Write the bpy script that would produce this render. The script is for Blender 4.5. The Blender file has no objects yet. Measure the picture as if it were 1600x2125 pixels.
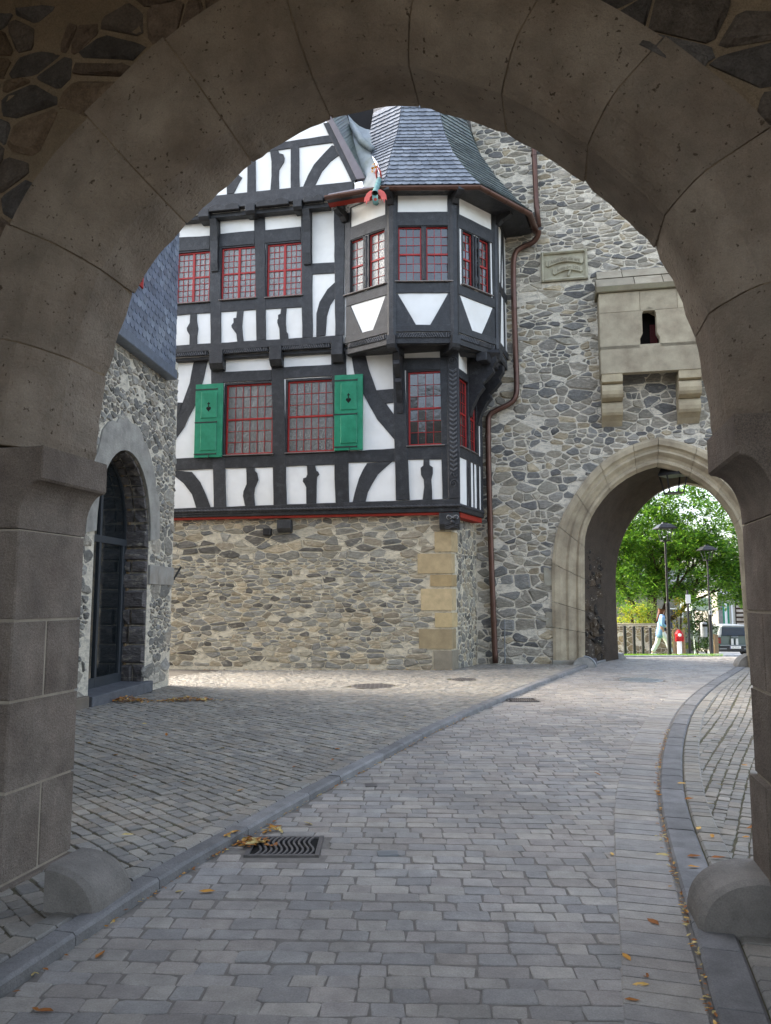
import bpy, bmesh, math, random
from mathutils import Vector, Matrix
R = random.Random(11)
D2R = math.radians
scene = bpy.context.scene
COL = scene.collection

# ------------------------------------------------------------------ camera, sky, sun, exposure
F, CX, CY, HC = 1600.0, 800.0, 1062.5, 1.6          # focal length and centre in photo pixels, eye height
PITCH = math.atan(179.5 / F)
cam_d = bpy.data.cameras.new('camera')
cam_d.sensor_fit = 'HORIZONTAL'; cam_d.sensor_width = 36.0; cam_d.lens = 36.0
cam_d.clip_start = 0.05; cam_d.clip_end = 2000
cam = bpy.data.objects.new('camera', cam_d); COL.objects.link(cam)
cam.location = (0, 0, HC); cam.rotation_euler = (math.pi / 2 + PITCH, 0, 0)
scene.camera = cam

SUN_AZ, SUN_EL = D2R(-66), D2R(33)                   # azimuth from +Y, clockwise; sun stands left, a little behind the house
world = bpy.data.worlds.new('World'); scene.world = world; world.use_nodes = True
wn = world.node_tree; bg = wn.nodes['Background']
sky_t = wn.nodes.new('ShaderNodeTexSky'); sky_t.sky_type = 'NISHITA'; sky_t.sun_disc = False
sky_t.sun_elevation = SUN_EL; sky_t.sun_rotation = SUN_AZ
sky_t.air_density = 1.0; sky_t.dust_density = 4.0; sky_t.ozone_density = 1.0
haze_w = wn.nodes.new('ShaderNodeHueSaturation'); haze_w.inputs['Saturation'].default_value = 0.66   # thin white cloud veil
wn.links.new(sky_t.outputs[0], haze_w.inputs['Color']); wn.links.new(haze_w.outputs[0], bg.inputs[0]); bg.inputs[1].default_value = 0.15

sun_d = bpy.data.lights.new('sun', 'SUN'); sun_d.energy = 0.5; sun_d.angle = D2R(10); sun_d.color = (1.0, 0.93, 0.82)
sun = bpy.data.objects.new('sun', sun_d); COL.objects.link(sun)
to_sun = Vector((math.sin(SUN_AZ) * math.cos(SUN_EL), math.cos(SUN_AZ) * math.cos(SUN_EL), math.sin(SUN_EL)))
sun.rotation_euler = to_sun.to_track_quat('Z', 'Y').to_euler()
vs = scene.view_settings
vs.view_transform = 'Standard'; vs.look = 'None'; vs.gamma = 1.0; vs.use_curve_mapping = False
vs.exposure = 2.42
scene.cycles.use_denoising = True
scene.cycles.max_bounces = 7; scene.cycles.diffuse_bounces = 5; scene.cycles.glossy_bounces = 3
scene.cycles.transparent_max_bounces = 6

# ------------------------------------------------------------------ geometry helpers
CAM = Vector((0, 0, HC)); cP, sP = math.cos(PITCH), math.sin(PITCH)
def ray(x, y):
    u, v = (x - CX) / F, (CY - y) / F
    return Vector((u, cP - v * sP, sP + v * cP))
def gnd(x, y, z=0.0):
    d = ray(x, y); return CAM + d * ((z - HC) / d.z)
def atdepth(x, y, Y):
    d = ray(x, y); return CAM + d * (Y / d.y)
def lerp(a, b, t): return a + (b - a) * t
def interp(pts, x):
    if x <= pts[0][0]: return pts[0][1]
    for (a, b), (c, d) in zip(pts, pts[1:]):
        if x <= c: return lerp(b, d, (x - a) / (c - a)) if c > a else d
    return pts[-1][1]

class Plane:
    """A vertical plane: s runs to the right along it, z up, off towards the viewer's side."""
    def __init__(self, o, deg):
        a = D2R(deg); self.o = Vector((o[0], o[1], 0)); self.deg = deg
        self.t = Vector((math.cos(a), -math.sin(a), 0)); self.n = Vector((-math.sin(a), -math.cos(a), 0))
    def at(self, x, y, off=0.0):
        d = ray(x, y); k = ((self.o + self.n * off) - CAM).dot(self.n) / d.dot(self.n)
        p = CAM + d * k
        return ((p - self.o).dot(self.t), p.z)
    def w(self, s, z, off=0.0): return self.o + self.t * s + self.n * off + Vector((0, 0, z))

WORLD_LOC = {}
def mesh_obj(name, verts, faces, mat, parent=None, smooth=False, col=None, cols=None, kind=None, origin=None):
    if origin is None:
        xs = [v[0] for v in verts]; ys = [v[1] for v in verts]; zs = [v[2] for v in verts]
        c = Vector(((min(xs) + max(xs)) / 2, (min(ys) + max(ys)) / 2, min(zs)))
    else: c = Vector(origin)
    me = bpy.data.meshes.new(name)
    me.from_pydata([(v[0] - c.x, v[1] - c.y, v[2] - c.z) for v in verts], [], faces)
    if mat is not None: me.materials.append(mat)
    if smooth: me.polygons.foreach_set('use_smooth', [True] * len(me.polygons))
    if col is not None or cols is not None:
        at = me.color_attributes.new('Col', 'FLOAT_COLOR', 'POINT')
        if cols is None: data = [col[0], col[1], col[2], 1.0] * len(verts)
        else:
            data = []
            for q in cols: data += [q[0], q[1], q[2], 1.0]
        at.data.foreach_set('color', data)
    me.update()
    o = bpy.data.objects.new(name, me); COL.objects.link(o)
    WORLD_LOC[o] = c
    if parent is not None:
        o.parent = parent; o.location = c - WORLD_LOC[parent]
    else: o.location = c
    if kind: o['kind'] = kind
    return o
def tag(o, label, cat, group=None):
    o['label'] = label; o['category'] = cat
    if group: o['group'] = group
    return o
def thing(name, label, cat, loc, group=None):
    o = bpy.data.objects.new(name, None); COL.objects.link(o); o.location = loc; WORLD_LOC[o] = Vector(loc)
    o.empty_display_size = 0.2
    return tag(o, label, cat, group)

def offset_poly(poly, d):
    """Shift every corner inwards by about d (polygon in any orientation)."""
    n = len(poly); A = sum(poly[i][0] * poly[(i + 1) % n][1] - poly[(i + 1) % n][0] * poly[i][1] for i in range(n))
    sg = 1 if A > 0 else -1; out = []
    for i in range(n):
        p0, p1, p2 = poly[i - 1], poly[i], poly[(i + 1) % n]
        e1 = (p1[0] - p0[0], p1[1] - p0[1]); e2 = (p2[0] - p1[0], p2[1] - p1[1])
        l1 = math.hypot(*e1) or 1e-9; l2 = math.hypot(*e2) or 1e-9
        n1 = (-e1[1] / l1 * sg, e1[0] / l1 * sg); n2 = (-e2[1] / l2 * sg, e2[0] / l2 * sg)
        m = (n1[0] + n2[0], n1[1] + n2[1]); k = m[0] * n1[0] + m[1] * n1[1]
        k = d / max(k, 0.5)
        out.append((p1[0] + m[0] * k, p1[1] + m[1] * k))
    return out

class B:
    """Collects shapes; make() links them as one mesh object."""
    def __init__(self): self.v = []; self.f = []; self.c = []; self.cur = None
    def add(self, vs_, fs):
        k = len(self.v); self.v += [tuple(p) for p in vs_]; self.f += [tuple(i + k for i in q) for q in fs]
        if self.cur is not None: self.c += [self.cur] * len(vs_)
        return self
    def prism(self, pl, poly, o0, o1, ch=0.0, back=True):
        n = len(poly); V = [pl.w(s, z, o0) for s, z in poly]; fs = []
        rings = [(poly, o1)] if ch <= 0 else [(poly, o1 - ch), (offset_poly(poly, ch), o1)]
        for q, o in rings: V += [pl.w(s, z, o) for s, z in q]
        for r in range(len(rings)):
            for i in range(n):
                j = (i + 1) % n; fs.append((r * n + i, r * n + j, (r + 1) * n + j, (r + 1) * n + i))
        fs.append(tuple(range(len(rings) * n, (len(rings) + 1) * n)))
        if back: fs.append(tuple(reversed(range(n))))
        return self.add(V, fs)
    def rect(self, pl, s0, s1, z0, z1, o0, o1, ch=0.0):
        return self.prism(pl, [(s0, z0), (s1, z0), (s1, z1), (s0, z1)], o0, o1, ch)
    def box(self, c, sx, sy, sz, rz=0.0, ch=0.0):
        """Box standing on c (its base centre)."""
        pl = Plane((c[0], c[1]), -math.degrees(rz))
        k = len(self.v); self.rect(pl, -sx / 2, sx / 2, c[2], c[2] + sz, -sy / 2, sy / 2, ch); return self
    def tube(self, path, rad, n=10, cap=True, flat=1.0):
        path = [Vector(p) for p in path]; m = len(path)
        rads = rad if isinstance(rad, (list, tuple)) else [rad] * m
        V = []; fs = []; up = None
        for i, p in enumerate(path):
            d = (path[min(i + 1, m - 1)] - path[max(i - 1, 0)])
            d = d.normalized() if d.length > 1e-9 else Vector((0, 0, 1))
            if up is None:
                up = Vector((0, 0, 1)) if abs(d.z) < 0.9 else Vector((0, 1, 0))
            a = d.cross(up)
            a = a.normalized() if a.length > 1e-6 else d.orthogonal().normalized()
            b = a.cross(d).normalized(); up = b
            for k in range(n):
                q = 2 * math.pi * k / n
                V.append(p + a * (math.cos(q) * rads[i]) + b * (math.sin(q) * rads[i] * flat))
        for i in range(m - 1):
            for k in range(n):
                j = (k + 1) % n; fs.append((i * n + k, i * n + j, (i + 1) * n + j, (i + 1) * n + k))
        if cap: fs.append(tuple(reversed(range(n)))); fs.append(tuple(range((m - 1) * n, m * n)))
        return self.add(V, fs)
    def lathe(self, c, prof, n=14):
        V = []; fs = []
        for r, z in prof:
            for k in range(n):
                q = 2 * math.pi * k / n; V.append((c[0] + math.cos(q) * r, c[1] + math.sin(q) * r, c[2] + z))
        m = len(prof)
        for i in range(m - 1):
            for k in range(n):
                j = (k + 1) % n; fs.append((i * n + k, i * n + j, (i + 1) * n + j, (i + 1) * n + k))
        fs.append(tuple(reversed(range(n)))); fs.append(tuple(range((m - 1) * n, m * n)))
        return self.add(V, fs)
    def loft(self, rings, close=False, caps=True):
        n = len(rings[0]); V = [p for r in rings for p in r]; fs = []
        for i in range(len(rings) - 1):
            for k in range(n if close else n - 1):
                j = (k + 1) % n; fs.append((i * n + k, i * n + j, (i + 1) * n + j, (i + 1) * n + k))
        if caps and close: fs.append(tuple(reversed(range(n)))); fs.append(tuple(range((len(rings) - 1) * n, len(rings) * n)))
        return self.add(V, fs)
    def make(self, name, mat, parent=None, smooth=False, kind=None, col=None):
        return mesh_obj(name, self.v, self.f, mat, parent, smooth, col, self.c if self.cur is not None and col is None else None, kind)

# ------------------------------------------------------------------ materials
def srgb(r, g, b):
    f = lambda c: ((c / 255 + 0.055) / 1.055) ** 2.4 if c > 10 else c / 255 / 12.92
    return (f(r), f(g), f(b))
def shade(c, a, b_):
    k = R.uniform(a, b_); return tuple(x * k for x in c)
MATS = {}
def mat(name, col=(0.5, 0.5, 0.5), rough=0.8, attr=False, var=0.25, vs_=6.0, bump=0.2, bs=40.0, dist=0.01, spec=0.3, metal=0.0,
        spots=None, spot_scale=20.0, spot_at=0.62, tint=None, tint_scale=1.2, tint_amt=0.5, fine=None, stretch=None, tint_at=(0.4, 0.68)):
    m = bpy.data.materials.new(name); m.use_nodes = True; MATS[name] = m
    nt = m.node_tree; N = nt.nodes; Lk = nt.links; bs_ = N['Principled BSDF']
    bs_.inputs['Roughness'].default_value = rough; bs_.inputs['Metallic'].default_value = metal
    bs_.inputs['Specular IOR Level'].default_value = spec
    geo = N.new('ShaderNodeNewGeometry'); pos = geo.outputs['Position']
    if stretch:
        mp = N.new('ShaderNodeVectorMath'); mp.operation = 'MULTIPLY'; mp.inputs[1].default_value = stretch; Lk.new(pos, mp.inputs[0]); pos = mp.outputs[0]
    if attr:
        a = N.new('ShaderNodeAttribute'); a.attribute_name = 'Col'; base = a.outputs['Color']
    else:
        a = N.new('ShaderNodeRGB'); a.outputs[0].default_value = (*col, 1); base = a.outputs[0]
    def noise(scale, detail=4.0, rgh=0.6):
        n = N.new('ShaderNodeTexNoise'); n.inputs['Scale'].default_value = scale; n.inputs['Detail'].default_value = detail
        n.inputs['Roughness'].default_value = rgh; Lk.new(pos, n.inputs['Vector']); return n.outputs['Fac']
    def ramp(x, a0, a1, v0, v1):
        r = N.new('ShaderNodeMapRange'); r.inputs[1].default_value = a0; r.inputs[2].default_value = a1
        r.inputs[3].default_value = v0; r.inputs[4].default_value = v1; Lk.new(x, r.inputs[0]); return r.outputs[0]
    def mix(fac, c1, c2, mode='MIX'):
        x = N.new('ShaderNodeMix'); x.data_type = 'RGBA'; x.blend_type = mode
        if isinstance(fac, float): x.inputs[0].default_value = fac
        else: Lk.new(fac, x.inputs[0])
        for c, s in ((c1, 6), (c2, 7)):
            if isinstance(c, tuple): x.inputs[s].default_value = (*c, 1)
            else: Lk.new(c, x.inputs[s])
        return x.outputs[2]
    if tint: base = mix(ramp(noise(tint_scale, 3.0), *tint_at, 0.0, tint_amt), base, tint)
    if var:
        v = ramp(noise(vs_), 0.25, 0.75, 1 - var, 1 + var)
        hs = N.new('ShaderNodeVectorMath'); hs.operation = 'SCALE'; Lk.new(base, hs.inputs[0]); Lk.new(v, hs.inputs['Scale']); base = hs.outputs[0]
    if fine:
        v = ramp(noise(fine[0], 2.0), 0.3, 0.7, 1 - fine[1], 1 + fine[1])
        hs = N.new('ShaderNodeVectorMath'); hs.operation = 'SCALE'; Lk.new(base, hs.inputs[0]); Lk.new(v, hs.inputs['Scale']); base = hs.outputs[0]
    if spots: base = mix(ramp(noise(spot_scale, 2.0), spot_at, spot_at + 0.06, 0.0, 1.0), base, spots)
    Lk.new(base, bs_.inputs['Base Color'])
    if bump:
        b = N.new('ShaderNodeBump'); b.inputs['Strength'].default_value = bump; b.inputs['Distance'].default_value = dist
        Lk.new(noise(bs, 5.0, 0.65), b.inputs['Height']); Lk.new(b.outputs[0], bs_.inputs['Normal'])
    return m

M_rub = mat('rubble stone', attr=True, var=0.36, vs_=9, bump=1.0, bs=17, dist=0.035, rough=0.9, spec=0.2, fine=(60, 0.2), stretch=(1, 1, 2.6), tint=srgb(186, 178, 160), tint_scale=6, tint_amt=0.6, tint_at=(0.58, 0.7))
M_rub_n = mat('gatehouse rubble stone', attr=True, var=0.36, vs_=12, bump=1.0, bs=22, dist=0.03, rough=0.9, spec=0.2, fine=(80, 0.2))
M_mort_h = mat('warm mortar', srgb(224, 214, 190), var=0.2, vs_=7, bump=1.0, bs=30, dist=0.04, rough=0.95, spec=0.1, fine=(70, 0.16), tint=srgb(150, 142, 122), tint_scale=9, tint_amt=0.6, tint_at=(0.5, 0.68), stretch=(1, 1, 2.2))
M_mort_t = mat('grey mortar', srgb(224, 216, 198), var=0.2, vs_=6, bump=1.0, bs=28, dist=0.04, rough=0.95, spec=0.1, fine=(70, 0.16), tint=srgb(146, 141, 130), tint_scale=8, tint_amt=0.6, tint_at=(0.5, 0.68), stretch=(1, 1, 2.0))
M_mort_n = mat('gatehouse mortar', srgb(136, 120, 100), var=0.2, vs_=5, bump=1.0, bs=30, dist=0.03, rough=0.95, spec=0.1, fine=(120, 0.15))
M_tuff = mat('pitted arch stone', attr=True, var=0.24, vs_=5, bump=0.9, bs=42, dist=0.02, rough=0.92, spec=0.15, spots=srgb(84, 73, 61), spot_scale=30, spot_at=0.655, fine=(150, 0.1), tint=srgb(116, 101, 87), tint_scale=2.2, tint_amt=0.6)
M_basalt = mat('grey pier stone', attr=True, var=0.32, vs_=5, bump=0.9, bs=60, dist=0.014, rough=0.9, spec=0.2, fine=(160, 0.35), tint=srgb(98, 84, 74), tint_scale=1.8, tint_amt=0.5)
M_ashlar = mat('pale dressed stone', attr=True, var=0.16, vs_=4, bump=0.4, bs=50, dist=0.008, rough=0.9, spec=0.15, tint=srgb(120, 108, 92), tint_scale=1.8, tint_amt=0.6, fine=(80, 0.12))
M_sand = mat('yellow sandstone', attr=True, var=0.2, vs_=6, bump=0.4, bs=60, dist=0.008, rough=0.9, spec=0.15, fine=(110, 0.1))
M_plaster = mat('white plaster', srgb(238, 237, 232), tint=srgb(214, 211, 202), tint_scale=1.3, tint_amt=0.45, var=0.04, vs_=3, bump=0.12, bs=45, dist=0.006, rough=0.9, spec=0.15)
M_timber = mat('black painted timber', attr=True, var=0.35, vs_=7, bump=0.7, bs=24, dist=0.014, rough=0.5, spec=0.4, fine=(50, 0.3), tint=srgb(74, 74, 76), tint_scale=5, tint_amt=0.5, tint_at=(0.52, 0.72))  # lighter tint patches paint in sheen as well as wear
M_red = mat('red window paint', srgb(156, 36, 32), var=0.1, vs_=9, bump=0.08, bs=40, rough=0.45, spec=0.4)
M_redboard = mat('red oxide board', srgb(150, 48, 34), var=0.15, vs_=5, bump=0.15, rough=0.7)
M_green = mat('green shutter paint', srgb(20, 122, 88), tint=srgb(52, 140, 108), tint_scale=3, tint_amt=0.5, var=0.12, vs_=6, bump=0.12, bs=30, rough=0.42, spec=0.45)
M_iron = mat('dark iron', srgb(38, 42, 42), var=0.2, vs_=20, bump=0.2, rough=0.55, spec=0.4)
M_copper = mat('brown copper', srgb(96, 68, 56), var=0.22, vs_=4, bump=0.05, rough=0.38, spec=0.5, metal=0.55, tint=srgb(92, 74, 70), tint_scale=2)
M_slate = mat('slate', attr=True, var=0.3, vs_=9, bump=0.4, bs=30, dist=0.008, rough=0.36, spec=0.6, fine=(60, 0.12))
M_lead = mat('lead sheet', srgb(140, 148, 152), var=0.2, vs_=5, bump=0.2, bs=8, rough=0.5, spec=0.4, tint=srgb(112, 118, 96), tint_scale=1.8)
M_sett = mat('paving stone', attr=True, var=0.2, vs_=9, bump=0.7, bs=45, dist=0.01, rough=0.58, spec=0.45, fine=(130, 0.14), tint=srgb(112, 108, 102), tint_scale=0.9, tint_amt=0.5)
M_joint = mat('sandy joint filling', srgb(130, 125, 118), var=0.25, vs_=12, bump=0.6, bs=80, rough=0.95, spec=0.1)
M_joint2 = mat('mossy joint filling', srgb(104, 98, 84), var=0.35, vs_=10, bump=0.6, bs=80, rough=0.95, spec=0.1, tint=srgb(70, 80, 48), tint_scale=2.5)
M_kerb = mat('basalt kerb stone', attr=True, var=0.28, vs_=6, bump=0.7, bs=60, dist=0.01, rough=0.7, spec=0.35, fine=(140, 0.15))
M_earth = mat('ground', srgb(105, 100, 92), var=0.3, vs_=2, bump=0.5, bs=20, rough=0.95, spec=0.1)
M_leaf = mat('tree leaf', attr=True, var=0.25, vs_=3, bump=0, rough=0.5, spec=0.3)
M_dead = mat('fallen leaf', attr=True, var=0.25, vs_=30, bump=0.2, rough=0.7)
M_bark = mat('bark', srgb(58, 46, 38), var=0.3, vs_=12, bump=0.8, bs=30, dist=0.02, rough=0.95)
M_grass = mat('grass', attr=True, var=0.2, vs_=6, bump=0, rough=0.7)
M_wood = mat('weathered wood', srgb(140, 120, 92), var=0.2, vs_=12, bump=0.3, rough=0.8)
M_white = mat('white paint', srgb(228, 228, 226), var=0.04, bump=0.05, rough=0.6)
M_black = mat('black paint', srgb(34, 34, 36), var=0.1, bump=0.05, rough=0.45, spec=0.4)
M_dark = mat('dark recess', srgb(20, 18, 17), var=0.1, bump=0, rough=0.9)  # near-black colour that stands in for shade in holes and recesses
M_zinc = mat('zinc grey metal', srgb(140, 144, 146), var=0.08, bump=0.05, rough=0.4, metal=0.5)
def translucent(m, amt):
    nt = m.node_tree; N = nt.nodes; p = N['Principled BSDF']; out = N['Material Output']
    tr = N.new('ShaderNodeBsdfTranslucent'); mx = N.new('ShaderNodeMixShader'); mx.inputs[0].default_value = amt
    src = p.inputs['Base Color'].links[0].from_socket; nt.links.new(src, tr.inputs[0])
    nt.links.new(p.outputs[0], mx.inputs[1]); nt.links.new(tr.outputs[0], mx.inputs[2]); nt.links.new(mx.outputs[0], out.inputs[0])
translucent(M_leaf, 0.45); translucent(M_grass, 0.3)
def glassy(name, col, wav, rough=0.06, ior=1.9, scale=9.0):
    m = mat(name, col, rough=rough, var=0.12, vs_=4, bump=wav, bs=scale, dist=0.02, spec=0.5)
    m.node_tree.nodes['Principled BSDF'].inputs['IOR'].default_value = ior
    return m
M_pane = glassy('old wavy window glass', srgb(98, 99, 94), 0.9, scale=18)  # grey base colour stands in for curtains and reflections in the panes
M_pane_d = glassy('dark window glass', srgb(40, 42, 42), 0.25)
M_doorglass = glassy('dark door glass', srgb(26, 30, 32), 0.03)

def timber_col(): k = R.uniform(0.75, 1.3); return (0.026 * k, 0.027 * k, 0.029 * k)
# ------------------------------------------------------------------ terrain
def ter(x, y):
    """Ground height: level court, falling away gently behind the far gate."""
    if y < 21.3: return 0.0
    if y < 27: return -0.064 * (y - 21.3)
    if y < 42: return -0.365 - 0.0715 * (y - 27)
    return -1.4375 - 0.02 * min(y - 42, 60)
KL = [gnd(x, y) for x, y in ((120, 1990), (220, 1922), (272, 1884), (400, 1802), (500, 1745), (640, 1662), (800, 1576), (900, 1521), (1000, 1474), (1100, 1431), (1200, 1392), (1250, 1375))]
KR = [gnd(x, y) for x, y in ((1490, 2125), (1447, 1960), (1420, 1872), (1396, 1780), (1373, 1690), (1368, 1620), (1379, 1540), (1410, 1470), (1460, 1425), (1520, 1390))]
def smooth_path(p, n=2):
    for _ in range(n):
        q = [p[0]]
        for a, b in zip(p, p[1:]): q += [a * 0.75 + b * 0.25, a * 0.25 + b * 0.75]
        p = q + [p[-1]]
    return p
def extend(p, y0, y1):
    d = (p[1] - p[0]); a = p[0] - d * ((p[0].y - y0) / d.y)
    e = (p[-1] - p[-2]); b = p[-1] + e * ((y1 - p[-1].y) / e.y)
    return [a] + p + [b]
KL = smooth_path(extend(KL, 0.2, 22.6)); KR = smooth_path(extend(KR, 0.2, 22.6))
KLf = [(p.y, p.x) for p in KL]; KRf = [(p.y, p.x) for p in KR]
xl = lambda y: interp(KLf, y)
xr = lambda y: interp(KRf, y)
GUT = 0.36                                            # width of the channel course along the right kerb

def grid(name, x0, x1, y0, y1, nx, ny, zf, m, kind='structure', test=None, **kw):
    V = []; fs = []
    for j in range(ny + 1):
        for i in range(nx + 1):
            x = lerp(x0, x1, i / nx); y = lerp(y0, y1, j / ny); V.append((x, y, zf(x, y)))
    for j in range(ny):
        for i in range(nx):
            a = j * (nx + 1) + i; fs.append((a, a + 1, a + nx + 2, a + nx + 1))
    return mesh_obj(name, V, fs, m, kind=kind, **kw)
# the ground: one sheet to the horizon (non-uniform rows so that the slope is followed near by)
gx = [-900, -300, -100, -40, -20, -10, 0, 10, 20, 40, 60, 100, 300, 900]
gy = [-900, -200, -60, -20, 0, 10, 21.3, 24, 27, 32, 37, 42, 60, 102, 200, 900]
V = [(x, y, ter(x, y) - 0.09) for y in gy for x in gx]
n = len(gx)
mesh_obj('ground', V, [(j * n + i, j * n + i + 1, (j + 1) * n + i + 1, (j + 1) * n + i) for j in range(len(gy) - 1) for i in range(n - 1)], M_earth, kind='structure')

def strip(name, fl, fr, ys, zf, m):
    V = []; fs = []
    for y in ys: V += [(fl(y), y, zf(fl(y), y)), (fr(y), y, zf(fr(y), y))]
    for i in range(len(ys) - 1): fs.append((2 * i, 2 * i + 1, 2 * i + 3, 2 * i + 2))
    return mesh_obj(name, V, fs, m, kind='structure')
ys = [-6 + 0.3 * i for i in range(96)]
COURT_Z = 0.05
def cz(x, y):                                          # left court: just above the road, falling a little towards the back corner
    return COURT_Z - 0.016 * max(0, xl(y) - x) * min(1, max(0, (y - 8) / 6))
road = strip('road', xl, xr, ys + [23, 25, 27, 30, 34, 38], lambda x, y: ter(x, y) - 0.0045, M_joint)
court_l = strip('courtyard_left', lambda y: xl(y) - 9.0, lambda y: xl(y) - 0.03, ys[:-1], lambda x, y: cz(x, y) - 0.0075, M_joint2)
court_r = strip('courtyard_right', lambda y: xr(y) + 0.03, lambda y: xr(y) + 8.0, ys[:-1], lambda x, y: ter(x, y) + 0.001, M_joint2)

def inframe(p, m=40):
    v = p - CAM; zc = v.y * cP + v.z * sP
    if zc < 0.3: return False
    x = CX + F * v.x / zc; y = CY - F * (v.z * cP - v.y * sP) / zc
    return -m < x < 1600 + m and -m < y < 2125 + m
def setts(parent, name, test, ang, rowh, wid, zf, x0, x1, y0, y1, pal, gap=0.012, limit=300, hz=0.005, yfar=26, jit=0.1, bev=0.92, cut=(0.06, 0.2), cv_=0.15):
    a = D2R(ang); ux, uy = math.cos(a), math.sin(a); vx, vy = -uy, ux
    cs = [(x0, y0), (x1, y0), (x0, y1), (x1, y1)]
    us = [x * ux + y * uy for x, y in cs]; vss = [x * vx + y * vy for x, y in cs]
    items = []; v = min(vss)
    while v < max(vss):
        h = rowh * R.uniform(0.88, 1.14); u = min(us) - R.random() * wid; ph = R.random() * 6
        while u < max(us):
            w = wid * R.uniform(0.62, 1.42); uc, vc = u + w / 2, v + h / 2 + 0.035 * math.sin(u * 0.9 + ph * 0.2) * jit * 4
            px, py = uc * ux + vc * vx, uc * uy + vc * vy
            if y0 <= py <= min(y1, yfar) and x0 <= px <= x1:
                hw, hh = w / 2 - gap * R.uniform(0.4, 0.8), h / 2 - gap * R.uniform(0.4, 0.8)
                t = test(px, py, hw)
                if t: items.append((px, py, hw, hh))
            u += w
        v += h
    built = []
    for px, py, hw, hh in items:
        near = py < 7.5; jj = min(hw, hh) * jit
        c = [(sx * hw + R.uniform(-jj, jj), sy * hh + R.uniform(-jj, jj)) for sx, sy in ((-1, -1), (1, -1), (1, 1), (-1, 1))]
        if near:
            q = []
            for i in range(4):
                p, a_, b_ = c[i], c[i - 1], c[(i + 1) % 4]; k = R.uniform(*cut)
                q += [(lerp(p[0], a_[0], k * 0.7), lerp(p[1], a_[1], k)), (lerp(p[0], b_[0], k), lerp(p[1], b_[1], k * 0.7))]
            c = q
        n = len(c); z0 = zf(px, py) + R.uniform(-hz, hz); tx, ty = R.uniform(-0.02, 0.02), R.uniform(-0.02, 0.02)
        V = []
        for sc, dz in ((1.0, -0.03), (1.0, -0.004), (bev, 0.0)):
            for cu, cv in c: V.append((px + (cu * ux + cv * vx) * sc, py + (cu * uy + cv * vy) * sc, z0 + dz + tx * cu + ty * cv))
        fs = []
        for r in range(2):
            for i in range(n): j = (i + 1) % n; fs.append((r * n + i, r * n + j, (r + 1) * n + j, (r + 1) * n + i))
        fs.append(tuple(range(2 * n, 3 * n)))
        col = R.choice(pal); k = R.uniform(1 - cv_, 1 + cv_); col = tuple(x * k for x in col)
        built.append((py if inframe(Vector((px, py, z0)), 0) else 1e3 + py, V, fs, col))
    built.sort(key=lambda t: t[0])
    for d, V, fs, col in built[:limit]: mesh_obj(name, V, fs, M_sett, parent, col=col)
    b = B()
    for d, V, fs, col in built[limit:]: b.cur = col; b.add(V, fs)
    if b.v: b.make(name + 's_farther_off', M_sett, parent, kind='stuff')
    return len(built)
PAL_ROAD = [srgb(*c) for c in ((159, 153, 146), (150, 146, 141), (164, 158, 149), (156, 149, 142), (160, 152, 143), (147, 144, 140), (167, 160, 150), (152, 149, 144))]
PAL_COURT = [srgb(*c) for c in ((148, 144, 134), (140, 137, 129), (155, 149, 138), (136, 133, 127), (150, 142, 129))]
drains = []                                            # (x, y, half width, half depth) kept free of paving
for px, py, w_, d_ in ((592, 1757, 0.235, 0.2), (1083, 1453, 0.24, 0.2)):
    p = gnd(px, py); drains.append((p.x, p.y, w_, d_))
manholes = []
for px, py, r_ in ((1330, 1411, 0.42),):
    p = gnd(px, py); manholes.append((p.x, p.y, r_))
court_holes = []
for px, py, r_ in ((773, 1420, 0.4), (962, 1409, 0.25)):
    p = gnd(px, py, 0.03); court_holes.append((p.x, p.y, r_))
def road_test(x, y, hw):
    for dx, dy, w_, d_ in drains:
        if abs(x - dx) < w_ + hw * 0.8 and abs(y - dy) < d_ + 0.05: return False
    for dx, dy, r_ in manholes:
        if math.hypot(x - dx, y - dy) < r_ + 0.06: return False
    return xl(y) - hw * 0.3 < x < xr(y) - GUT + hw * 0.7
setts(road, 'paving_stone', road_test, -2.5, 0.118, 0.175, lambda x, y: ter(x, y), -8, 14, 0.5, 26, PAL_ROAD, gap=0.006, hz=0.0025, jit=0.15, bev=0.955, cut=(0.02, 0.16), cv_=0.13)
def court_l_test(x, y, hw):
    for dx, dy, r_ in court_holes:
        if math.hypot(x - dx, y - dy) < r_ + 0.07: return False
    return x < xl(y) - 0.2 and x > xl(y) - 8.8
setts(court_l, 'paving_stone', court_l_test, -47, 0.1, 0.115, cz, -9, 8, 1.0, 20.5, PAL_COURT, gap=0.011, hz=0.004, jit=0.15, bev=0.93, cut=(0.03, 0.16))
setts(court_r, 'paving_stone', lambda x, y, hw: x > xr(y) + 0.3, 62, 0.1, 0.115, lambda x, y: 0.008, 0, 12, 2.0, 19.5, PAL_COURT, gap=0.011, hz=0.004, jit=0.15, bev=0.93, cut=(0.03, 0.16), limit=200)

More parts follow.
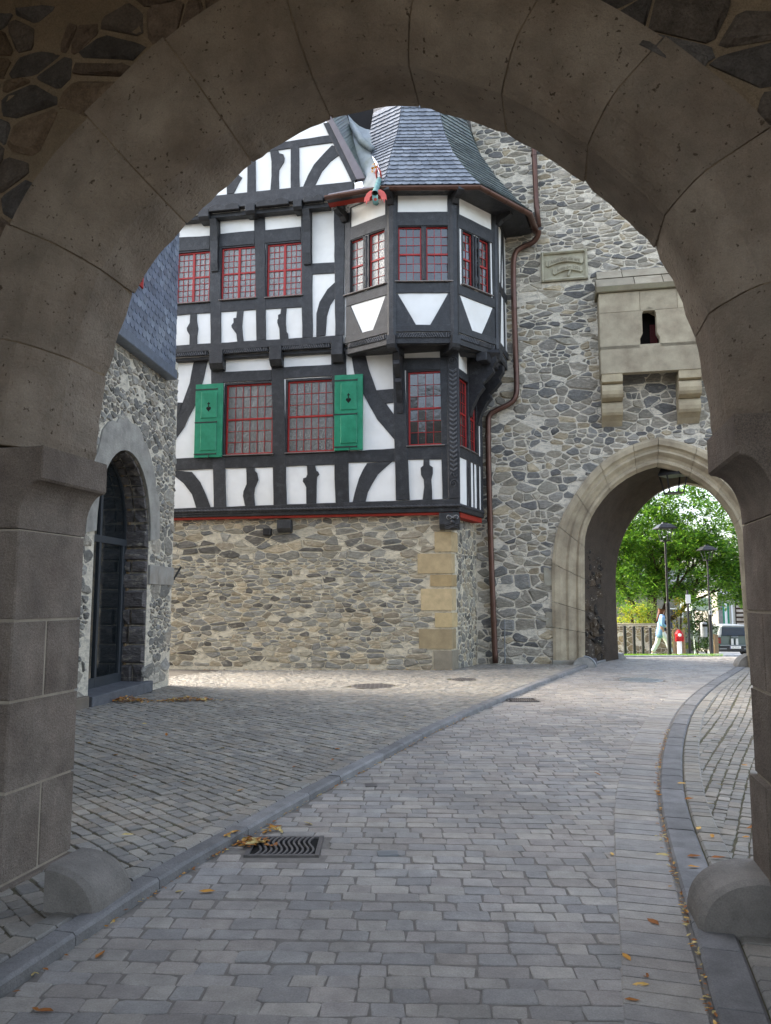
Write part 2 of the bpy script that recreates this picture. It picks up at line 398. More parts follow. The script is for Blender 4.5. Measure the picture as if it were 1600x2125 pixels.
def along(path, step, jitter=0.0):
    """Cuts a ground path into pieces of about step metres: (start, end) points."""
    out = []; cur = Vector(path[0]); acc = 0.0; tgt = step * (1 + R.uniform(-jitter, jitter)); pts = [cur]
    for a, b in zip(path, path[1:]):
        L = (b - a).length; pos = 0.0
        while acc + (L - pos) >= tgt:
            pos += tgt - acc; p = a.lerp(b, pos / L); pts.append(p); out.append(pts); pts = [p]; acc = 0.0
            tgt = step * (1 + R.uniform(-jitter, jitter))
        acc += L - pos; pts.append(b)
    return out
def kerb_piece(pts, w0, w1, z0, z1, gap, zfun, name, m, parent, col, round_=0.015):
    """A paving piece following pts; spans w0..w1 to the left of the path, top z1, bottom z0."""
    P_ = [Vector(p) for p in pts]
    P_ = [P_[0]] + [p for p in P_[1:-1] if (p - P_[0]).length > 0.03 and (p - P_[-1]).length > 0.03] + [P_[-1]]
    if (P_[0] - P_[-1]).length < 0.03: return None
    d0 = (P_[1] - P_[0]).normalized(); d1 = (P_[-1] - P_[-2]).normalized()
    P_[0] = P_[0] + d0 * gap; P_[-1] = P_[-1] - d1 * gap
    rings = []
    for i, p in enumerate(P_):
        d = (P_[min(i + 1, len(P_) - 1)] - P_[max(i - 1, 0)]); d.z = 0; d.normalize(); nrm = Vector((-d.y, d.x, 0))
        z = zfun(p.x, p.y); r = round_
        prof = [(w0, z0), (w0, z1 - r), (w0 + r * math.copysign(1, w1 - w0), z1), (w1 - r * math.copysign(1, w1 - w0), z1), (w1, z1 - r), (w1, z0)]
        rings.append([p + nrm * w + Vector((0, 0, z + zz)) for w, zz in prof])
    b = B(); b.loft(rings, close=True); return b.make(name, m, parent, col=col)
def kcol(a=108, b=126): k = R.uniform(a, b); return srgb(k + 6, k + 5, k + 4)
kerb_l = thing('kerb', 'raised dark basalt kerb sweeping along the left edge of the road', 'kerb', (xl(5), 5, 0))
for pts in along(KL, 0.85, 0.3): kerb_piece(pts, 0.0, 0.13, -0.05, 0.062 + R.uniform(-0.004, 0.004), 0.004, lambda x, y: 0, 'kerb_stone', M_kerb, kerb_l, kcol())
kerb_r = thing('kerb', 'flush basalt kerb band curving along the right edge of the road', 'kerb', (xr(5), 5, 0))
for pts in along(KR, 0.42, 0.35): kerb_piece(pts, 0.0, -0.19, -0.05, 0.022 + R.uniform(-0.004, 0.004), 0.004, ter, 'kerb_stone', M_kerb, kerb_r, kcol(108, 122))
for pts in along(KR, 0.13, 0.2): kerb_piece(pts, 0.02, GUT - 0.01, -0.04, 0.007 + R.uniform(-0.002, 0.002), 0.0045, ter, 'channel_stone', M_sett, kerb_r, R.choice(PAL_ROAD), 0.012)
for pts in along(KR, 0.12, 0.25): kerb_piece(pts, -0.2, -0.35, -0.04, 0.019 + R.uniform(-0.003, 0.003), 0.006, ter, 'edging_stone', M_sett, kerb_r, R.choice(PAL_COURT), 0.012)
for pts in along(KL, 0.14, 0.25): kerb_piece(pts, 0.14, 0.27, -0.04, 0.058 + R.uniform(-0.003, 0.003), 0.006, lambda x, y: 0, 'edging_stone', M_sett, kerb_l, R.choice(PAL_COURT), 0.012)

# drains with wavy bars, manhole covers
def drain(x, y, w, d, label):
    o = thing('drain_grate', label, 'drain', (x, y, 0), 'drain grates in the road')
    b = B()
    for sx in (-1, 1): b.box((x + sx * (w - 0.014), y, -0.04), 0.028, 2 * d, 0.051)
    for sy in (-1, 1): b.box((x, y + sy * (d - 0.014), -0.04), 2 * w - 0.057, 0.028, 0.049)
    b.make('frame', M_iron2, o)
    B().box((x, y, -0.012), 2 * w - 0.03, 2 * d - 0.03, 0.011).make('pit_shade_sheet', M_dark, o)  # thin dark sheet; the shade of the pit is put into its colour
    k = 11
    for i in range(k):
        cx = x - w + 0.05 + (2 * w - 0.1) * (i + 0.5) / k
        pts = [Vector((cx + 0.022 * math.sin(t * 2 * math.pi), y + (t - 0.5) * (2 * d - 0.05), -0.003)) for t in [j / 12 for j in range(13)]]
        b = B(); rings = []
        for j, p in enumerate(pts): rings.append([p + Vector((dx, 0, dz)) for dx, dz in ((-0.007, -0.008), (-0.007, 0.011), (0.007, 0.011), (0.007, -0.008))])
        b.loft(rings, close=True); b.make('bar', M_iron2, o)
M_iron2 = mat('worn grate iron', srgb(108, 104, 102), var=0.25, vs_=20, bump=0.2, rough=0.5, metal=0.4)
drain(*drains[0], 'iron drain grate with wavy bars and leaves beside the left kerb')
drain(*drains[1], 'far rusty drain grate beside the kerb near the house corner')
def cover(x, y, r, z, name, label, m):
    o = thing(name, label, 'manhole cover', (x, y, z))
    B().lathe((x, y, z - 0.05), [(r, 0), (r, 0.05), (r - 0.03, 0.054)], 28).make('rim', m, o)
    b = B()
    for i in range(-4, 5):
        for j in range(-4, 5):
            if math.hypot(i, j) < 4.2: b.box((x + i * r * 0.2, y + j * r * 0.2, z + 0.003), r * 0.13, r * 0.13, 0.007)
    b.make('raised_pattern', m, o)
cover(*manholes[0], 0.0, 'manhole_cover', 'shiny round manhole cover in the road before the far gate', M_zinc)
cover(*court_holes[0], cz(court_holes[0][0], court_holes[0][1]), 'manhole_cover', 'larger dark round manhole cover in the court before the house', M_iron2)
cover(*court_holes[1], cz(court_holes[1][0], court_holes[1][1]), 'manhole_cover', 'small dark manhole cover nearest the sandstone corner of the house', M_iron2)
for px, py, lab, sx, sy in ((805, 1772, 'small grey valve cover plate in the road right of the near drain', 0.13, 0.09), (770, 1630, 'round dark little cap in the road beyond the near drain', 0.1, 0.1)):
    p = gnd(px, py); b = B(); b.box((p.x, p.y, -0.02), sx, sy, 0.027, 0.1, 0.004); tag(b.make('valve_cover', M_zinc if sx > 0.12 else M_iron2), lab, 'valve cover')

# ------------------------------------------------------------------ rubble walling
def clip(poly, a, b, c):
    """Keep the side a*x+b*y<=c."""
    out = []; n = len(poly)
    for i in range(n):
        p, q = poly[i], poly[(i + 1) % n]; dp = a * p[0] + b * p[1] - c; dq = a * q[0] + b * q[1] - c
        if dp <= 0: out.append(p)
        if (dp < 0 < dq) or (dq < 0 < dp): t = dp / (dp - dq); out.append((lerp(p[0], q[0], t), lerp(p[1], q[1], t)))
    return out
def inside(poly, x, y):
    c = False; n = len(poly)
    for i in range(n):
        (x0, y0), (x1, y1) = poly[i], poly[i - 1]
        if (y0 > y) != (y1 > y) and x < (x1 - x0) * (y - y0) / (y1 - y0) + x0: c = not c
    return c
def rubble_cells(s0, s1, z0, z1, ch, asp, gap, skip=lambda s, z: False, big=0.0):
    """Flattened power-diagram cells: uneven stones in rough courses, gap = mortar width."""
    pts = []; z = z0
    while z < z1:
        h = ch * R.choice((0.5, 0.7, 0.85, 1.0, 1.2, 1.5)) * R.uniform(0.9, 1.1); s = s0 - R.random() * ch * asp
        while s < s1:
            w = h * asp * R.choice((0.45, 0.7, 0.9, 1.1, 1.4, 1.8)) * R.uniform(0.85, 1.15)
            wt = (h * 0.5) ** 2 * R.uniform(-0.5, 0.9)
            if R.random() < big: wt += (h * 1.1) ** 2
            pts.append((s + w / 2, (z + h / 2 + R.uniform(-0.3, 0.3) * h) * asp * 0.75, wt)); s += w
        z += h
    k = asp * 0.75; cell = ch * asp * 1.6; gridd = {}
    for i, p in enumerate(pts): gridd.setdefault((int(p[0] // cell), int(p[1] // cell)), []).append(i)
    out = []
    for i, (x, y, w) in enumerate(pts):
        if skip(x, y / k) or not (s0 <= x <= s1): continue
        m = cell; poly = [(x - m, y - m), (x + m, y - m), (x + m, y + m), (x - m, y + m)]
        poly = clip(poly, -1, 0, -s0); poly = clip(poly, 1, 0, s1); poly = clip(poly, 0, -1, -z0 * k); poly = clip(poly, 0, 1, z1 * k)
        gi, gj = int(x // cell), int(y // cell)
        for a in (-1, 0, 1):
            for b_ in (-1, 0, 1):
                for j in gridd.get((gi + a, gj + b_), ()):
                    if j == i or len(poly) < 3: continue
                    x2, y2, w2 = pts[j]; dx, dy = x2 - x, y2 - y; L = math.hypot(dx, dy)
                    if L < 1e-6: continue
                    g = gap * R.uniform(0.35, 1.25) * (k if abs(dy) > abs(dx) else 1.0) * 0.5
                    poly = clip(poly, dx / L, dy / L, (x2 * x2 + y2 * y2 - x * x - y * y + w - w2) / (2 * L) - g)
        if len(poly) < 3 or R.random() < 0.07: continue
        poly = [(a, b_ / k) for a, b_ in poly]
        q = []
        for i2 in range(len(poly)):
            p, nx_ = poly[i2], poly[(i2 + 1) % len(poly)]
            if math.hypot(p[0] - nx_[0], p[1] - nx_[1]) < 0.012: continue
            q += [(lerp(p[0], nx_[0], 0.13), lerp(p[1], nx_[1], 0.13)), (lerp(p[0], nx_[0], 0.87), lerp(p[1], nx_[1], 0.87))]
        if len(q) < 5: continue
        A = abs(sum(q[i2 - 1][0] * q[i2][1] - q[i2][0] * q[i2 - 1][1] for i2 in range(len(q)))) / 2
        if A < 0.0012: continue
        jj = math.sqrt(A) * 0.05
        q = [(a + R.uniform(-jj, jj), b_ + R.uniform(-jj, jj)) for a, b_ in q]
        out.append((A, q))
    return out
def stone_geo(pl, q, h):
    n = len(q); cx = sum(p[0] for p in q) / n; cy = sum(p[1] for p in q) / n
    V = [pl.w(s, z, -0.02) for s, z in q]; tx, ty = R.uniform(-0.12, 0.12), R.uniform(-0.12, 0.12)
    V += [pl.w(s, z, h * R.uniform(0.05, 0.5)) for s, z in q]
    V += [pl.w(lerp(s, cx, 0.2), lerp(z, cy, 0.22), h * R.uniform(0.7, 1.15) + tx * (s - cx) + ty * (z - cy)) for s, z in q]
    V.append(pl.w(cx + R.uniform(-0.02, 0.02), cy + R.uniform(-0.01, 0.01), h * R.uniform(0.9, 1.3)))
    fs = []
    for r in range(2):
        for i in range(n): j = (i + 1) % n; fs.append((r * n + i, r * n + j, (r + 1) * n + j, (r + 1) * n + i))
    for i in range(n): fs.append((2 * n + i, 2 * n + (i + 1) % n, 3 * n))
    return V, fs
def rubble(pl, parent, cells, pal, h=0.03, limit=300, name='stone', m=None, dark=None):
    m = m or M_rub
    cells = sorted(cells, key=lambda t: -t[0])
    vis = []; hid = []
    for A, q in cells:
        n = len(q); p = pl.w(sum(a for a, _ in q) / n, sum(b for _, b in q) / n, 0)
        (vis if inframe(p) else hid).append((A, q))
    b = B()
    for i, (A, q) in enumerate(vis + hid):
        V, fs = stone_geo(pl, q, h * R.uniform(0.6, 1.3)); c = R.choice(pal); k = R.uniform(0.72, 1.22); c = tuple(x * k for x in c)
        if i < limit and i < len(vis): mesh_obj(name, V, fs, m, parent, col=c)
        else: b.cur = c; b.add(V, fs)
    if b.v: b.make('smaller_' + name + 's', m, parent, kind='stuff')
PAL_H = [srgb(*c) for c in ((172, 164, 145), (152, 149, 139), (160, 155, 142), (180, 166, 140), (138, 136, 129), (164, 153, 133), (152, 148, 136), (114, 110, 102))]
PAL_T = [srgb(*c) for c in ((158, 152, 139), (146, 142, 133), (166, 158, 141), (132, 131, 126), (162, 155, 141), (170, 157, 132), (148, 143, 130), (112, 111, 108))]
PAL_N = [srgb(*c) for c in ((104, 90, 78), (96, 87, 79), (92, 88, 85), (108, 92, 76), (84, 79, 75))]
# ------------------------------------------------------------------ the near gatehouse we look through
NP = Plane(gnd(155, 1790), 12.0)                       # its courtyard face; the hall side lies 0.62 m nearer
DEP = 0.62
arch_px = [(199, 945), (209, 862), (214, 809), (226, 775), (245, 700), (260, 655), (275, 620), (295, 575), (325, 530), (367, 488), (400, 454), (435, 424), (480, 378), (545, 322), (632, 270), (720, 235), (800, 217), (850, 218), (885, 225), (950, 243), (1010, 264), (1075, 292), (1125, 322), (1200, 370), (1250, 412), (1300, 458), (1347, 497), (1372, 535), (1397, 588), (1420, 645), (1440, 700), (1454, 766), (1461, 811), (1473, 871), (1476, 940)]
arch = [NP.at(*p) for p in arch_px]
s_l, s_r = NP.at(157, 1500)[0], NP.at(1562, 1500)[0]   # the jambs
z_imp = (NP.at(215, 959)[1] + NP.at(1475, 920)[1]) / 2
z_imb = (NP.at(163, 1115)[1] + NP.at(1540, 1090)[1]) / 2
i_l, i_r = NP.at(216, 985)[0], NP.at(1474, 945)[0]
arch[0] = (arch[0][0], z_imp + 0.004); arch[-1] = (arch[-1][0], z_imp + 0.004)
gate = thing('gatehouse', 'dark stone gatehouse whose round arch frames the whole view', 'gatehouse', NP.w((s_l + s_r) / 2, 0, 0.3))
def resample(path, n):
    L = [0]
    for a, b in zip(path, path[1:]): L.append(L[-1] + math.hypot(b[0] - a[0], b[1] - a[1]))
    f0 = [(l, p[0]) for l, p in zip(L, path)]; f1 = [(l, p[1]) for l, p in zip(L, path)]
    return [(interp(f0, L[-1] * i / (n - 1)), interp(f1, L[-1] * i / (n - 1))) for i in range(n)]
def soften(path, n=2):
    for _ in range(n):
        path = [path[0]] + [((a[0] + 2 * b[0] + c[0]) / 4, (a[1] + 2 * b[1] + c[1]) / 4) for a, b, c in zip(path, path[1:], path[2:])] + [path[-1]]
    return path
NV, SEG = 11, 8
ap = soften(resample(arch, NV * SEG + 1), 4)
def normals(path):
    out = []
    for i in range(len(path)):
        a, b = path[max(i - 1, 0)], path[min(i + 1, len(path) - 1)]; dx, dz = b[0] - a[0], b[1] - a[1]; l = math.hypot(dx, dz)
        out.append((-dz / l, dx / l))
    return out
an = normals(ap)
# which way is outwards
if sum(n_[1] for n_ in an) < 0: an = [(-a, -b) for a, b in an]
RING = 0.52
outer = [(p[0] + n_[0] * RING, p[1] + n_[1] * RING) for p, n_ in zip(ap, an)]
for k in range(NV):
    idx = list(range(k * SEG, (k + 1) * SEG + 1)); rings = []
    ro = RING * R.uniform(0.95, 1.1); dv = R.uniform(-0.008, 0.008)
    for q, i in enumerate(idx):
        f = 0.0
        p, n_ = ap[i], an[i]; e = (ap[min(i + 1, len(ap) - 1)][0] - ap[max(i - 1, 0)][0], ap[min(i + 1, len(ap) - 1)][1] - ap[max(i - 1, 0)][1]); l = math.hypot(*e); e = (e[0] / l, e[1] / l)
        g = 0.004 if q == 0 else (-0.004 if q == SEG else 0); r0 = 0.006 if q in (0, SEG) else 0.0
        def at_(r, off): return NP.w(p[0] + n_[0] * (r + dv) + e[0] * g, p[1] + n_[1] * (r + dv) + e[1] * g, off)
        w = R.uniform(-0.007, 0.007)
        rings.append([at_(ro, 0.0), at_(r0 + w, 0.0), at_(r0 + w * 0.5, 0.16), at_(r0, 0.38), at_(0.035 + r0, 0.45), at_(0.13, DEP - 0.05), at_(0.2 + r0 * 0.3, DEP - r0), at_(ro, DEP + 0.01)])
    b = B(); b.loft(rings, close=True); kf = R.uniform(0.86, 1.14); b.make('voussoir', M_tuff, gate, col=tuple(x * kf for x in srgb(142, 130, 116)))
# mortar core behind the joints
rings = [[NP.w(p[0] + n_[0] * r, p[1] + n_[1] * r, o) for r, o in ((0.5, 0.012), (0.014, 0.012), (0.014, 0.37), (0.06, 0.46), (0.145, DEP - 0.055), (0.21, DEP - 0.008), (0.5, DEP - 0.004))] for p, n_ in zip(ap, an)]
b = B(); b.loft(rings, close=True); b.make('joint_mortar', M_mort_n, gate)
# wall slab round the ring
wall_poly = [(-5, -0.3), (-5, 9.5), (11.0, 9.5), (11.0, -0.3), (s_r + 0.3, -0.3), (s_r + 0.3, z_imp)]
wall_poly += [(p[0] + n_[0] * 0.42, p[1] + n_[1] * 0.42) for p, n_ in reversed(list(zip(ap, an)))] + [(s_l - 0.3, z_imp), (s_l - 0.3, -0.3)]
b = B(); b.prism(NP, wall_poly, 0.012, DEP - 0.035); b.make('wall', M_mort_n, gate)
FR = Plane(NP.w(0, 0, DEP - 0.035), 12.0)
ring_out = [(p[0] + n_[0] * (RING - 0.06), p[1] + n_[1] * (RING - 0.06)) for p, n_ in zip(ap, an)]
ring_poly = [(s_l - 0.5, 0)] + ring_out + [(s_r + 0.5, 0)]
cells = rubble_cells(-1.4, 4.9, 3.0, 5.2, 0.2, 1.8, 0.034, lambda s, z: inside(ring_poly, s, z) , big=0.3)
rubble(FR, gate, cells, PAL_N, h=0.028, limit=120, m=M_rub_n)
# courtyard face (seen only mirrored in the window panes)
BK = Plane(NP.w(0, 0, 0.012), 192.0)
wide_poly = [(s_l - 1.1, 0)] + [(p[0] + n_[0] * 1.0, p[1] + n_[1] * 1.0) for p, n_ in zip(ap, an)] + [(s_r + 1.1, 0)]
cells = rubble_cells(-8, 3, 0.1, 9.4, 0.3, 1.9, 0.05, lambda s, z: inside(wide_poly, -s, z), big=0.2)
rubble(BK, gate, cells, PAL_T, h=0.04, limit=0, name='courtyard_stone')
# piers: courses of large dressed blocks
zs_l = [0.0] + [NP.at(155, y)[1] for y in (1765, 1598, 1431, 1283)] + [z_imb]
zs_r = [0.0] + [NP.at(1563, y)[1] for y in (1602, 1424)] + [NP.at(1550, 1268)[1], z_imb]
M_mort_p = mat('pier pointing', srgb(156, 146, 130), var=0.2, vs_=8, bump=0.6, bs=60, rough=0.95)
def bcol(): k = R.uniform(0.8, 1.15); return tuple(x * k for x in srgb(122, 112, 102))
def pier(zs, s_in, sg, half):
    for i, (z0, z1) in enumerate(zip(zs, zs[1:])):
        pr = 0.03 if i == 0 else 0.0
        parts = [(0.0, DEP)] if (i % 2 == half) else [(0.0, 0.30 + 0.04 * R.random()), (None, DEP)]
        lo = 0.0
        for a, hi in parts:
            a = lo; b = B(); g = 0.008
            s0, s1 = sorted((s_in + sg * pr * -1, s_in + sg * 0.56))
            pl = Plane(NP.w(0, 0, a + (g if a > 0 else 0)), 12.0)
            b.rect(pl, s0, s1, z0 + g, z1 - g, 0, hi - a - (g if hi < DEP else -pr) - g * 0, 0.009)
            b.make('pier_block', M_basalt, gate, col=bcol()); lo = hi
    s0, s1 = sorted((s_in + sg * 0.005, s_in + sg * 0.5)); b = B(); b.rect(NP, s0, s1, -0.05, zs[-1], 0.02, DEP - 0.006); b.make('joint_mortar', M_mort_p, gate)
pier(zs_l, s_l, -1, 0); pier(zs_r, s_r, 1, 1)
def impost(s_in, s_out, sg):
    h = z_imp - z_imb; pr = abs(s_out - s_in); prof = [(s_in + sg * 0.5, z_imb + 0.004), (s_in, z_imb + 0.004), (s_in, z_imb + 0.03)]
    for t in range(0, 9):
        a = t / 8 * math.pi / 2; prof.append((s_in - sg * pr * (1 - math.cos(a)), z_imb + 0.03 + (h * 0.52) * math.sin(a)))
    prof += [(s_in - sg * (pr + 0.012), z_imb + 0.03 + h * 0.55), (s_in - sg * (pr + 0.012), z_imp), (s_in + sg * 0.5, z_imp)]
    if sg < 0: prof = prof[::-1]
    b = B(); b.prism(NP, prof, -0.012, DEP + 0.012, 0.008); b.make('impost', M_basalt, gate, col=bcol())
impost(s_l, i_l, -1); impost(s_r, i_r, 1)
# hall behind: side walls and ceiling of the gate passage, unseen; depth and open back shaped for the light
HA = NP.w(0, 0, DEP); HS = 3.6
for s, nm in ((s_l - 0.75, 'passage_wall'), (s_r + 0.75, 'passage_wall')):
    sg = -1 if s < 1 else 1; b = B()
    pl = Plane(NP.w(s, 0, 0), 12.0); b.rect(pl, *sorted((0, sg * 0.5)), -0.3, 6.0, DEP - 0.03, DEP + 4.9); b.make(nm, M_mort_n, gate)
b = B(); b.rect(NP, s_l - 1.2, s_r + 1.2, 5.6, 6.0, DEP - 0.03, DEP + 4.9); b.make('passage_ceiling', M_mort_n, gate)
# wheel-guard stones at the foot of the piers
def guard(px_front, py_front, sg, label, w=0.36, h=0.27, dp=0.36):
    """Quarter drum leaning against the jamb; sg = side on which it bulges into the road."""
    p = gnd(px_front, py_front, 0.0); s0 = (p - NP.o).dot(NP.t); o0 = (p - NP.o).dot(NP.n)
    rings = []
    for off, sc in ((o0, 0.93), (o0 - 0.03, 1.0), (o0 - dp + 0.05, 1.0), (o0 - dp, 0.93)):
        ring = [NP.w(s0, -0.05, off)]
        for t in range(11):
            a = math.pi / 2 * t / 10; ring.append(NP.w(s0 + sg * w * sc * math.cos(a) ** 0.9, 0.0 + h * sc * math.sin(a) ** 0.85, off))
        ring += [NP.w(s0, h * sc, off)]
        ring.insert(1, NP.w(s0 + sg * w * sc, -0.05, off)); rings.append(ring)
    b = B(); b.loft(rings, close=True); return tag(b.make('wheel_guard_stone', M_kerb, col=srgb(122, 117, 110)), label, 'guard stone')
guard(88, 1914, 1, 'rounded stone wheel guard at the foot of the left gate pier', 0.3, 0.265, 0.36)
guard(1606, 1957, -1, 'rounded stone wheel guard at the foot of the right gate pier', 0.33, 0.275, 0.38)
# ------------------------------------------------------------------ the half-timbered house
SP = Plane(gnd(937, 1391, 0.0), 10.8)                  # face of its stone ground floor
house = thing('half_timbered_house', 'black and white half timbered house with oriel bay above a stone ground floor', 'house', SP.w(-3, 0, 0))
Z1 = lambda x, y: (340 + x * .2625, 210 + y * .2625)
Z2 = lambda x, y: (640 + x * .3125, 210 + y * .3125)
Z3 = lambda x, y: (340 + x * .2625, 680 + y * .2625)
Z4 = lambda x, y: (680 + x * .2625, 680 + y * .2625)
OL_, OU_, OG_ = 0.15, 0.33, 0.62                       # how far lower storey, upper storey and gable stand out from the stone
s_left = SP.at(270, 1200)[0]
zb_l = SP.at(650, 1073, OL_)[1]                        # underside of the timber storeys
# stone ground floor
b = B(); b.rect(SP, s_left, 0.0, -0.4, zb_l + 0.1, -0.5, 0.0); b.make('stone_wall', M_mort_h, house)
quoins = [(902, 1103, 1145), (867, 1148, 1190), (893, 1192, 1217), (874, 1221, 1267), (903, 1271, 1302), (870, 1305, 1347), (900, 1350, 1392)]
qz = []
SR = Plane(SP.o, -64.0)                                # the short return face to the tower
retw = 1.75
for i, (x, y0, y1) in enumerate(quoins):
    s0 = SP.at(x, (y0 + y1) / 2)[0]; z1 = SP.at(925, y0)[1]; z0 = max(0.0, SP.at(925, y1)[1]); qz.append((s0, z0, z1))
    rt = (0.42, 0.22, 0.33, 0.28, 0.36, 0.26, 0.4)[i]
    c = srgb(*R.choice(((188, 168, 128), (180, 160, 124), (192, 172, 134), (170, 148, 110)))) if i < 5 else srgb(158, 142, 112) if i == 5 else srgb(140, 132, 116)
    c0, c1, c2 = SP.w(s0, 0, 0.022), Vector((0, 0, 0)), None
    corner = SP.w(0.012, 0, 0.022) + SR.n * 0.012
    inner0 = SP.w(s0, 0, -0.2); far = SR.w(rt, 0, 0.02); inner1 = SR.w(rt, 0, -0.2); mid = SP.w(-0.25, 0, -0.25)
    ring = [c0, corner, far, inner1, mid, inner0]
    b = B(); g = 0.006
    b.loft([[p + Vector((0, 0, z)) for p in ring] for z in (z0 + g, z1 - g)], close=True); b.make('quoin', M_sand, house, col=c)
def q_skip(s, z):
    return any(z0 <= z <= z1 and s > s0 - 0.04 for s0, z0, z1 in qz) or s > -0.1
cells = rubble_cells(SP.at(335, 1200)[0], -0.02, 0.0, zb_l, 0.105, 3.1, 0.027, q_skip, big=0.24)
rubble(SP, house, cells, PAL_H, h=0.014, limit=300)
b = B(); b.rect(SR, 0.02, retw, -0.4, zb_l + 0.1, -0.4, 0.0); b.make('return_stone_wall', M_mort_h, house)
cells = rubble_cells(0.38, retw, 0.0, zb_l, 0.15, 1.2, 0.035)
rubble(SR, house, cells, PAL_H, h=0.016, limit=60)

# ---- timber helpers
TOFF = {'sole_beam': 0.036, 'post': 0.030, 'rail': 0.026, 'lintel': 0.027, 'stud': 0.022, 'brace': 0.018, 'gable_beam': 0.04, 'knee': 0.02}
def wob(poly, step=0.28, amp=0.006):
    out = []
    for i, p in enumerate(poly):
        q = poly[(i + 1) % len(poly)]; L = math.hypot(q[0] - p[0], q[1] - p[1]); n = max(1, int(L / step))
        for k in range(n): out.append((lerp(p[0], q[0], k / n) + R.uniform(-amp, amp), lerp(p[1], q[1], k / n) + R.uniform(-amp, amp)))
    return out
def timber(pl, off, Z, pts, name, parent=house, extra=0.0):
    poly = wob([pl.at(*Z(*p), off) for p in pts])
    b = B(); b.prism(pl, poly, off - 0.06, off + TOFF[name] + extra + R.uniform(0, 0.0015), 0.007)
    return b.make(name, M_timber, parent, col=timber_col())
def vert(pl, off, Z, x0, x1, y0, y1, name='post', x0b=None, x1b=None, extra=0.0):
    x0b = x0 if x0b is None else x0b; x1b = x1 if x1b is None else x1b
    return timber(pl, off, Z, [(x0, y0), (x1, y0), (x1b, y1), (x0b, y1)], name, extra=extra)
def horiz(pl, off, Z, x0, t0, b0, x1, t1, b1, name='rail', extra=0.0):
    return timber(pl, off, Z, [(x0, t0), (x1, t1), (x1, b1), (x0, b0)], name, extra=extra)
def plaster(pl, s0, s1, z0, z1, off, holes, name='plaster_wall', th=0.12):
    """Wall sheet with rectangular openings, built as cells between the openings."""
    ss = sorted({s0, s1} | {min(max(h[i], s0), s1) for h in holes for i in (0, 1)}); zz = sorted({z0, z1} | {min(max(h[i], z0), z1) for h in holes for i in (2, 3)})
    b = B()
    for a0, a1 in zip(ss, ss[1:]):
        for c0, c1 in zip(zz, zz[1:]):
            ms, mz = (a0 + a1) / 2, (c0 + c1) / 2
            if a1 - a0 < 1e-4 or c1 - c0 < 1e-4 or any(h[0] < ms < h[1] and h[2] < mz < h[3] for h in holes): continue
            b.add([pl.w(a0, c0, off), pl.w(a1, c0, off), pl.w(a1, c1, off), pl.w(a0, c1, off)], [(0, 1, 2, 3)])
    return b.make(name, M_plaster, house)
def pane_grid(pl, win, s0, s1, z0, z1, off, nc, nr, m, bar=0.0055):
    b = B()
    for i in range(1, nc): s = lerp(s0, s1, i / nc); b.rect(pl, s - bar, s + bar, z0, z1, off, off + 0.014)
    for j in range(1, nr): z = lerp(z0, z1, j / nr); b.rect(pl, s0, s1, z - bar, z + bar, off, off + 0.0125)
    b.make('glazing_bars', M_red, win)
    for i in range(nc):
        for j in range(nr):
            a0, a1 = lerp(s0, s1, i / nc), lerp(s0, s1, (i + 1) / nc); c0, c1 = lerp(z0, z1, j / nr), lerp(z0, z1, (j + 1) / nr)
            tx, ty = R.uniform(-0.006, 0.006), R.uniform(-0.006, 0.006)
            V = [pl.w(a0, c0, off + tx), pl.w(a1, c0, off + ty), pl.w(a1, c1, off - tx), pl.w(a0, c1, off - ty)]
            V += [p - pl.n * 0.004 for p in V]
            mesh_obj('pane', V, [(0, 1, 2, 3), (7, 6, 5, 4)], m, win)
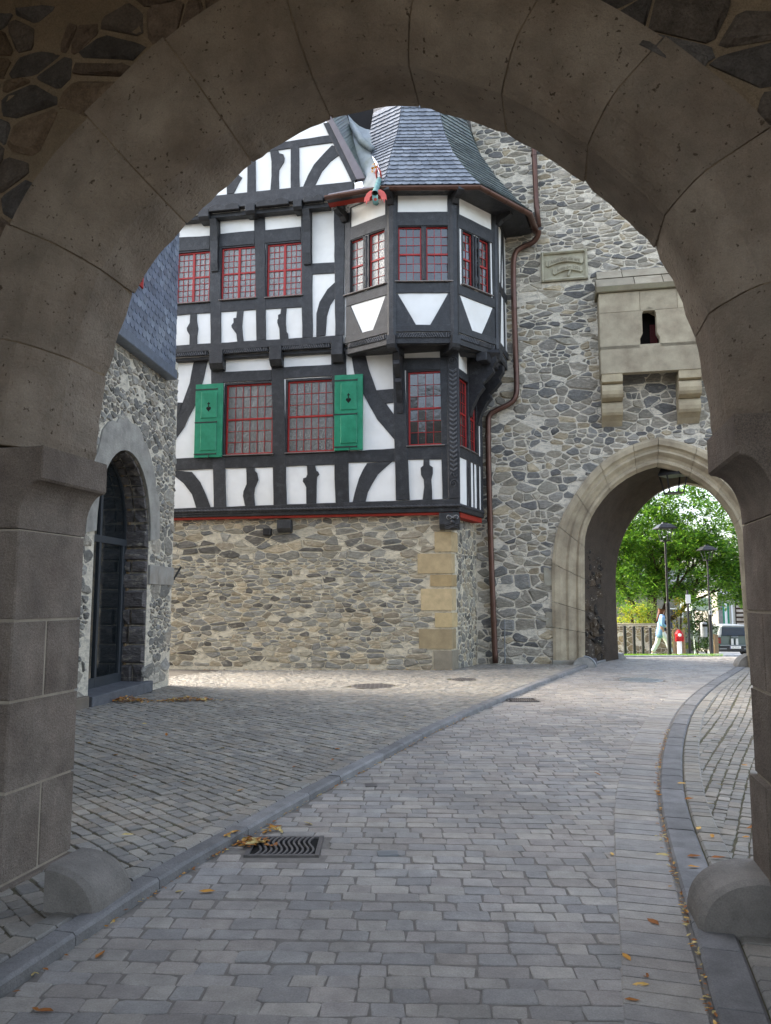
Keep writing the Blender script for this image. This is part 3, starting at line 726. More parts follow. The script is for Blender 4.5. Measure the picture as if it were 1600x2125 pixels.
def window(pl, off, box, leaves, nc, nr, m, depth=0.05, fr=0.04, transom=0.5, sill=True, mull=0.03):
    """box = s0,s1,z0,z1 of the opening. Red frame, leaves, glazing bars, panes, sill, dark lining."""
    s0, s1, z0, z1 = box; o = off - depth
    b = B(); b.rect(pl, s0, s0 + fr, z0, z1, o - 0.02, o + 0.02, 0.004); b.rect(pl, s1 - fr, s1, z0, z1, o - 0.02, o + 0.02, 0.004)
    b.rect(pl, s0 + fr, s1 - fr, z1 - fr, z1, o - 0.02, o + 0.019, 0.004); b.rect(pl, s0 + fr, s1 - fr, z0, z0 + fr, o - 0.02, o + 0.019, 0.004)
    lw = (s1 - s0 - 2 * fr) / leaves
    for k in range(1, leaves): s = s0 + fr + lw * k; b.rect(pl, s - mull, s + mull, z0 + fr, z1 - fr, o - 0.02, o + 0.024, 0.004)
    zt = lerp(z0, z1, transom)
    for k in range(leaves):
        a0, a1 = s0 + fr + lw * k + (mull if k else 0), s0 + fr + lw * (k + 1) - (mull if k < leaves - 1 else 0)
        b.rect(pl, a0, a1, zt - 0.022, zt + 0.022, o - 0.02, o + 0.017, 0.004)
    w = b.make('window', M_red, house)
    for k in range(leaves):
        a0, a1 = s0 + fr + lw * k + (mull if k else 0), s0 + fr + lw * (k + 1) - (mull if k < leaves - 1 else 0)
        pane_grid(pl, w, a0, a1, z0 + fr, zt - 0.022, o - 0.006, nc, nr, m); pane_grid(pl, w, a0, a1, zt + 0.022, z1 - fr, o - 0.006, nc, nr, m)
    d = B(); e = 0.012                                  # lining of the opening and near-black sheet standing in for the unlit room
    d.rect(pl, s0 - 0.05, s0 - e * 0, z0 - 0.05, z1 + 0.05, o - 0.05, off + 0.01); d.rect(pl, s1, s1 + 0.05, z0 - 0.05, z1 + 0.05, o - 0.05, off + 0.01)
    d.rect(pl, s0, s1, z1, z1 + 0.05, o - 0.05, off + 0.009); d.rect(pl, s0, s1, z0 - 0.05, z0, o - 0.05, off + 0.009)
    d.make('window_lining', M_timber, w, col=(0.025, 0.025, 0.027))
    q = B(); q.add([pl.w(s0, z0, o - 0.03), pl.w(s1, z0, o - 0.03), pl.w(s1, z1, o - 0.03), pl.w(s0, z1, o - 0.03)], [(0, 1, 2, 3)]); q.make('dark_room_sheet', M_dark, w)
    if sill:
        b = B(); b.rect(pl, s0 - 0.04, s1 + 0.04, z0 - 0.028, z0 - 0.008, o, off + 0.07, 0.004); b.make('window_sill', M_sillm, w)
    return w
M_sillm = mat('pale metal sill', srgb(126, 118, 114), var=0.1, rough=0.5)
def wbox(pl, off, Z, x0, y0, x1, y1, depth=0.05):
    a = pl.at(*Z(x0, (y0 + y1) / 2), off - depth); c = pl.at(*Z(x1, (y0 + y1) / 2), off - depth)
    xm = (x0 + x1) / 2
    return (a[0], c[0], pl.at(*Z(xm, y1), off - depth)[1], pl.at(*Z(xm, y0), off - depth)[1])
def slant_frieze(pl, s0, s1, z0, z1, off, step=0.055, lean=0.07, name='carved_frieze', twist=False, parent=house):
    """Carved band of slanting ridges (leans change over half way unless twist)."""
    b = B(); b.rect(pl, s0, s1, z0, z1, off - 0.05, off); base = b.make(name, M_timber, parent, col=(0.016, 0.016, 0.017)); b = B(); s = s0 + 0.02; mid = (s0 + s1) / 2
    while s < s1 - 0.03:
        k = lean if (twist or s < mid) else -lean
        b.prism(pl, [(s, z0 + 0.006), (s + step * 0.55, z0 + 0.006), (s + step * 0.55 + k, z1 - 0.006), (s + k, z1 - 0.006)] if s + step + abs(k) < s1 and s + min(k, 0) > s0 else [(s, z0 + 0.006), (s + step * 0.4, z0 + 0.006), (s + step * 0.4, z1 - 0.006), (s, z1 - 0.006)], off - 0.01, off + 0.022, 0.009)
        s += step
    return b.make('carved_ridges', M_timber, base if parent is house else parent, col=(0.085, 0.086, 0.09), kind='stuff')  # paler ridges on darker ground: light on the carving is put into the colours

# ---- lower timber storey
LZ0 = zb_l
lc = SP.at(953, 1040, OL_)[0]                           # timber corner
zl_top = SP.at(650, 720, OL_)[1] + 0.05
wl = [wbox(SP, OL_, Z3, 497, 448, 868, 1003), wbox(SP, OL_, Z3, 982, 420, 1352, 985), wbox(SP, OL_, Z4, 640, 350, 912, 932)]
plaster(SP, s_left, lc - 0.04, LZ0 + 0.14, zl_top, OL_, wl)
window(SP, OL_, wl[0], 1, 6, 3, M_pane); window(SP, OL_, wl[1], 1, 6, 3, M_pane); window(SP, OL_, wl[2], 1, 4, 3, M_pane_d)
P = lambda Z, pts, nm, ex=0.0: timber(SP, OL_, Z, pts, nm, extra=ex)
horiz(SP, OL_, Z3, -260, 1442, 1498, 1760, 1370, 1428, 'sole_beam')
P(Z4, [(160, 1384), (1046, 1350), (1046, 1405), (160, 1440)], 'sole_beam', 0.004)
horiz(SP, OL_, Z3, -260, 1046, 1140, 868, 1010, 1102); horiz(SP, OL_, Z3, 960, 1008, 1098, 1400, 985, 1082)
horiz(SP, OL_, Z4, 60, 985, 1070, 535, 955, 1058); horiz(SP, OL_, Z4, 632, 944, 1046, 945, 925, 1040)
P(Z3, [(372, 235), (468, 230), (495, 1425), (398, 1430)], 'post'); P(Z3, [(850, 190), (948, 185), (972, 1405), (870, 1410)], 'post')
P(Z3, [(1322, 120), (1440, 115), (1466, 1385), (1358, 1392)], 'post')
P(Z4, [(512, 150), (602, 150), (650, 1362), (540, 1366)], 'post', 0.004); P(Z4, [(886, 110), (952, 108), (968, 1352), (908, 1355)], 'post')
horiz(SP, OL_, Z3, 470, 352, 436, 852, 336, 416, 'lintel'); horiz(SP, OL_, Z3, 948, 314, 404, 1330, 292, 384, 'lintel')
horiz(SP, OL_, Z4, 604, 244, 338, 890, 238, 334, 'lintel')
P(Z3, [(240, 255), (348, 250), (318, 400), (245, 620), (160, 790), (60, 930), (-60, 1050), (-60, 900), (65, 745), (140, 620), (205, 440)], 'brace')
P(Z3, [(-60, 590), (148, 592), (120, 685), (-60, 692)], 'rail')
P(Z3, [(-60, 1120), (222, 1140), (290, 1220), (335, 1320), (372, 1425), (258, 1425), (225, 1320), (160, 1230), (70, 1160), (-60, 1130)], 'brace')
P(Z3, [(650, 1098), (716, 1098), (722, 1135), (738, 1150), (750, 1205), (722, 1268), (716, 1320), (722, 1410), (645, 1412), (628, 1330), (632, 1295), (655, 1235), (656, 1160)], 'stud')
P(Z3, [(1132, 1085), (1195, 1083), (1205, 1130), (1222, 1140), (1232, 1160), (1211, 1180), (1208, 1250), (1208, 1392), (1128, 1396), (1126, 1260), (1112, 1235), (1100, 1215), (1103, 1192), (1124, 1185), (1134, 1160)], 'stud')
P(Z4, [(180, 170), (290, 168), (325, 330), (390, 500), (460, 600), (532, 700), (536, 895), (480, 830), (395, 730), (330, 620), (270, 500), (210, 360)], 'brace')
P(Z4, [(386, 496), (526, 484), (526, 594), (450, 604)], 'rail')
P(Z4, [(310, 1072), (515, 1055), (470, 1095), (400, 1160), (350, 1240), (320, 1300), (303, 1375), (195, 1380), (215, 1300), (250, 1190), (280, 1120)], 'brace')
P(Z4, [(758, 1040), (805, 1040), (808, 1085), (832, 1105), (832, 1150), (818, 1200), (826, 1290), (826, 1358), (750, 1358), (765, 1260), (758, 1200), (738, 1165), (735, 1110), (756, 1090)], 'stud')
# carved corner post with chevrons
cpx = [SP.at(*Z4(955, 700), OL_)[0], lc + 0.0]
zc0, zc1 = SP.at(*Z4(1000, 1352), OL_)[1], SP.at(*Z4(1000, 205), OL_)[1]
b = B(); b.rect(SP, cpx[0] - 0.02, lc + 0.02, zc0, zc1 + 0.15, OL_ - 0.25, OL_ + 0.045, 0.012); cp = b.make('corner_post', M_timber, house, col=(0.028, 0.028, 0.03))
zc = lambda y: SP.at(*Z4(1000, y), OL_)[1]
sm, hw = (cpx[0] + lc) / 2, (lc - cpx[0]) / 2 - 0.03
z = zc(1140)
while z < zc(330):
    b = B(); b.prism(SP, [(sm - hw, z + 0.055), (sm, z), (sm + hw, z + 0.055), (sm + hw, z + 0.105), (sm, z + 0.05), (sm - hw, z + 0.105)], OL_ + 0.04, OL_ + 0.066, 0.008); b.make('carved_chevron', M_timber, cp, col=(0.09, 0.092, 0.096)); z += 0.105
for yc, r in ((265, 0.1), (1235, 0.1)):
    b = B(); pts = []
    for t in range(40):
        a = t / 39 * 3.4 * math.pi; rr = r * (1 - t / 46); pts.append(SP.w(sm + rr * math.cos(a), zc(yc) + rr * math.sin(a), OL_ + 0.05))
    b.tube(pts, 0.017, 6); b.make('carved_scroll', M_timber, cp, col=(0.045, 0.046, 0.048))
for yc in (1165,):
    b = B(); b.tube([SP.w(sm - 0.07 + 0.14 * t / 14, zc(yc) + 0.05 * math.sin(t / 14 * math.pi * 2), OL_ + 0.05) for t in range(15)], 0.016, 6); b.make('carved_scroll', M_timber, cp, col=(0.045, 0.046, 0.048))
# rope moulding, red board, projecting beam ends and the carved mask
def rope(pl, s0, s1, z, off, r=0.034, parent=house):
    b = B(); n = int((s1 - s0) / 0.02); seg = 8; rings = []
    for i in range(n + 1):
        s = lerp(s0, s1, i / n)
        ring = []
        for k in range(seg):
            a = 2 * math.pi * k / seg; rr = r * (1 + 0.28 * math.cos(2 * (a - s * 38)))
            ring.append(pl.w(s, z + rr * math.sin(a), off + rr * math.cos(a)))
        rings.append(ring)
    b.loft(rings, close=True); return b.make('rope_moulding', M_timber, parent, smooth=True, col=(0.04, 0.04, 0.042))
zr = SP.at(650, 1060, OL_)[1]
b = B(); b.rect(SP, s_left, lc + 0.02, zb_l + 0.055, zr + 0.10, OL_ - 0.3, OL_ + 0.02, 0.01); b.make('moulding_board', M_timber, house, col=(0.02, 0.02, 0.021))
rope(SP, s_left, lc + 0.03, zr + 0.045, OL_ + 0.03)
b = B(); b.rect(SP, s_left, lc - 0.15, zb_l - 0.0, zb_l + 0.052, OL_ - 0.3, OL_ - 0.02); b.make('red_board', M_redboard, house)
def beam_end(pl, off, Z, x0, x1, y0, y1, d0=-0.2, d1=0.16, name='beam_end'):
    a = pl.at(*Z(x0, y0), off + d1); c = pl.at(*Z(x1, y1), off + d1); s0, s1, z1, z0 = a[0], c[0], a[1], c[1]; h = z1 - z0
    prof = [(d0, z1), (d1, z1), (d1, z0 + h * 0.3), (d1 - h * 0.2, z0 + 0.02), (d1 - h * 0.35, z0), (d0, z0)]
    b = B(); rings = [[pl.w(s, z, off + o) for o, z in prof] for s in (s0, s0 + 0.008, s1 - 0.008, s1)]
    for k in (0, 3):
        cz_ = (z0 + z1) / 2; rings[k] = [pl.w((s0, 0, 0, s1)[k], lerp(z, cz_, 0.06), off + o - (0.01 if o == d1 else 0)) for o, z in prof]
    b.loft(rings, close=True); return b.make(name, M_timber, house, col=timber_col())
beam_end(SP, OL_, Z3, 893, 1000, 1518, 1614, -0.3, 0.04)
ce = beam_end(SP, OL_, Z4, 880, 1038, 1462, 1590, -0.3, 0.05, 'carved_mask_corbel')
ca = SP.at(*Z4(905, 1585), OL_ + 0.05); cb = SP.at(*Z4(1035, 1475), OL_ + 0.05); mx_, mz_ = (ca[0] + cb[0]) / 2, (ca[1] + cb[1]) / 2
M_maskl = mat('grey carved highlight', srgb(150, 150, 150), var=0.1, rough=0.6)
for dx, dz, r in ((-0.03, 0.09, 0.05), (0.12, 0.07, 0.045), (0.05, -0.02, 0.05)):
    b = B(); b.lathe((0, 0, 0), [(0.001, 0), (r * 0.6, r * 0.1), (r, r * 0.5), (r * 0.7, r * 0.9), (0.001, r)], 10)
    b.v = [tuple(SP.w(mx_ + dx + v[0], mz_ + dz + v[1], OL_ + 0.045 + v[2])) for v in b.v]; b.make('carved_feature', M_timber, ce, smooth=True, col=(0.03, 0.03, 0.032))
b = B(); b.tube([SP.w(mx_ + 0.05 + 0.13 * math.sin(t), mz_ + 0.09 + 0.045 * math.sin(2 * t), OL_ + 0.07) for t in [i / 24 * 2 * math.pi for i in range(25)]], 0.008, 5); b.make('carved_brow', M_maskl, ce)
for k in range(4):
    b = B(); b.tube([SP.w(mx_ - 0.13 + 0.3 * t / 8, mz_ - 0.06 - 0.03 * k + 0.02 * math.sin(t * 0.9 + k), OL_ + 0.052) for t in range(9)], 0.012, 5); b.make('carved_beard', M_timber, ce, col=(0.05, 0.05, 0.052))
# ---- return face of the lower storey
LR = Plane(SP.w(lc, 0, OL_), -64.0); LRW = 1.62
wr = wbox(LR, 0, Z4, 1046, 395, 1120, 940); zlr = lambda x, y: LR.at(*Z4(x, y), 0)
rw_box = (0.07, 0.62, LR.at(*Z4(1050, 935), 0)[1], LR.at(*Z4(1050, 400), 0)[1])
plaster(LR, 0.0, LRW, LZ0 + 0.14, zl_top + 0.1, 0.0, [rw_box, (0.74, 1.2, rw_box[2], rw_box[3])])
window(LR, 0.0, rw_box, 1, 3, 3, M_pane_d); window(LR, 0.0, (0.74, 1.2, rw_box[2], rw_box[3]), 1, 3, 3, M_pane_d)
def rr(s0, s1, z0, z1, nm, ex=0.0): b = B(); b.prism(LR, wob([(s0, z0), (s1, z0), (s1, z1), (s0, z1)]), -0.06, TOFF[nm] + ex, 0.007); b.make(nm, M_timber, house, col=timber_col())
zs_ = rw_box[2]; rr(-0.02, LRW, LZ0 + 0.06, LZ0 + 0.23, 'sole_beam'); rr(0, LRW, zs_ - 0.27, zs_ - 0.03, 'rail'); rr(0, LRW, rw_box[3], rw_box[3] + 0.2, 'lintel')
for s0, s1 in ((0.62, 0.74), (1.2, 1.34), (1.5, LRW)): rr(s0, s1, LZ0 + 0.2, zl_top, 'post')
rr(0.5, 0.56, LZ0 + 0.2, zs_ - 0.25, 'stud'); rr(0.95, 1.0, LZ0 + 0.2, zs_ - 0.25, 'stud')
b = B(); b.rect(LR, -0.02, LRW, zb_l + 0.055, zr + 0.10, -0.3, 0.02, 0.01); b.make('moulding_board', M_timber, house, col=(0.02, 0.02, 0.021)); rope(LR, 0, LRW, zr + 0.045, 0.03)
b = B(); b.rect(LR, 0.12, LRW, zb_l - 0.06, zb_l + 0.052, -0.3, -0.02); b.make('red_board', M_redboard, house)

# ---- shutters
def shutter(x0, y0, x1, y1, Z, label):
    a = SP.at(*Z(x0, (y0 + y1) / 2), OL_ + 0.1); c = SP.at(*Z(x1, (y0 + y1) / 2), OL_ + 0.1); xm = (x0 + x1) / 2
    s0, s1 = a[0], c[0]; z0, z1 = SP.at(*Z(xm, y1), OL_ + 0.1)[1], SP.at(*Z(xm, y0), OL_ + 0.1)[1]; o0, o1 = OL_ + 0.05, OL_ + 0.095
    W, H = s1 - s0, z1 - z0
    b = B(); b.rect(SP, s0, s1, z0, z1, o0, o1, 0.006); sh = b.make('shutter', M_green, house); sh['label'] = label
    for f0, f1, in ((0.53, 0.89), (0.09, 0.46)):
        b = B(); b.rect(SP, s0 + W * 0.22, s1 - W * 0.2, z0 + H * f0, z0 + H * f1, o1 - 0.005, o1 + 0.016, 0.012); b.make('raised_panel', M_green, sh)
    for f in (0.045, 0.475, 0.925):
        b = B(); zc_ = z0 + H * f; b.prism(SP, [(s0, zc_ - 0.016), (s0 + W * 0.75, zc_ - 0.012), (s0 + W * 0.82, zc_ - 0.028), (s0 + W * 0.8, zc_), (s0 + W * 0.82, zc_ + 0.028), (s0 + W * 0.75, zc_ + 0.012), (s0, zc_ + 0.016)], o1, o1 + 0.009); b.make('strap_hinge', M_iron, sh)
    cs_, cz_ = s0 + W * 0.5, z0 + H * 0.655; h = []
    for t in range(24):
        a = 2 * math.pi * t / 24; h.append((cs_ + 0.062 * math.sin(a) ** 3, cz_ + 0.07 * (0.8125 * math.cos(a) - 0.3125 * math.cos(2 * a) - 0.125 * math.cos(3 * a) - 0.0625 * math.cos(4 * a))))
    b = B(); b.prism(SP, h, o1, o1 + 0.0185); b.rect(SP, cs_ - 0.011, cs_ + 0.011, cz_ + 0.04, cz_ + 0.17, o1, o1 + 0.0185); b.rect(SP, cs_ - 0.036, cs_ + 0.036, cz_ + 0.118, cz_ + 0.142, o1, o1 + 0.0175); b.make('heart_and_cross_dark_plate', M_dark, sh)  # dark plate laid on the shutter, standing in for the shaded hole
    b = B(); b.tube([SP.w(cs_ + 0.03, z0 + 0.06, o1 + 0.01), SP.w(cs_ + 0.03, z0 - 0.02, o1 + 0.015), SP.w(cs_ + 0.03, z0 - 0.05, o1 - 0.03)], 0.008, 6); b.make('shutter_hook', M_iron, sh)
shutter(244, 444, 462, 1024, Z3, 'left green shutter with heart and cross'); shutter(1348, 370, 1572, 968, Z3, 'right green shutter with heart and cross')

# ---- jetty between lower and upper storey: joist ends and carved friezes
ZU0 = SP.at(560, 720, OU_)[1]
for x0, x1, y0, y1 in ((357, 460, 175, 322), (832, 925, 140, 294), (1322, 1412, 80, 262)): beam_end(SP, OU_, Z3, x0, x1, y0, y1, -0.35, 0.06)
def fr_zone(x0, y0, x1, y1, Z, pl, off): a = pl.at(*Z(x0, y0), off); c = pl.at(*Z(x1, y1), off); return a[0], c[0], c[1], a[1]
zf1 = SP.at(*Z3(650, 150), OU_)[1]; zf0 = SP.at(*Z3(650, 198), OU_)[1]
for x0, x1 in ((-150, 352), (462, 828), (927, 1318)): slant_frieze(SP, SP.at(*Z3(x0, 180), OU_)[0], SP.at(*Z3(x1, 160), OU_)[0], zf0, zf1, OU_ + 0.012)
b = B(); b.rect(SP, s_left, SP.at(*Z3(1440, 190), OU_)[0], zf0 - 0.10, zf0 - 0.002, OL_ - 0.1, OU_ - 0.06, 0.015); b.make('jetty_beam', M_timber, house, col=(0.02, 0.02, 0.021))

# ---- upper storey, main face
zu_top = SP.at(500, 440, OU_)[1] + 0.25
wu = [wbox(SP, OU_, Z1, 108, 1200, 370, 1598), wbox(SP, OU_, Z1, 462, 1160, 736, 1568), wbox(SP, OU_, Z1, 822, 1130, 1097, 1548)]
uR = SP.at(*Z1(1430, 1500), OU_)[0]
plaster(SP, s_left, uR, ZU0 - 0.02, zu_top, OU_, wu)
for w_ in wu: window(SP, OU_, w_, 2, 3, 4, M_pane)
U = lambda pts, nm, ex=0.0: timber(SP, OU_, Z1, pts, nm, extra=ex)
horiz(SP, OU_, Z1, -600, 1978, 2035, 1422, 1852, 1910, 'sole_beam')
U([(-600, 1662), (372, 1600), (372, 1674), (-600, 1750)], 'rail'); U([(446, 1590), (738, 1570), (738, 1650), (446, 1668)], 'rail'); U([(804, 1568), (1100, 1548), (1100, 1630), (804, 1646)], 'rail')
U([(366, 930), (448, 925), (455, 1915), (372, 1922)], 'post'); U([(716, 880), (800, 875), (808, 1890), (735, 1895)], 'post'); U([(1085, 830), (1172, 825), (1178, 1866), (1096, 1872)], 'post')
U([(1346, 790), (1432, 785), (1424, 1850), (1358, 1856)], 'post', 0.006)
U([(-300, 1105), (366, 1066), (366, 1172), (-300, 1220)], 'lintel'); U([(444, 1052), (718, 1026), (718, 1132), (444, 1156)], 'lintel'); U([(798, 1022), (1086, 996), (1086, 1102), (798, 1124)], 'lintel')
U([(1172, 1284), (1360, 1276), (1360, 1362), (1172, 1372)], 'rail')
U([(1362, 1425), (1362, 1545), (1315, 1615), (1288, 1700), (1280, 1856), (1204, 1862), (1206, 1680), (1232, 1588), (1292, 1488)], 'brace')
U([(212, 1680), (262, 1676), (264, 1740), (272, 1800), (266, 1860), (264, 1926), (204, 1930), (206, 1850), (186, 1815), (184, 1795), (206, 1755)], 'stud')
U([(582, 1652), (632, 1650), (624, 1720), (620, 1780), (626, 1840), (632, 1900), (582, 1905), (574, 1840), (540, 1790), (537, 1772), (552, 1752), (552, 1715), (576, 1712)], 'stud')
U([(930, 1632), (974, 1630), (966, 1700), (964, 1760), (972, 1825), (984, 1838), (988, 1880), (920, 1884), (916, 1800), (898, 1752), (898, 1728), (906, 1720), (904, 1690), (924, 1684)], 'stud')
# gable overhang: beam ends, curved knees, beam with scalloped edge
zg = SP.at(560, 415, OG_)[1]
for x0, x1, y0, y1 in ((270, 350, 855, 930), (640, 716, 812, 882), (1020, 1088, 778, 850)): beam_end(SP, OU_ + 0.12, Z1, x0, x1, y0, y1, -0.3, 0.22)
def knee(Z, xt, yt, xb, yb, reach, w=0.085):
    """Bent bracket under a jetty: from out under the beam end back to the wall."""
    a = SP.at(*Z(xt, yt), OU_ + reach); c = SP.at(*Z(xb, yb), OU_ + 0.04); s = c[0]; z1 = a[1]; z0 = c[1]; H = z1 - z0
    out = [(reach, z1), (reach * 0.8, z1 - H * 0.12), (reach * 0.48, z1 - H * 0.4), (0.12, z1 - H * 0.78), (0.075, z0 + 0.02), (0.04, z0)]
    inn = [(0.02, z0 + 0.02), (0.02, z1)]
    prof = out + inn; rings = [[SP.w(s + d, z, OU_ + o) for o, z in prof] for d in (-w, -w + 0.01, w - 0.01, w)]
    b = B(); b.loft(rings, close=True); return b.make('knee', M_timber, house, col=timber_col())
knee(Z1, 350, 930, 405, 1352, 0.28); knee(Z1, 1080, 850, 1137, 1298, 0.28)
b = B(); b.rect(SP, s_left, SP.at(*Z1(1300, 780), OG_)[0], zg - 0.28, zg - 0.16, OU_ + 0.02, OG_ - 0.08, 0.01); b.make('jetty_beam', M_timber, house, col=(0.02, 0.02, 0.021))
gs0, gs1 = s_left, SP.at(*Z1(1500, 640), OG_)[0]
gz0, gz1 = zg - 0.17, SP.at(*Z1(900, 700), OG_)[1]
b = B(); b.rect(SP, gs0, gs1, gz0 + 0.06, gz1, OG_ - 0.12, OG_ + 0.036, 0.008); gb = b.make('gable_beam', M_timber, house, col=(0.034, 0.035, 0.038))
for x0, x1 in ((360, 600), (735, 990), (1108, 1262)):      # scalloped mouldings under the beam
    a = SP.at(*Z1(x0, 800), OG_)[0]; c = SP.at(*Z1(x1, 780), OG_)[0]; b = B(); m_ = 24
    prof = [(lerp(a, c, i / m_), gz0 + 0.1 + 0.075 * abs(math.sin(2 * math.pi * i / m_)) ** 0.7 * (1 if i not in (0, m_) else 0)) for i in range(m_ + 1)]
    b.prism(SP, [(a, gz0)] + prof + [(c, gz0)], OG_ - 0.06, OG_ + 0.05, 0.012); b.make('scalloped_moulding', M_timber, house, col=(0.02, 0.02, 0.021))
# ---- gable wall
G = lambda pts, nm, ex=0.0: timber(SP, OG_, Z1, pts, nm, extra=ex)
vtop = SP.at(*Z1(1288, 180), OG_); vbot = SP.at(*Z1(1512, 636), OG_)
slope = (vtop[1] - vbot[1]) / (vtop[0] - vbot[0]); zgt = vbot[1] + 4.2; sgt = vbot[0] + 4.2 / slope
b = B(); b.add([SP.w(gs0, gz1 - 0.02, OG_), SP.w(vbot[0], gz1 - 0.02, OG_), SP.w(sgt, zgt, OG_), SP.w(gs0, zgt, OG_)], [(0, 1, 2, 3)]); b.make('gable_wall', M_plaster, house)
G([(1262, 180), (1310, 172), (1530, 628), (1488, 640)], 'post', 0.006)
b = B(); q = [(SP.at(*Z1(1306, 172), OG_)), (SP.at(*Z1(1346, 162), OG_)), (SP.at(*Z1(1592, 602), OG_ + 0.1)), (SP.at(*Z1(1530, 630), OG_))]
kk = 0.75; q[0] = (q[0][0] - (q[3][0] - q[0][0]) * kk, q[0][1] + (q[0][1] - q[3][1]) * kk); q[1] = (q[1][0] - (q[2][0] - q[1][0]) * kk, q[1][1] + (q[1][1] - q[2][1]) * kk)
M_barge = mat('grey barge board', srgb(122, 116, 120), var=0.12, rough=0.7)
b.prism(SP, q, OG_ - 0.05, OG_ + 0.07, 0.008); b.make('barge_board', M_barge, house)
horiz(SP, OG_, Z1, 300, 418, 472, 1340, 268, 330, 'rail'); 
G([(664, 480), (728, 470), (728, 722), (662, 728)], 'post'); G([(1004, 340), (1070, 330), (1074, 688), (1004, 694)], 'post'); G([(330, 560), (396, 560), (396, 760), (330, 766)], 'post')
G([(838, 380), (900, 370), (912, 412), (945, 420), (958, 450), (952, 485), (915, 545), (908, 600), (914, 700), (842, 706), (852, 600), (852, 480)], 'stud')
G([(500, 560), (560, 545), (600, 590), (620, 605), (600, 640), (552, 732), (498, 738)], 'stud')
G([(1330, 350), (1400, 370), (1385, 430), (1320, 480), (1250, 560), (1196, 668), (1100, 682), (1140, 590), (1190, 500), (1260, 420)], 'brace')
# flared slate verge and roof body behind the gable
rb = [SP.w(q[3][0], q[3][1], OG_ - 0.06), SP.w(q[0][0], q[0][1], OG_ - 0.06)]
back = -SP.n * 6
b = B(); b.add([rb[0], rb[1], rb[1] + back, rb[0] + back], [(0, 1, 2, 3)]); b.make('gable_roof', M_slate, house, col=srgb(84, 90, 92))
b = B(); b.add([SP.w(gs0, zgt, OG_ - 0.02), SP.w(sgt, zgt, OG_ - 0.02), SP.w(sgt, zgt, -6), SP.w(gs0, zgt, -6)], [(0, 1, 2, 3)]); b.make('roof_deck', M_dark, house)
vz = [(Z1(1346, 162), Z1(1445, 118)), (Z1(1420, 300), Z1(1492, 262)), (Z1(1500, 440), Z1(1545, 420)), (Z1(1560, 545), Z1(1575, 520)), (Z1(1594, 598), Z1(1600, 590))]
vo = (0.06, 0.5)
L0 = [SP.w(*SP.at(*a, OG_ + 0.06), OG_ + 0.06) for a, c in vz]; L1 = [SP.w(*SP.at(*c, OG_ - 0.55), OG_ - 0.55) for a, c in vz]
L0.insert(0, L0[0] + (L0[0] - L0[1])); L1.insert(0, L1[0] + (L1[0] - L1[1]))
b = B(); b.loft([L0, L1]); vg = b.make('slate_verge', M_slate, house, col=srgb(84, 92, 88))
for i in range(len(L0) - 1):                             # lapped slates on the verge
    for k in range(7):
        p0 = L0[i].lerp(L0[i + 1], k / 7); p1 = L1[i].lerp(L1[i + 1], min(1, (k - 1.2) / 7) if k else 0); p2 = L1[i].lerp(L1[i + 1], min(1.0, (k + 0.3) / 7)); p3 = L0[i].lerp(L0[i + 1], min(1, (k + 1.25) / 7))
        up = (p1 - p0).cross(p3 - p0).normalized()
        if up.dot(CAM - p0) < 0: up = -up
        lift = up * 0.012; V = [p0 + lift * 0.3, p1 + lift * 0.3, p2 + lift * 1.6, p3 + lift * 1.6]; V += [v_ - up * 0.012 for v_ in V]
        c = srgb(*R.choice(((72, 82, 78), (88, 96, 90), (64, 72, 70)))); mesh_obj('slate', V, [(0, 1, 2, 3), (4, 5, 1, 0), (5, 6, 2, 1), (6, 7, 3, 2), (7, 4, 0, 3)], M_slate, vg, col=c)
# ------------------------------------------------------------------ oriel bay of the upper storey
a0 = SP.at(716, 705, OU_); OA = SP.w(a0[0], 0, OU_)
PL_L = Plane(OA, 37.0)
PL_F = Plane(PL_L.w(PL_L.at(813, 692)[0], 0, 0), 1.0)
PL_R = Plane(PL_F.w(PL_F.at(944, 692)[0], 0, 0), -42.0)
PL_S = Plane(PL_R.w(PL_R.at(1033, 718)[0], 0, 0), -70.0)
faces_ = [PL_L, PL_F, PL_R, PL_S]
wid_ = [(PL_F.o - PL_L.o).length, (PL_R.o - PL_F.o).length, (PL_S.o - PL_R.o).length, 1.35]
zo0 = PL_F.at(880, 690)[1]                              # underside of the sole
zo1 = PL_F.at(880, 392, 0.0)[1]
ob = house
def O(pl, pts, nm, ex=0.0): return timber(pl, 0.0, Z2, pts, nm, extra=ex)
win_L = [wbox(PL_L, 0, Z2, 270, 895, 372, 1252), wbox(PL_L, 0, Z2, 412, 868, 515, 1222)]
win_F = [wbox(PL_F, 0, Z2, 597, 840, 750, 1200), wbox(PL_F, 0, Z2, 782, 840, 936, 1198)]
win_R = [wbox(PL_R, 0, Z2, 1015, 865, 1078, 1216), wbox(PL_R, 0, Z2, 1125, 900, 1188, 1250)]
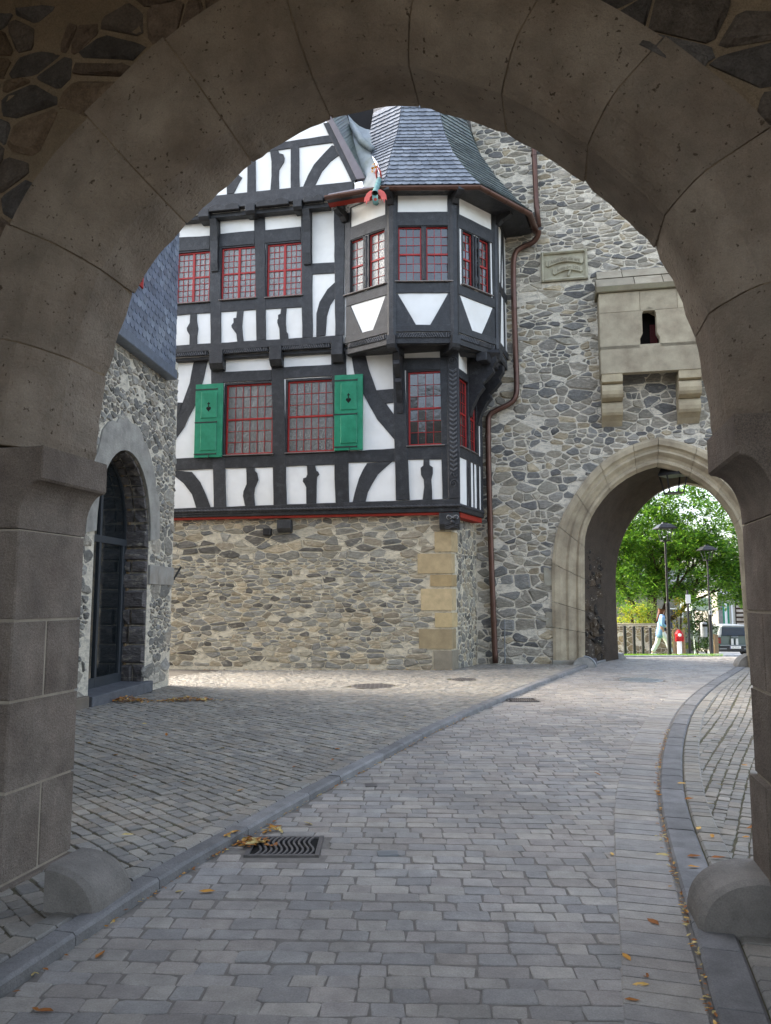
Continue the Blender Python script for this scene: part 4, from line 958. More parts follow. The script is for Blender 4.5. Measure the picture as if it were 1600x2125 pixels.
# same heights all round
wz0, wz1 = win_F[0][2], win_F[0][3]
fixw = lambda ws: [(a, c, wz0, wz1) for a, c, _, _ in ws]
win_L, win_F, win_R = fixw(win_L), fixw(win_F), fixw(win_R)
for pl, wd, ws in ((PL_L, wid_[0], win_L), (PL_F, wid_[1], win_F), (PL_R, wid_[2], win_R)):
    hole = [(ws[0][0], ws[1][1], wz0, wz1)]
    plaster(pl, 0, wd, zo0, zo1 + 0.1, 0.0, hole)
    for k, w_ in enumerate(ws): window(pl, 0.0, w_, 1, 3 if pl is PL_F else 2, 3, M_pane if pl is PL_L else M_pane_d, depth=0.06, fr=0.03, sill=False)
    mul = B(); mul.rect(pl, ws[0][1], ws[1][0], wz0, wz1, -0.1, -0.05); mul.make('window_lining', M_timber, ob, col=(0.02, 0.02, 0.021))
    s = (ws[0][1] + ws[1][0]) / 2; H = wz1 - wz0; p = pl.w(s, wz0, -0.01)
    prof = [(0.03, 0), (0.045, 0.04), (0.03, 0.08), (0.05, 0.14), (0.055, 0.2), (0.03, 0.27), (0.036, 0.4), (0.05, 0.47), (0.03, 0.5), (0.05, 0.53), (0.036, 0.62), (0.03, 0.73), (0.055, 0.8), (0.05, 0.86), (0.03, 0.92), (0.045, 0.96), (0.03, 1.0)]
    b = B(); b.lathe(p, [(r, z * H) for r, z in prof], 10); b.make('turned_mullion', M_timber, ob, smooth=True, col=(0.03, 0.03, 0.032))
    b = B(); b.rect(pl, ws[0][0] - 0.08, ws[1][1] + 0.08, wz0 - 0.035, wz0 - 0.012, -0.06, 0.075, 0.004); b.make('window_sill', M_sillm, ob)
zz = lambda y: PL_F.at(*Z2(770, y))[1]
def bay_members(pl, wd, ws):
    def q(s0, s1, z0, z1, nm, ex=0.0, poly=None):
        b = B(); b.prism(pl, wob(poly or [(s0, z0), (s1, z0), (s1, z1), (s0, z1)], amp=0.005), -0.06, TOFF[nm] + ex, 0.007); b.make(nm, M_timber, ob, col=timber_col())
    q(0.0, wd, zz(1533), zz(1488), 'sole_beam'); q(0.04, wd - 0.04, zz(1276), zz(1210), 'rail'); q(0.04, wd - 0.04, zz(828), zz(738), 'lintel')
    q(0.02, wd - 0.02, zz(602), zz(565), 'lintel')
    pw = 0.14 if pl is PL_F else 0.17
    sl, sr = max(0.1, pw), wd - max(0.1, pw)
    q(0, 0, 0, 0, 'brace', 0, [(0.05, zz(1490)), (sl, zz(1278)), (sl - 0.1, zz(1260)), (0.03, zz(1278)), (0.03, zz(1490))]) if False else None
    m0, m1 = wd / 2 - 0.15 * wd / 1.4, wd / 2 + 0.15 * wd / 1.4
    q(0, 0, 0, 0, 'brace', 0, [(0.03, zz(1490)), (m0, zz(1490)), (sl, zz(1278)), (0.03, zz(1278))])
    q(0, 0, 0, 0, 'brace', 0, [(wd - 0.03, zz(1490)), (m1, zz(1490)), (sr, zz(1278)), (wd - 0.03, zz(1278))])
    for s0, s1 in ((0, sl), (sr, wd)): q(s0, s1, zz(1212), zz(602), 'post') if s0 > 0.01 or pl is not PL_L else q(s0, s1, zz(1212), zz(602), 'post')
    slant_frieze(pl, 0.1, wd - 0.1, zz(1572), zz(1536), 0.012)
    b = B(); b.rect(pl, 0.02, wd - 0.02, zz(1572) - 0.14, zz(1572) - 0.002, -0.25, -0.06, 0.015); b.make('jetty_beam', M_timber, ob, col=(0.02, 0.02, 0.021))
for pl, wd, ws in ((PL_L, wid_[0], win_L), (PL_F, wid_[1], win_F), (PL_R, wid_[2], win_R)): bay_members(pl, wd, ws)
# corner posts with joist ends below
for i, pl in enumerate((PL_F, PL_R, PL_S)):
    prev = faces_[i]; nrm = (pl.n + prev.n).normalized(); c = pl.o + nrm * 0.045
    ang = math.atan2(nrm.y, nrm.x) + math.pi / 2
    tt = Vector((-nrm.y, nrm.x, 0)); ring = [pl.o + nrm * 0.05 + tt * -0.05, pl.o + nrm * 0.05 + tt * 0.05, pl.o + pl.t * 0.10 * (1 if True else 0) + pl.n * 0.036, pl.o - nrm * 0.1, pl.o - prev.t * 0.10 + prev.n * 0.036]
    ring = [ring[0], ring[4], ring[3], ring[2], ring[1]] if False else [ring[4], ring[3], ring[2], ring[1], ring[0]]
    b = B(); b.loft([[p + Vector((0, 0, z)) for p in ring] for z in (zz(1560), zz(575))], close=True); b.make('corner_post', M_timber, ob, col=timber_col())
    if i < 3:
        b = B(); z1, z0 = zz(1560), zz(1650) if i < 2 else zz(1640)
        rings = []
        for dd, za in ((-0.6, z0 + 0.02), (0.0, z0), (0.05, z0 + 0.04), (0.085, z0 + 0.12)):
            rings.append([pl.o + nrm * dd + tt * x + Vector((0, 0, z)) for x, z in ((-0.1, za), (0.1, za), (0.1, z1), (-0.1, z1))])
        b.loft(rings, close=True); b.make('joist_end', M_timber, ob, col=timber_col())
# side face towards the tower
plaster(PL_S, 0, wid_[3], zo0, zo1 + 0.05, 0.0, [])
def qs(poly, nm): b = B(); b.prism(PL_S, wob(poly, amp=0.004), -0.06, TOFF[nm], 0.006); b.make(nm, M_timber, ob, col=timber_col())
W3 = wid_[3]
qs([(0, zz(1533)), (W3, zz(1533)), (W3, zz(1488)), (0, zz(1488))], 'sole_beam'); qs([(0, zz(640)), (W3, zz(640)), (W3, zz(565)), (0, zz(565))], 'lintel')
qs([(0, zz(1490)), (0.14, zz(1490)), (0.14, zz(640)), (0, zz(640))], 'post'); qs([(0.75, zz(1490)), (0.85, zz(1490)), (0.85, zz(640)), (0.75, zz(640))], 'post')
qs([(0, zz(1120)), (W3, zz(1120)), (W3, zz(1060)), (0, zz(1060))], 'rail'); qs([(0.15, zz(1490)), (0.27, zz(1490)), (0.75, zz(640)), (0.64, zz(640))], 'brace')
b = B(); b.rect(PL_S, 0.02, W3, zz(1572) - 0.14, zz(1533), -0.25, -0.04, 0.015); b.make('jetty_beam', M_timber, ob, col=(0.02, 0.02, 0.021)); slant_frieze(PL_S, 0.1, W3, zz(1572), zz(1536), -0.03)
# floor of the oriel
fl = [PL_L.o, PL_F.o, PL_R.o, PL_S.o, PL_S.w(W3, 0, 0), PL_S.w(W3, 0, -2.5), PL_L.w(0, 0, -1.5)]
b = B(); b.loft([[p + Vector((0, 0, z)) for p in fl] for z in (zz(1572) - 0.12, zz(1572))], close=True); b.make('oriel_floor', M_timber, ob, col=(0.02, 0.02, 0.021))
# scrolled brackets carrying the oriel over the corner
def bracket(base, top_reach, z1, H, dirv, w=0.13):
    prof = [(0, z1), (top_reach, z1), (top_reach, z1 - 0.16), (top_reach * 0.86, z1 - 0.3), (top_reach * 0.9, z1 - 0.4), (top_reach * 0.7, z1 - 0.55), (top_reach * 0.5, z1 - 0.66), (top_reach * 0.56, z1 - 0.76), (top_reach * 0.36, z1 - 0.92), (top_reach * 0.16, z1 - H * 0.85), (0.06, z1 - H), (0, z1 - H)]
    side = Vector((-dirv.y, dirv.x, 0)); b = B()
    b.loft([[base + dirv * r + side * d + Vector((0, 0, z)) for r, z in prof] for d in (-w, -w + 0.012, w - 0.012, w)], close=True); return b.make('bracket', M_timber, ob, col=(0.022, 0.022, 0.024))
zbk = zz(1572) - 0.13
bracket(SP.w(SP.at(*Z4(575, 300), OL_)[0], 0, OL_), 0.62, zbk, 1.42, SP.n, 0.07)
bracket(LR.w(0.72, 0, 0), 0.72, zbk, 1.4, LR.n, 0.08); bracket(LR.w(1.3, 0, 0), 0.7, zbk - 0.1, 1.4, LR.n, 0.09)
b = B(); dv_ = (PL_S.o - LR.w(0.3, 0, 0)); b.tube([LR.w(0.1, zbk + 0.03, -0.1), LR.w(0.75, zbk + 0.03, 0.75)], 0.12, 4); b.make('bearing_beam', M_timber, ob, col=(0.022, 0.022, 0.024))
b = B(); b.rect(LR, 0.3, 1.7, zbk - 0.2, zbk, 0.35, 0.6, 0.02); b.make('bearing_beam', M_timber, ob, col=(0.022, 0.022, 0.024))

# ---- eaves: gutter path = faces pushed outwards and intersected
def isect(p0, d0, p1, d1):
    den = d0.x * d1.y - d0.y * d1.x; k = ((p1.x - p0.x) * d1.y - (p1.y - p0.y) * d1.x) / den; return p0 + d0 * k
OM = (0.9, 0.8, 1.5, 1.9)
def ring_at(off):
    """Plan corners (left end, three corners, right end) with every face shifted by off."""
    ps = [pl.o + pl.n * (off * m if off > 0 else off) for pl, m in zip(faces_, OM)]; c = [isect(ps[i], faces_[i].t, ps[i + 1], faces_[i + 1].t) for i in range(3)]
    return ps, c
GO = 0.42
ps, cs = ring_at(GO)
ze = PL_F.at(890, 388, GO * OM[1])[1]
gl = PL_L.at(675, 409, GO * OM[0])[0]
gl_p = CAM + ray(675, 409) * ((ze - HC) / ray(675, 409).z); gl_p.z = 0
path = [gl_p, cs[0], cs[1], cs[2], PL_S.w(1.15, 0, GO * OM[3])]
def gutter_ring(p, d, r=0.078):
    d = d.normalized(); a = Vector((d.y, -d.x, 0)); out = []
    for t in range(9): q_ = math.pi * t / 8; out.append(p + a * (math.cos(q_) * r) - Vector((0, 0, math.sin(q_) * r)))
    for t in range(8, -1, -1): q_ = math.pi * t / 8; out.append(p + a * (math.cos(q_) * (r - 0.012)) - Vector((0, 0, math.sin(q_) * (r - 0.012))))
    return out
b = B(); rings = []
for i, p in enumerate(path):
    d = (path[min(i + 1, 4)] - path[max(i - 1, 0)]); 
    if 0 < i < 4: d = (path[i + 1] - path[i]).normalized() + (path[i] - path[i - 1]).normalized()
    rings.append(gutter_ring(Vector((p.x, p.y, ze)), d))
b.loft(rings, close=True); gut = b.make('gutter', M_copper, house, smooth=False)
for i in range(4):
    L = (path[i + 1] - path[i]).length; n = max(2, int(L / 0.5))
    for k in range(n):
        p = path[i].lerp(path[i + 1], (k + 0.5) / n); d = (path[i + 1] - path[i]).normalized()
        b = B(); b.loft([gutter_ring(Vector((p.x, p.y, ze)) + d * e, d, 0.084) for e in (-0.014, 0.014)], close=True); b.make('gutter_clip', M_copper, gut)
# red soffit board and rafter ends
b = B()
ps0, cs0 = ring_at(-0.02)
inn_ = [gl_p - SP.n * 0.45, cs0[0], cs0[1], cs0[2], PL_S.w(1.3, 0, -0.02)]
outp = [p + (q - p) * 0.14 for p, q in zip(path, inn_)]
for z in (0,):
    b.loft([[Vector((p.x, p.y, ze - 0.02)) for p in outp], [Vector((p.x, p.y, ze - 0.02)) for p in inn_]])
b.make('soffit_board', M_timber, house, col=(0.03, 0.03, 0.032))
b = B(); b.loft([[Vector((p.x, p.y, ze - 0.026)) for p in [a_.lerp(c_, 0.45) for a_, c_ in zip(outp[:2], inn_[:2])]], [Vector((p.x, p.y, ze - 0.026)) for p in inn_[:2]]]); b.make('red_soffit_board', M_redboard, house)
for pl, c in ((PL_F, 0), (PL_R, 0), (PL_S, 0)):
    pass
for i in range(3):
    nrm = (faces_[i].n + faces_[i + 1].n).normalized(); tt = Vector((-nrm.y, nrm.x, 0)); c0 = faces_[i + 1].o
    prof = [(-0.1, 0), (0.42, 0), (0.42, -0.06), (0.3, -0.12), (0.18, -0.15), (0.1, -0.24), (-0.1, -0.26)]
    b = B(); b.loft([[c0 + nrm * r + tt * x + Vector((0, 0, ze - 0.025 + z)) for r, z in prof] for x in (-0.07, 0.07)], close=True); b.make('rafter_end', M_timber, house, col=(0.025, 0.025, 0.027))
nrm = PL_L.n; c0 = PL_L.w(0.02, 0, 0); prof = [(-0.1, 0), (0.42, 0), (0.42, -0.06), (0.3, -0.12), (0.18, -0.15), (0.1, -0.24), (-0.1, -0.26)]
b = B(); b.loft([[c0 + nrm * r + PL_L.t * x + Vector((0, 0, ze - 0.025 + z)) for r, z in prof] for x in (-0.07, 0.07)], close=True); b.make('rafter_end', M_timber, house, col=(0.025, 0.025, 0.027))

# ---- bell-cast slate roof of the oriel
roofp = [(GO + 0.02, 0.03), (0.36, 0.16), (0.26, 0.36), (0.16, 0.6), (0.04, 0.9), (-0.14, 1.25), (-0.4, 1.7), (-0.6, 2.2), (-0.78, 2.8), (-0.95, 4.2)]
off_at = lambda h: interp([(z, o) for o, z in roofp], h)
lbx = [(520 - 40, 560), (470, 500), (440, 430), (392, 335), (395, 280), (415, 200), (430, 110), (438, 40)]   # left edge of the left slope in the photo
def left_end(h):
    o = fo(0, h); y = None
    # photo row of this height on the left slope
    P0 = PL_L.w(0.3, ze + h, o); v = P0 - CAM; zc_ = v.y * cP + v.z * sP; py = CY - F * (v.z * cP - v.y * sP) / zc_
    px = interp([(b_, a_) for a_, b_ in sorted([(a_, b_) for a_, b_ in lbx], key=lambda t: t[1])], (py - 210) / .3125)
    return PL_L.at(640 + px * .3125, py, o)[0]
def roof_corner(i, h):
    o = off_at(h); ps_, cs_ = ring_at(o); return cs_[i] + Vector((0, 0, ze + h))
def fo(i, h): o = off_at(h); return o * OM[i] if o > 0 else o
def roof_pt(face, u, h):
    """u 0..1 along a slope at height h above the eaves."""
    if face == 0: a = PL_L.w(left_end(h), ze + h, fo(0, h)); c = roof_corner(0, h)
    elif face == 3: a = roof_corner(2, h); c = PL_S.w(1.4, ze + h, fo(3, h))
    else: a = roof_corner(face - 1, h); c = roof_corner(face, h)
    return a.lerp(c, u), (c - a).length
hs = [r[1] for r in roofp]; b = B()
for fc in range(4): b.loft([[roof_pt(fc, u, h)[0] for u in (0, 0.5, 1)] for h in hs])
oroof = b.make('oriel_roof', M_slate, house, col=srgb(40, 44, 50))
PAL_S = [srgb(*c) for c in ((112, 119, 128), (105, 112, 121), (122, 128, 136), (98, 105, 114), (116, 123, 131))]
PAL_S2 = [srgb(*c) for c in ((96, 108, 108), (108, 118, 116), (88, 98, 100))]
# heights of the courses, equal steps along the curved profile
arc = [(0, 0)]
for (o1_, z1_), (o2_, z2_) in zip(roofp, roofp[1:]): arc.append((arc[-1][0] + math.hypot(o2_ - o1_, z2_ - z1_), z2_))
arc[0] = (0, roofp[0][1]); hcourse = lambda l: interp(arc, l)
ns = 0; bb = B()
for fc in range(4):
    for k in range(23):
        l0 = 0.135 * k; h0, h1 = hcourse(l0), hcourse(l0 + 0.18)
        if h1 > 3.2: continue
        L = roof_pt(fc, 0, h0)[1]; n = max(1, round(L / 0.19)); ph = R.uniform(0, 0.5)
        for j in range(-1, n + 1):
            u0 = (j + ph * 0.6) / n; u1 = u0 + 1.12 / n
            if u1 <= 0.02 or u0 >= 0.98: continue
            # rounded leaf shape: straight top, lower right corner swung in a curve
            shp = [(0.0, 1.0), (0.02, 0.45), (0.1, 0.16), (0.28, 0.02), (0.62, 0.0), (1.0, 0.12), (1.0, 1.0)] if fc != 0 else [(0.0, 1.0), (0.0, 0.1), (0.4, 0.0), (0.75, 0.04), (0.93, 0.2), (1.0, 0.5), (1.0, 1.0)]
            V = []; 
            for su, sv in shp:
                u = min(1, max(0, lerp(u0, u1, su))); h = hcourse(l0 + 0.18 * sv); p, _ = roof_pt(fc, u, h)
                o = off_at(h); pn = faces_[fc].n; e = 0.03; tz = (off_at(h + e) - off_at(h - e)) / (2 * e)
                nr = (pn - Vector((0, 0, 1)) * tz).normalized(); V.append((p, nr, 0.036 - 0.03 * sv))
            m_ = len(V); top = [p + nr * (t + 0.004) for p, nr, t in V]; bot = [p + nr * (t - 0.012) for p, nr, t in V]
            fs = [tuple(range(m_))] + [(i, m_ + i, m_ + (i + 1) % m_, (i + 1) % m_) for i in range(m_)]
            c = R.choice(PAL_S2 if fc >= 2 else PAL_S); kf = R.uniform(0.85, 1.15); c = tuple(x * kf for x in c)
            if ns < 300 and fc < 3 and inframe(top[0]): mesh_obj('slate', top + bot, fs, M_slate, oroof, col=c); ns += 1
            else: bb.cur = c; bb.add(top + bot, fs)
bb.make('farther_slates', M_slate, oroof, kind='stuff')
# lead valley between gable verge and oriel roof
va = [SP.w(*SP.at(*Z2(x, y), OG_ - o), OG_ - o) for x, y, o in ((365, 570, -0.02), (330, 400, 0.25), (285, 190, 0.55), (262, 90, 0.8))]
vb = [PL_L.w(left_end(h), ze + h, fo(0, h)) - Vector((0, 0, 0.03)) for h in (0.02, 0.45, 1.3, 2.4)]
b = B(); rows_ = []
for a_, c_ in zip(va, vb): rows_.append([a_.lerp(c_, t) - Vector((0, 0, 0.1 * math.sin(math.pi * t))) for t in (0, 0.25, 0.5, 0.75, 1)])
b.loft(rows_); b.make('lead_valley', M_lead, house, smooth=True)
b = B(); b.add([gl_p + Vector((0, 0, ze + 0.02)), cs[0] + Vector((0, 0, ze + 0.02)), va[0], SP.w(*SP.at(*Z2(140, 612), OG_), OG_)], [(0, 1, 2, 3)]); b.make('lead_apron', M_barge, house)
b = B(); b.tube([va[2] + Vector((0, 0, 0.15)), va[2].lerp(vb[2], 0.5) + Vector((0, 0, 0.05)), vb[2] + Vector((0, 0, 0.2))], [0.07, 0.09, 0.07], 8); b.make('lead_roll', M_lead, house, smooth=True)
b = B(); b.add([va[3] + Vector((0, 0, -0.6)), vb[3] + Vector((0, 0, -0.4)), vb[3] + Vector((0.3, 1.2, 2)), va[3] + Vector((-0.3, 1.2, 2))], [(0, 1, 2, 3)]); b.make('roof_dark_sheet', M_dark, house)  # flat near-black sheet at the head of the lead valley
# clump of yellow leaves caught in the valley
pc = vb[1].lerp(vb[2], 0.35) + PL_L.n * 0.08
b = B()
for _ in range(26):
    c = pc + Vector((R.uniform(-.08, .08), R.uniform(-.05, .05), R.uniform(-.1, .1))); u = Vector((R.uniform(-1, 1), R.uniform(-1, 1), R.uniform(-1, 1))).normalized() * 0.04; v_ = u.orthogonal().normalized() * 0.03
    b.cur = srgb(*R.choice(((214, 150, 40), (190, 120, 30), (226, 176, 70)))); b.add([c - u, c + v_, c + u, c - v_], [(0, 1, 2, 3)])
lf = b.make('leaf_clump', M_dead, kind='stuff'); tag(lf, 'clump of yellow leaves stuck in the lead roof valley', 'leaves')
# gargoyle spout with red fins
gp = PL_L.w(PL_L.at(775, 400, GO + 0.25)[0], 0, 0) ; g0 = atdepth(787, 372, cs[0].y + 0.1); g1 = atdepth(778, 402, cs[0].y - 0.32)
garg = thing('gargoyle_spout', 'copper dragon gargoyle spout with salmon red fins on the gutter corner', 'gargoyle', g1)
M_verd = mat('verdigris copper', srgb(112, 150, 146), var=0.3, vs_=12, rough=0.5, metal=0.3)
M_salmon = mat('salmon red fins', srgb(196, 92, 84), var=0.15, vs_=8, rough=0.55)
b = B(); rr_ = []
d = (g1 - g0).normalized(); up = Vector((0, 0, 1)); side = d.cross(up).normalized(); up = side.cross(d)
for r, inn in ((0.062, 0), ):
    pass
pts = [g0 + (g1 - g0) * t for t in (0, 0.5, 0.9, 1.0)]
b.tube(pts, [0.055, 0.06, 0.068, 0.075], 14, cap=False); b.tube(pts, [0.047, 0.052, 0.06, 0.067], 14, cap=False); b.make('spout', M_verd, garg, smooth=True)
b = B(); b.tube([g0 + (g1 - g0) * 0.55, g0 + (g1 - g0) * 0.56], 0.05, 12); b.make('throat', M_dark, garg)
jaw = [g1 + up * -0.05, g1 + d * 0.06 - up * 0.12, g1 + d * 0.1 - up * 0.19, g1 + d * 0.07 - up * 0.24]
b = B(); b.loft([[p + side * x + up * (0.03 * (abs(x) / 0.06) ** 2) for x in (-0.065, -0.03, 0, 0.03, 0.065)] for p in jaw]); b.loft([[p + side * x + up * (0.03 * (abs(x) / 0.06) ** 2) - d * 0.012 for x in (-0.065, -0.03, 0, 0.03, 0.065)] for p in jaw]); b.make('lower_jaw', M_verd, garg, smooth=True)
b = B(); b.lathe((0, 0, 0), [(0.001, 0), (0.04, 0.006), (0.045, 0.012), (0.001, 0.02)], 10)
b.v = [tuple(g1 + d * 0.05 - up * 0.115 + side * v[0] + up * v[1] * 1.2 - d * v[2] * -1.0) for v in b.v]; b.make('tongue', M_salmon, garg)
for sg in (-1, 1):
    b = B()
    outl = [(0.05, 0.05), (0.13, 0.05), (0.21, -0.01), (0.26, -0.1), (0.275, -0.22), (0.25, -0.19), (0.235, -0.17), (0.22, -0.28), (0.19, -0.2), (0.17, -0.16), (0.15, -0.22), (0.13, -0.1), (0.05, -0.02)]
    V = [g1 + side * sg * x * 0.95 + Vector((0, 0, z)) - d * (0.05 + 0.25 * x * x) for x, z in outl]; n = len(V); V += [v_ - d * 0.012 for v_ in V]
    b.add(V, [tuple(range(n)), tuple(reversed(range(n, 2 * n)))] + [(i, (i + 1) % n, n + (i + 1) % n, n + i) for i in range(n)]); b.make('fin', M_salmon, garg)
b = B(); b.tube([g0 + up * 0.02 - side * 0.05, g0 - d * 0.02 + up * 0.16 - side * 0.05, g0 - d * 0.06 + up * 0.27, g0 - d * 0.02 + up * 0.16 + side * 0.05, g0 + up * 0.02 + side * 0.05], [0.02, 0.024, 0.02, 0.024, 0.02], 8); b.make('crest', M_salmon, garg, smooth=True)
# wall lamp on the stone wall
a = SP.at(*Z3(786, 1588), 0.12); c = SP.at(*Z3(845, 1640), 0.12)
b = B(); b.rect(SP, a[0], c[0], c[1], a[1], 0.02, 0.16, 0.012); wl_ = b.make('wall_lamp', M_black); tag(wl_, 'small black square wall lamp under the timber storey', 'wall lamp')
# house body behind, so that the house is solid
b = B(); b.rect(SP, s_left, -0.05, zb_l, zu_top + 0.2, -6, -0.2); b.make('house_core', M_dark, house)
# ------------------------------------------------------------------ the gate tower on the right
TP = Plane(gnd(1008, 1379), 11.6)
tower = thing('gate_tower', 'grey rubble stone gate tower with pointed arch gateway and downpipe', 'tower', TP.w(3, 0, 0))
gl_o = [(1148, 1372), (1146, 1280), (1144, 1176), (1150, 1120), (1165, 1071), (1195, 1022), (1225, 981), (1262, 947), (1300, 927), (1337, 914), (1364, 908)]
gl_i = [(1214, 1372), (1214, 1260), (1213, 1112), (1225, 1075), (1240, 1052), (1262, 1022), (1300, 992), (1337, 974), (1366, 968)]
pin = -0.24
po = [TP.at(*p) for p in gl_o]; pi_ = [TP.at(*p, pin) for p in gl_i]
ax = (po[-1][0] + pi_[-1][0]) / 2
def mirror(path): return path + [(2 * ax - s, z) for s, z in reversed(path[:-1])]
po[-1] = (ax, po[-1][1]); pi_[-1] = (ax, pi_[-1][1]); po[0] = (po[0][0], 0.0); pi_[0] = (pi_[0][0], 0.0)
GNN = 22
ho, hi_ = soften(resample(po, GNN + 1), 1), soften(resample(pi_, GNN + 1), 1)
po_f, pi_f = mirror(ho), mirror(hi_)
TT = 16.5
wallp = [(-1.6, -0.3), (-1.6, TT), (9.5, TT), (9.5, -0.3)] + [(s - (0.15 if s > ax else -0.15), z) for s, z in reversed(po_f)]
wallp[4] = (wallp[4][0], -0.3); wallp[-1] = (wallp[-1][0], -0.3)
b = B(); b.prism(TP, wallp, -0.35, 0.0); b.make('wall', M_mort_t, tower)
# machicolation box, plaque areas kept free of rubble
mb = [TP.at(1244, 640, 0.0), TP.at(1492, 640, 0.0)]
plq = [TP.at(1122, 527), TP.at(1220, 580)]
def t_skip(s, z):
    if inside(po_f, s, z): return True
    if plq[0][0] - 0.02 < s < plq[1][0] + 0.02 and plq[1][1] - 0.03 < z < plq[0][1] + 0.03: return True
    return False
sT0, sT1 = TP.at(985, 800)[0], TP.at(1540, 800)[0]
zm = TP.at(1200, 700)[1]
cells = rubble_cells(sT0, sT1, 0.02, zm, 0.165, 2.1, 0.036, t_skip, big=0.3)
cells += rubble_cells(sT0, sT1, zm, TP.at(1100, 210)[1], 0.12, 2.9, 0.036, t_skip, big=0.25)
rubble(TP, tower, cells, PAL_T, h=0.018, limit=300)
# moulded gateway surround in blocks
prof = [(0.0, -0.05), (0.0, 0.045), (0.10, 0.065), (0.26, 0.05), (0.33, -0.02), (0.42, -0.05), (0.5, -0.02), (0.56, -0.06), (0.64, -0.13), (0.74, -0.16), (0.8, -0.12), (0.88, -0.13), (0.95, -0.2), (1.0, pin), (1.0, -0.4)]
blk = [0, 3, 5, 8, 11, 14, 17, 20, 22, 25, 28, 31, 34, 37, 39, 42, 44]
def gblock(i0, i1, k):
    rings = []
    n = (i1 - i0) * 2
    for q in range(n + 1):
        f = i0 + (i1 - i0) * q / n; f = min(max(f + (0.02 if q == 0 else -0.02 if q == n else 0), 0), 2 * GNN); i = min(int(f), 2 * GNN - 1); t = f - i
        O_ = (lerp(po_f[i][0], po_f[i + 1][0], t), lerp(po_f[i][1], po_f[i + 1][1], t)); I_ = (lerp(pi_f[i][0], pi_f[i + 1][0], t), lerp(pi_f[i][1], pi_f[i + 1][1], t))
        rings.append([TP.w(lerp(O_[0], I_[0], u), max(lerp(O_[1], I_[1], u), 0.0), o) for u, o in prof])
    b = B(); b.loft(rings, close=True); kf = R.uniform(0.88, 1.1)
    b.make('arch_block', M_ashlar, tower, col=tuple(x * kf for x in srgb(172, 160, 136)))
for k in range(len(blk) - 1): gblock(blk[k], blk[k + 1], k)
# side blocks of the jamb that bond into the rubble
for y0, y1, x in ((1178, 1216, 1128), (1270, 1302, 1132)):
    a = TP.at(x, y0); c = TP.at(1150, y1); b = B(); b.rect(TP, a[0], c[0] + 0.06, c[1], a[1], -0.05, 0.03, 0.008); b.make('jamb_block', M_ashlar, tower, col=srgb(160, 156, 140))
b = B(); b.rect(TP, TP.at(1150, 1372)[0] - 0.05, TP.at(1204, 1372)[0], 0, 0.13, -0.2, 0.12, 0.02); b.make('plinth', M_ashlar, tower, col=srgb(140, 138, 128))
# passage through the tower, skewed, and the rear arch
TR = Plane(gnd(1281, 1367), 11.6)
rear_px = [(1283, 1366), (1279, 1290), (1276, 1190), (1282, 1145), (1293, 1110), (1312, 1075), (1340, 1042), (1372, 1016), (1400, 1005), (1424, 1001)]
rp = [TR.at(*p) for p in rear_px]; rax = rp[-1][0]; rp[0] = (rp[0][0], -0.2)
rp = soften(resample(rp, GNN + 1), 1); rp_f = rp + [(2 * rax - s, z) for s, z in reversed(rp[:-1])]
fr_ring = [TP.w(s, z if z > 0.01 else -0.2, -0.3) for s, z in pi_f]; rr_ring = [TR.w(s, z, 0.12) for s, z in rp_f]
b = B(); b.loft([fr_ring, [f.lerp(r, 0.5) + Vector((0, 0, 0.1)) * (1 if f.z > 2 else 0) for f, r in zip(fr_ring, rr_ring)], rr_ring])
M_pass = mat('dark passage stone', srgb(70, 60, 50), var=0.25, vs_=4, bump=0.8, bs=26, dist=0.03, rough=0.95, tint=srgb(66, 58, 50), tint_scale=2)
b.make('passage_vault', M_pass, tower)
# rubble on the left passage wall
pa, pb_ = fr_ring[0], rr_ring[0]; dv = (pb_ - pa); az = math.degrees(math.atan2(-dv.y, dv.x))
PW = Plane((pa.x, pa.y), az); lw = math.hypot(dv.x, dv.y)
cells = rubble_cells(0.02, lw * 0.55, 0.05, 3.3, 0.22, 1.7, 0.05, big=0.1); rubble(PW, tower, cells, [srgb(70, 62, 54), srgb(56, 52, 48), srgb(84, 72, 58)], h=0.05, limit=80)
rw = [(rax - 4.5, -0.5), (rax - 4.5, 9), (rax + 5, 9), (rax + 5, -0.5)] + [(s, z if i not in (0, len(rp_f) - 1) else -0.5) for i, (s, z) in reversed(list(enumerate(rp_f)))]
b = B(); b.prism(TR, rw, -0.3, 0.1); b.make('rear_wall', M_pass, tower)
# pale dressed edge of the rear arch
nn = normals(rp_f)
if sum(n_[1] for n_ in nn) < 0: nn = [(-a, -c) for a, c in nn]
for k in range(12):
    i0, i1 = round(k * 2 * GNN / 12), round((k + 1) * 2 * GNN / 12); rings = []
    for i in range(i0, i1 + 1):
        s, z = rp_f[i]; ds, dz = nn[i]; rings.append([TR.w(s + ds * r, z + dz * r, o) for r, o in ((-0.012, 0.0), (-0.012, -0.33), (0.22, -0.33), (0.22, 0.0))])
    b = B(); b.loft(rings, close=True); b.make('rear_arch_block', M_ashlar, tower, col=srgb(176, 168, 150))
# tower body: sides, top
b = B(); b.rect(TP, -1.6, -1.1, -0.3, TT, -4.0, -0.35); b.make('side_wall', M_mort_t, tower)
b = B(); b.rect(TP, 9.0, 9.5, -0.3, TT, -3.0, -0.35); b.make('side_wall', M_mort_t, tower)
b = B(); b.rect(TP, -1.6, 9.5, TT, TT + 0.2, -4.0, 0.0); b.make('roof_slab', M_slate, tower, col=srgb(84, 90, 92))
b = B(); b.rect(TP, -1.09, 8.99, 5.2, 5.4, -3.0, -0.36); b.make('upper_floor', M_pass, tower)
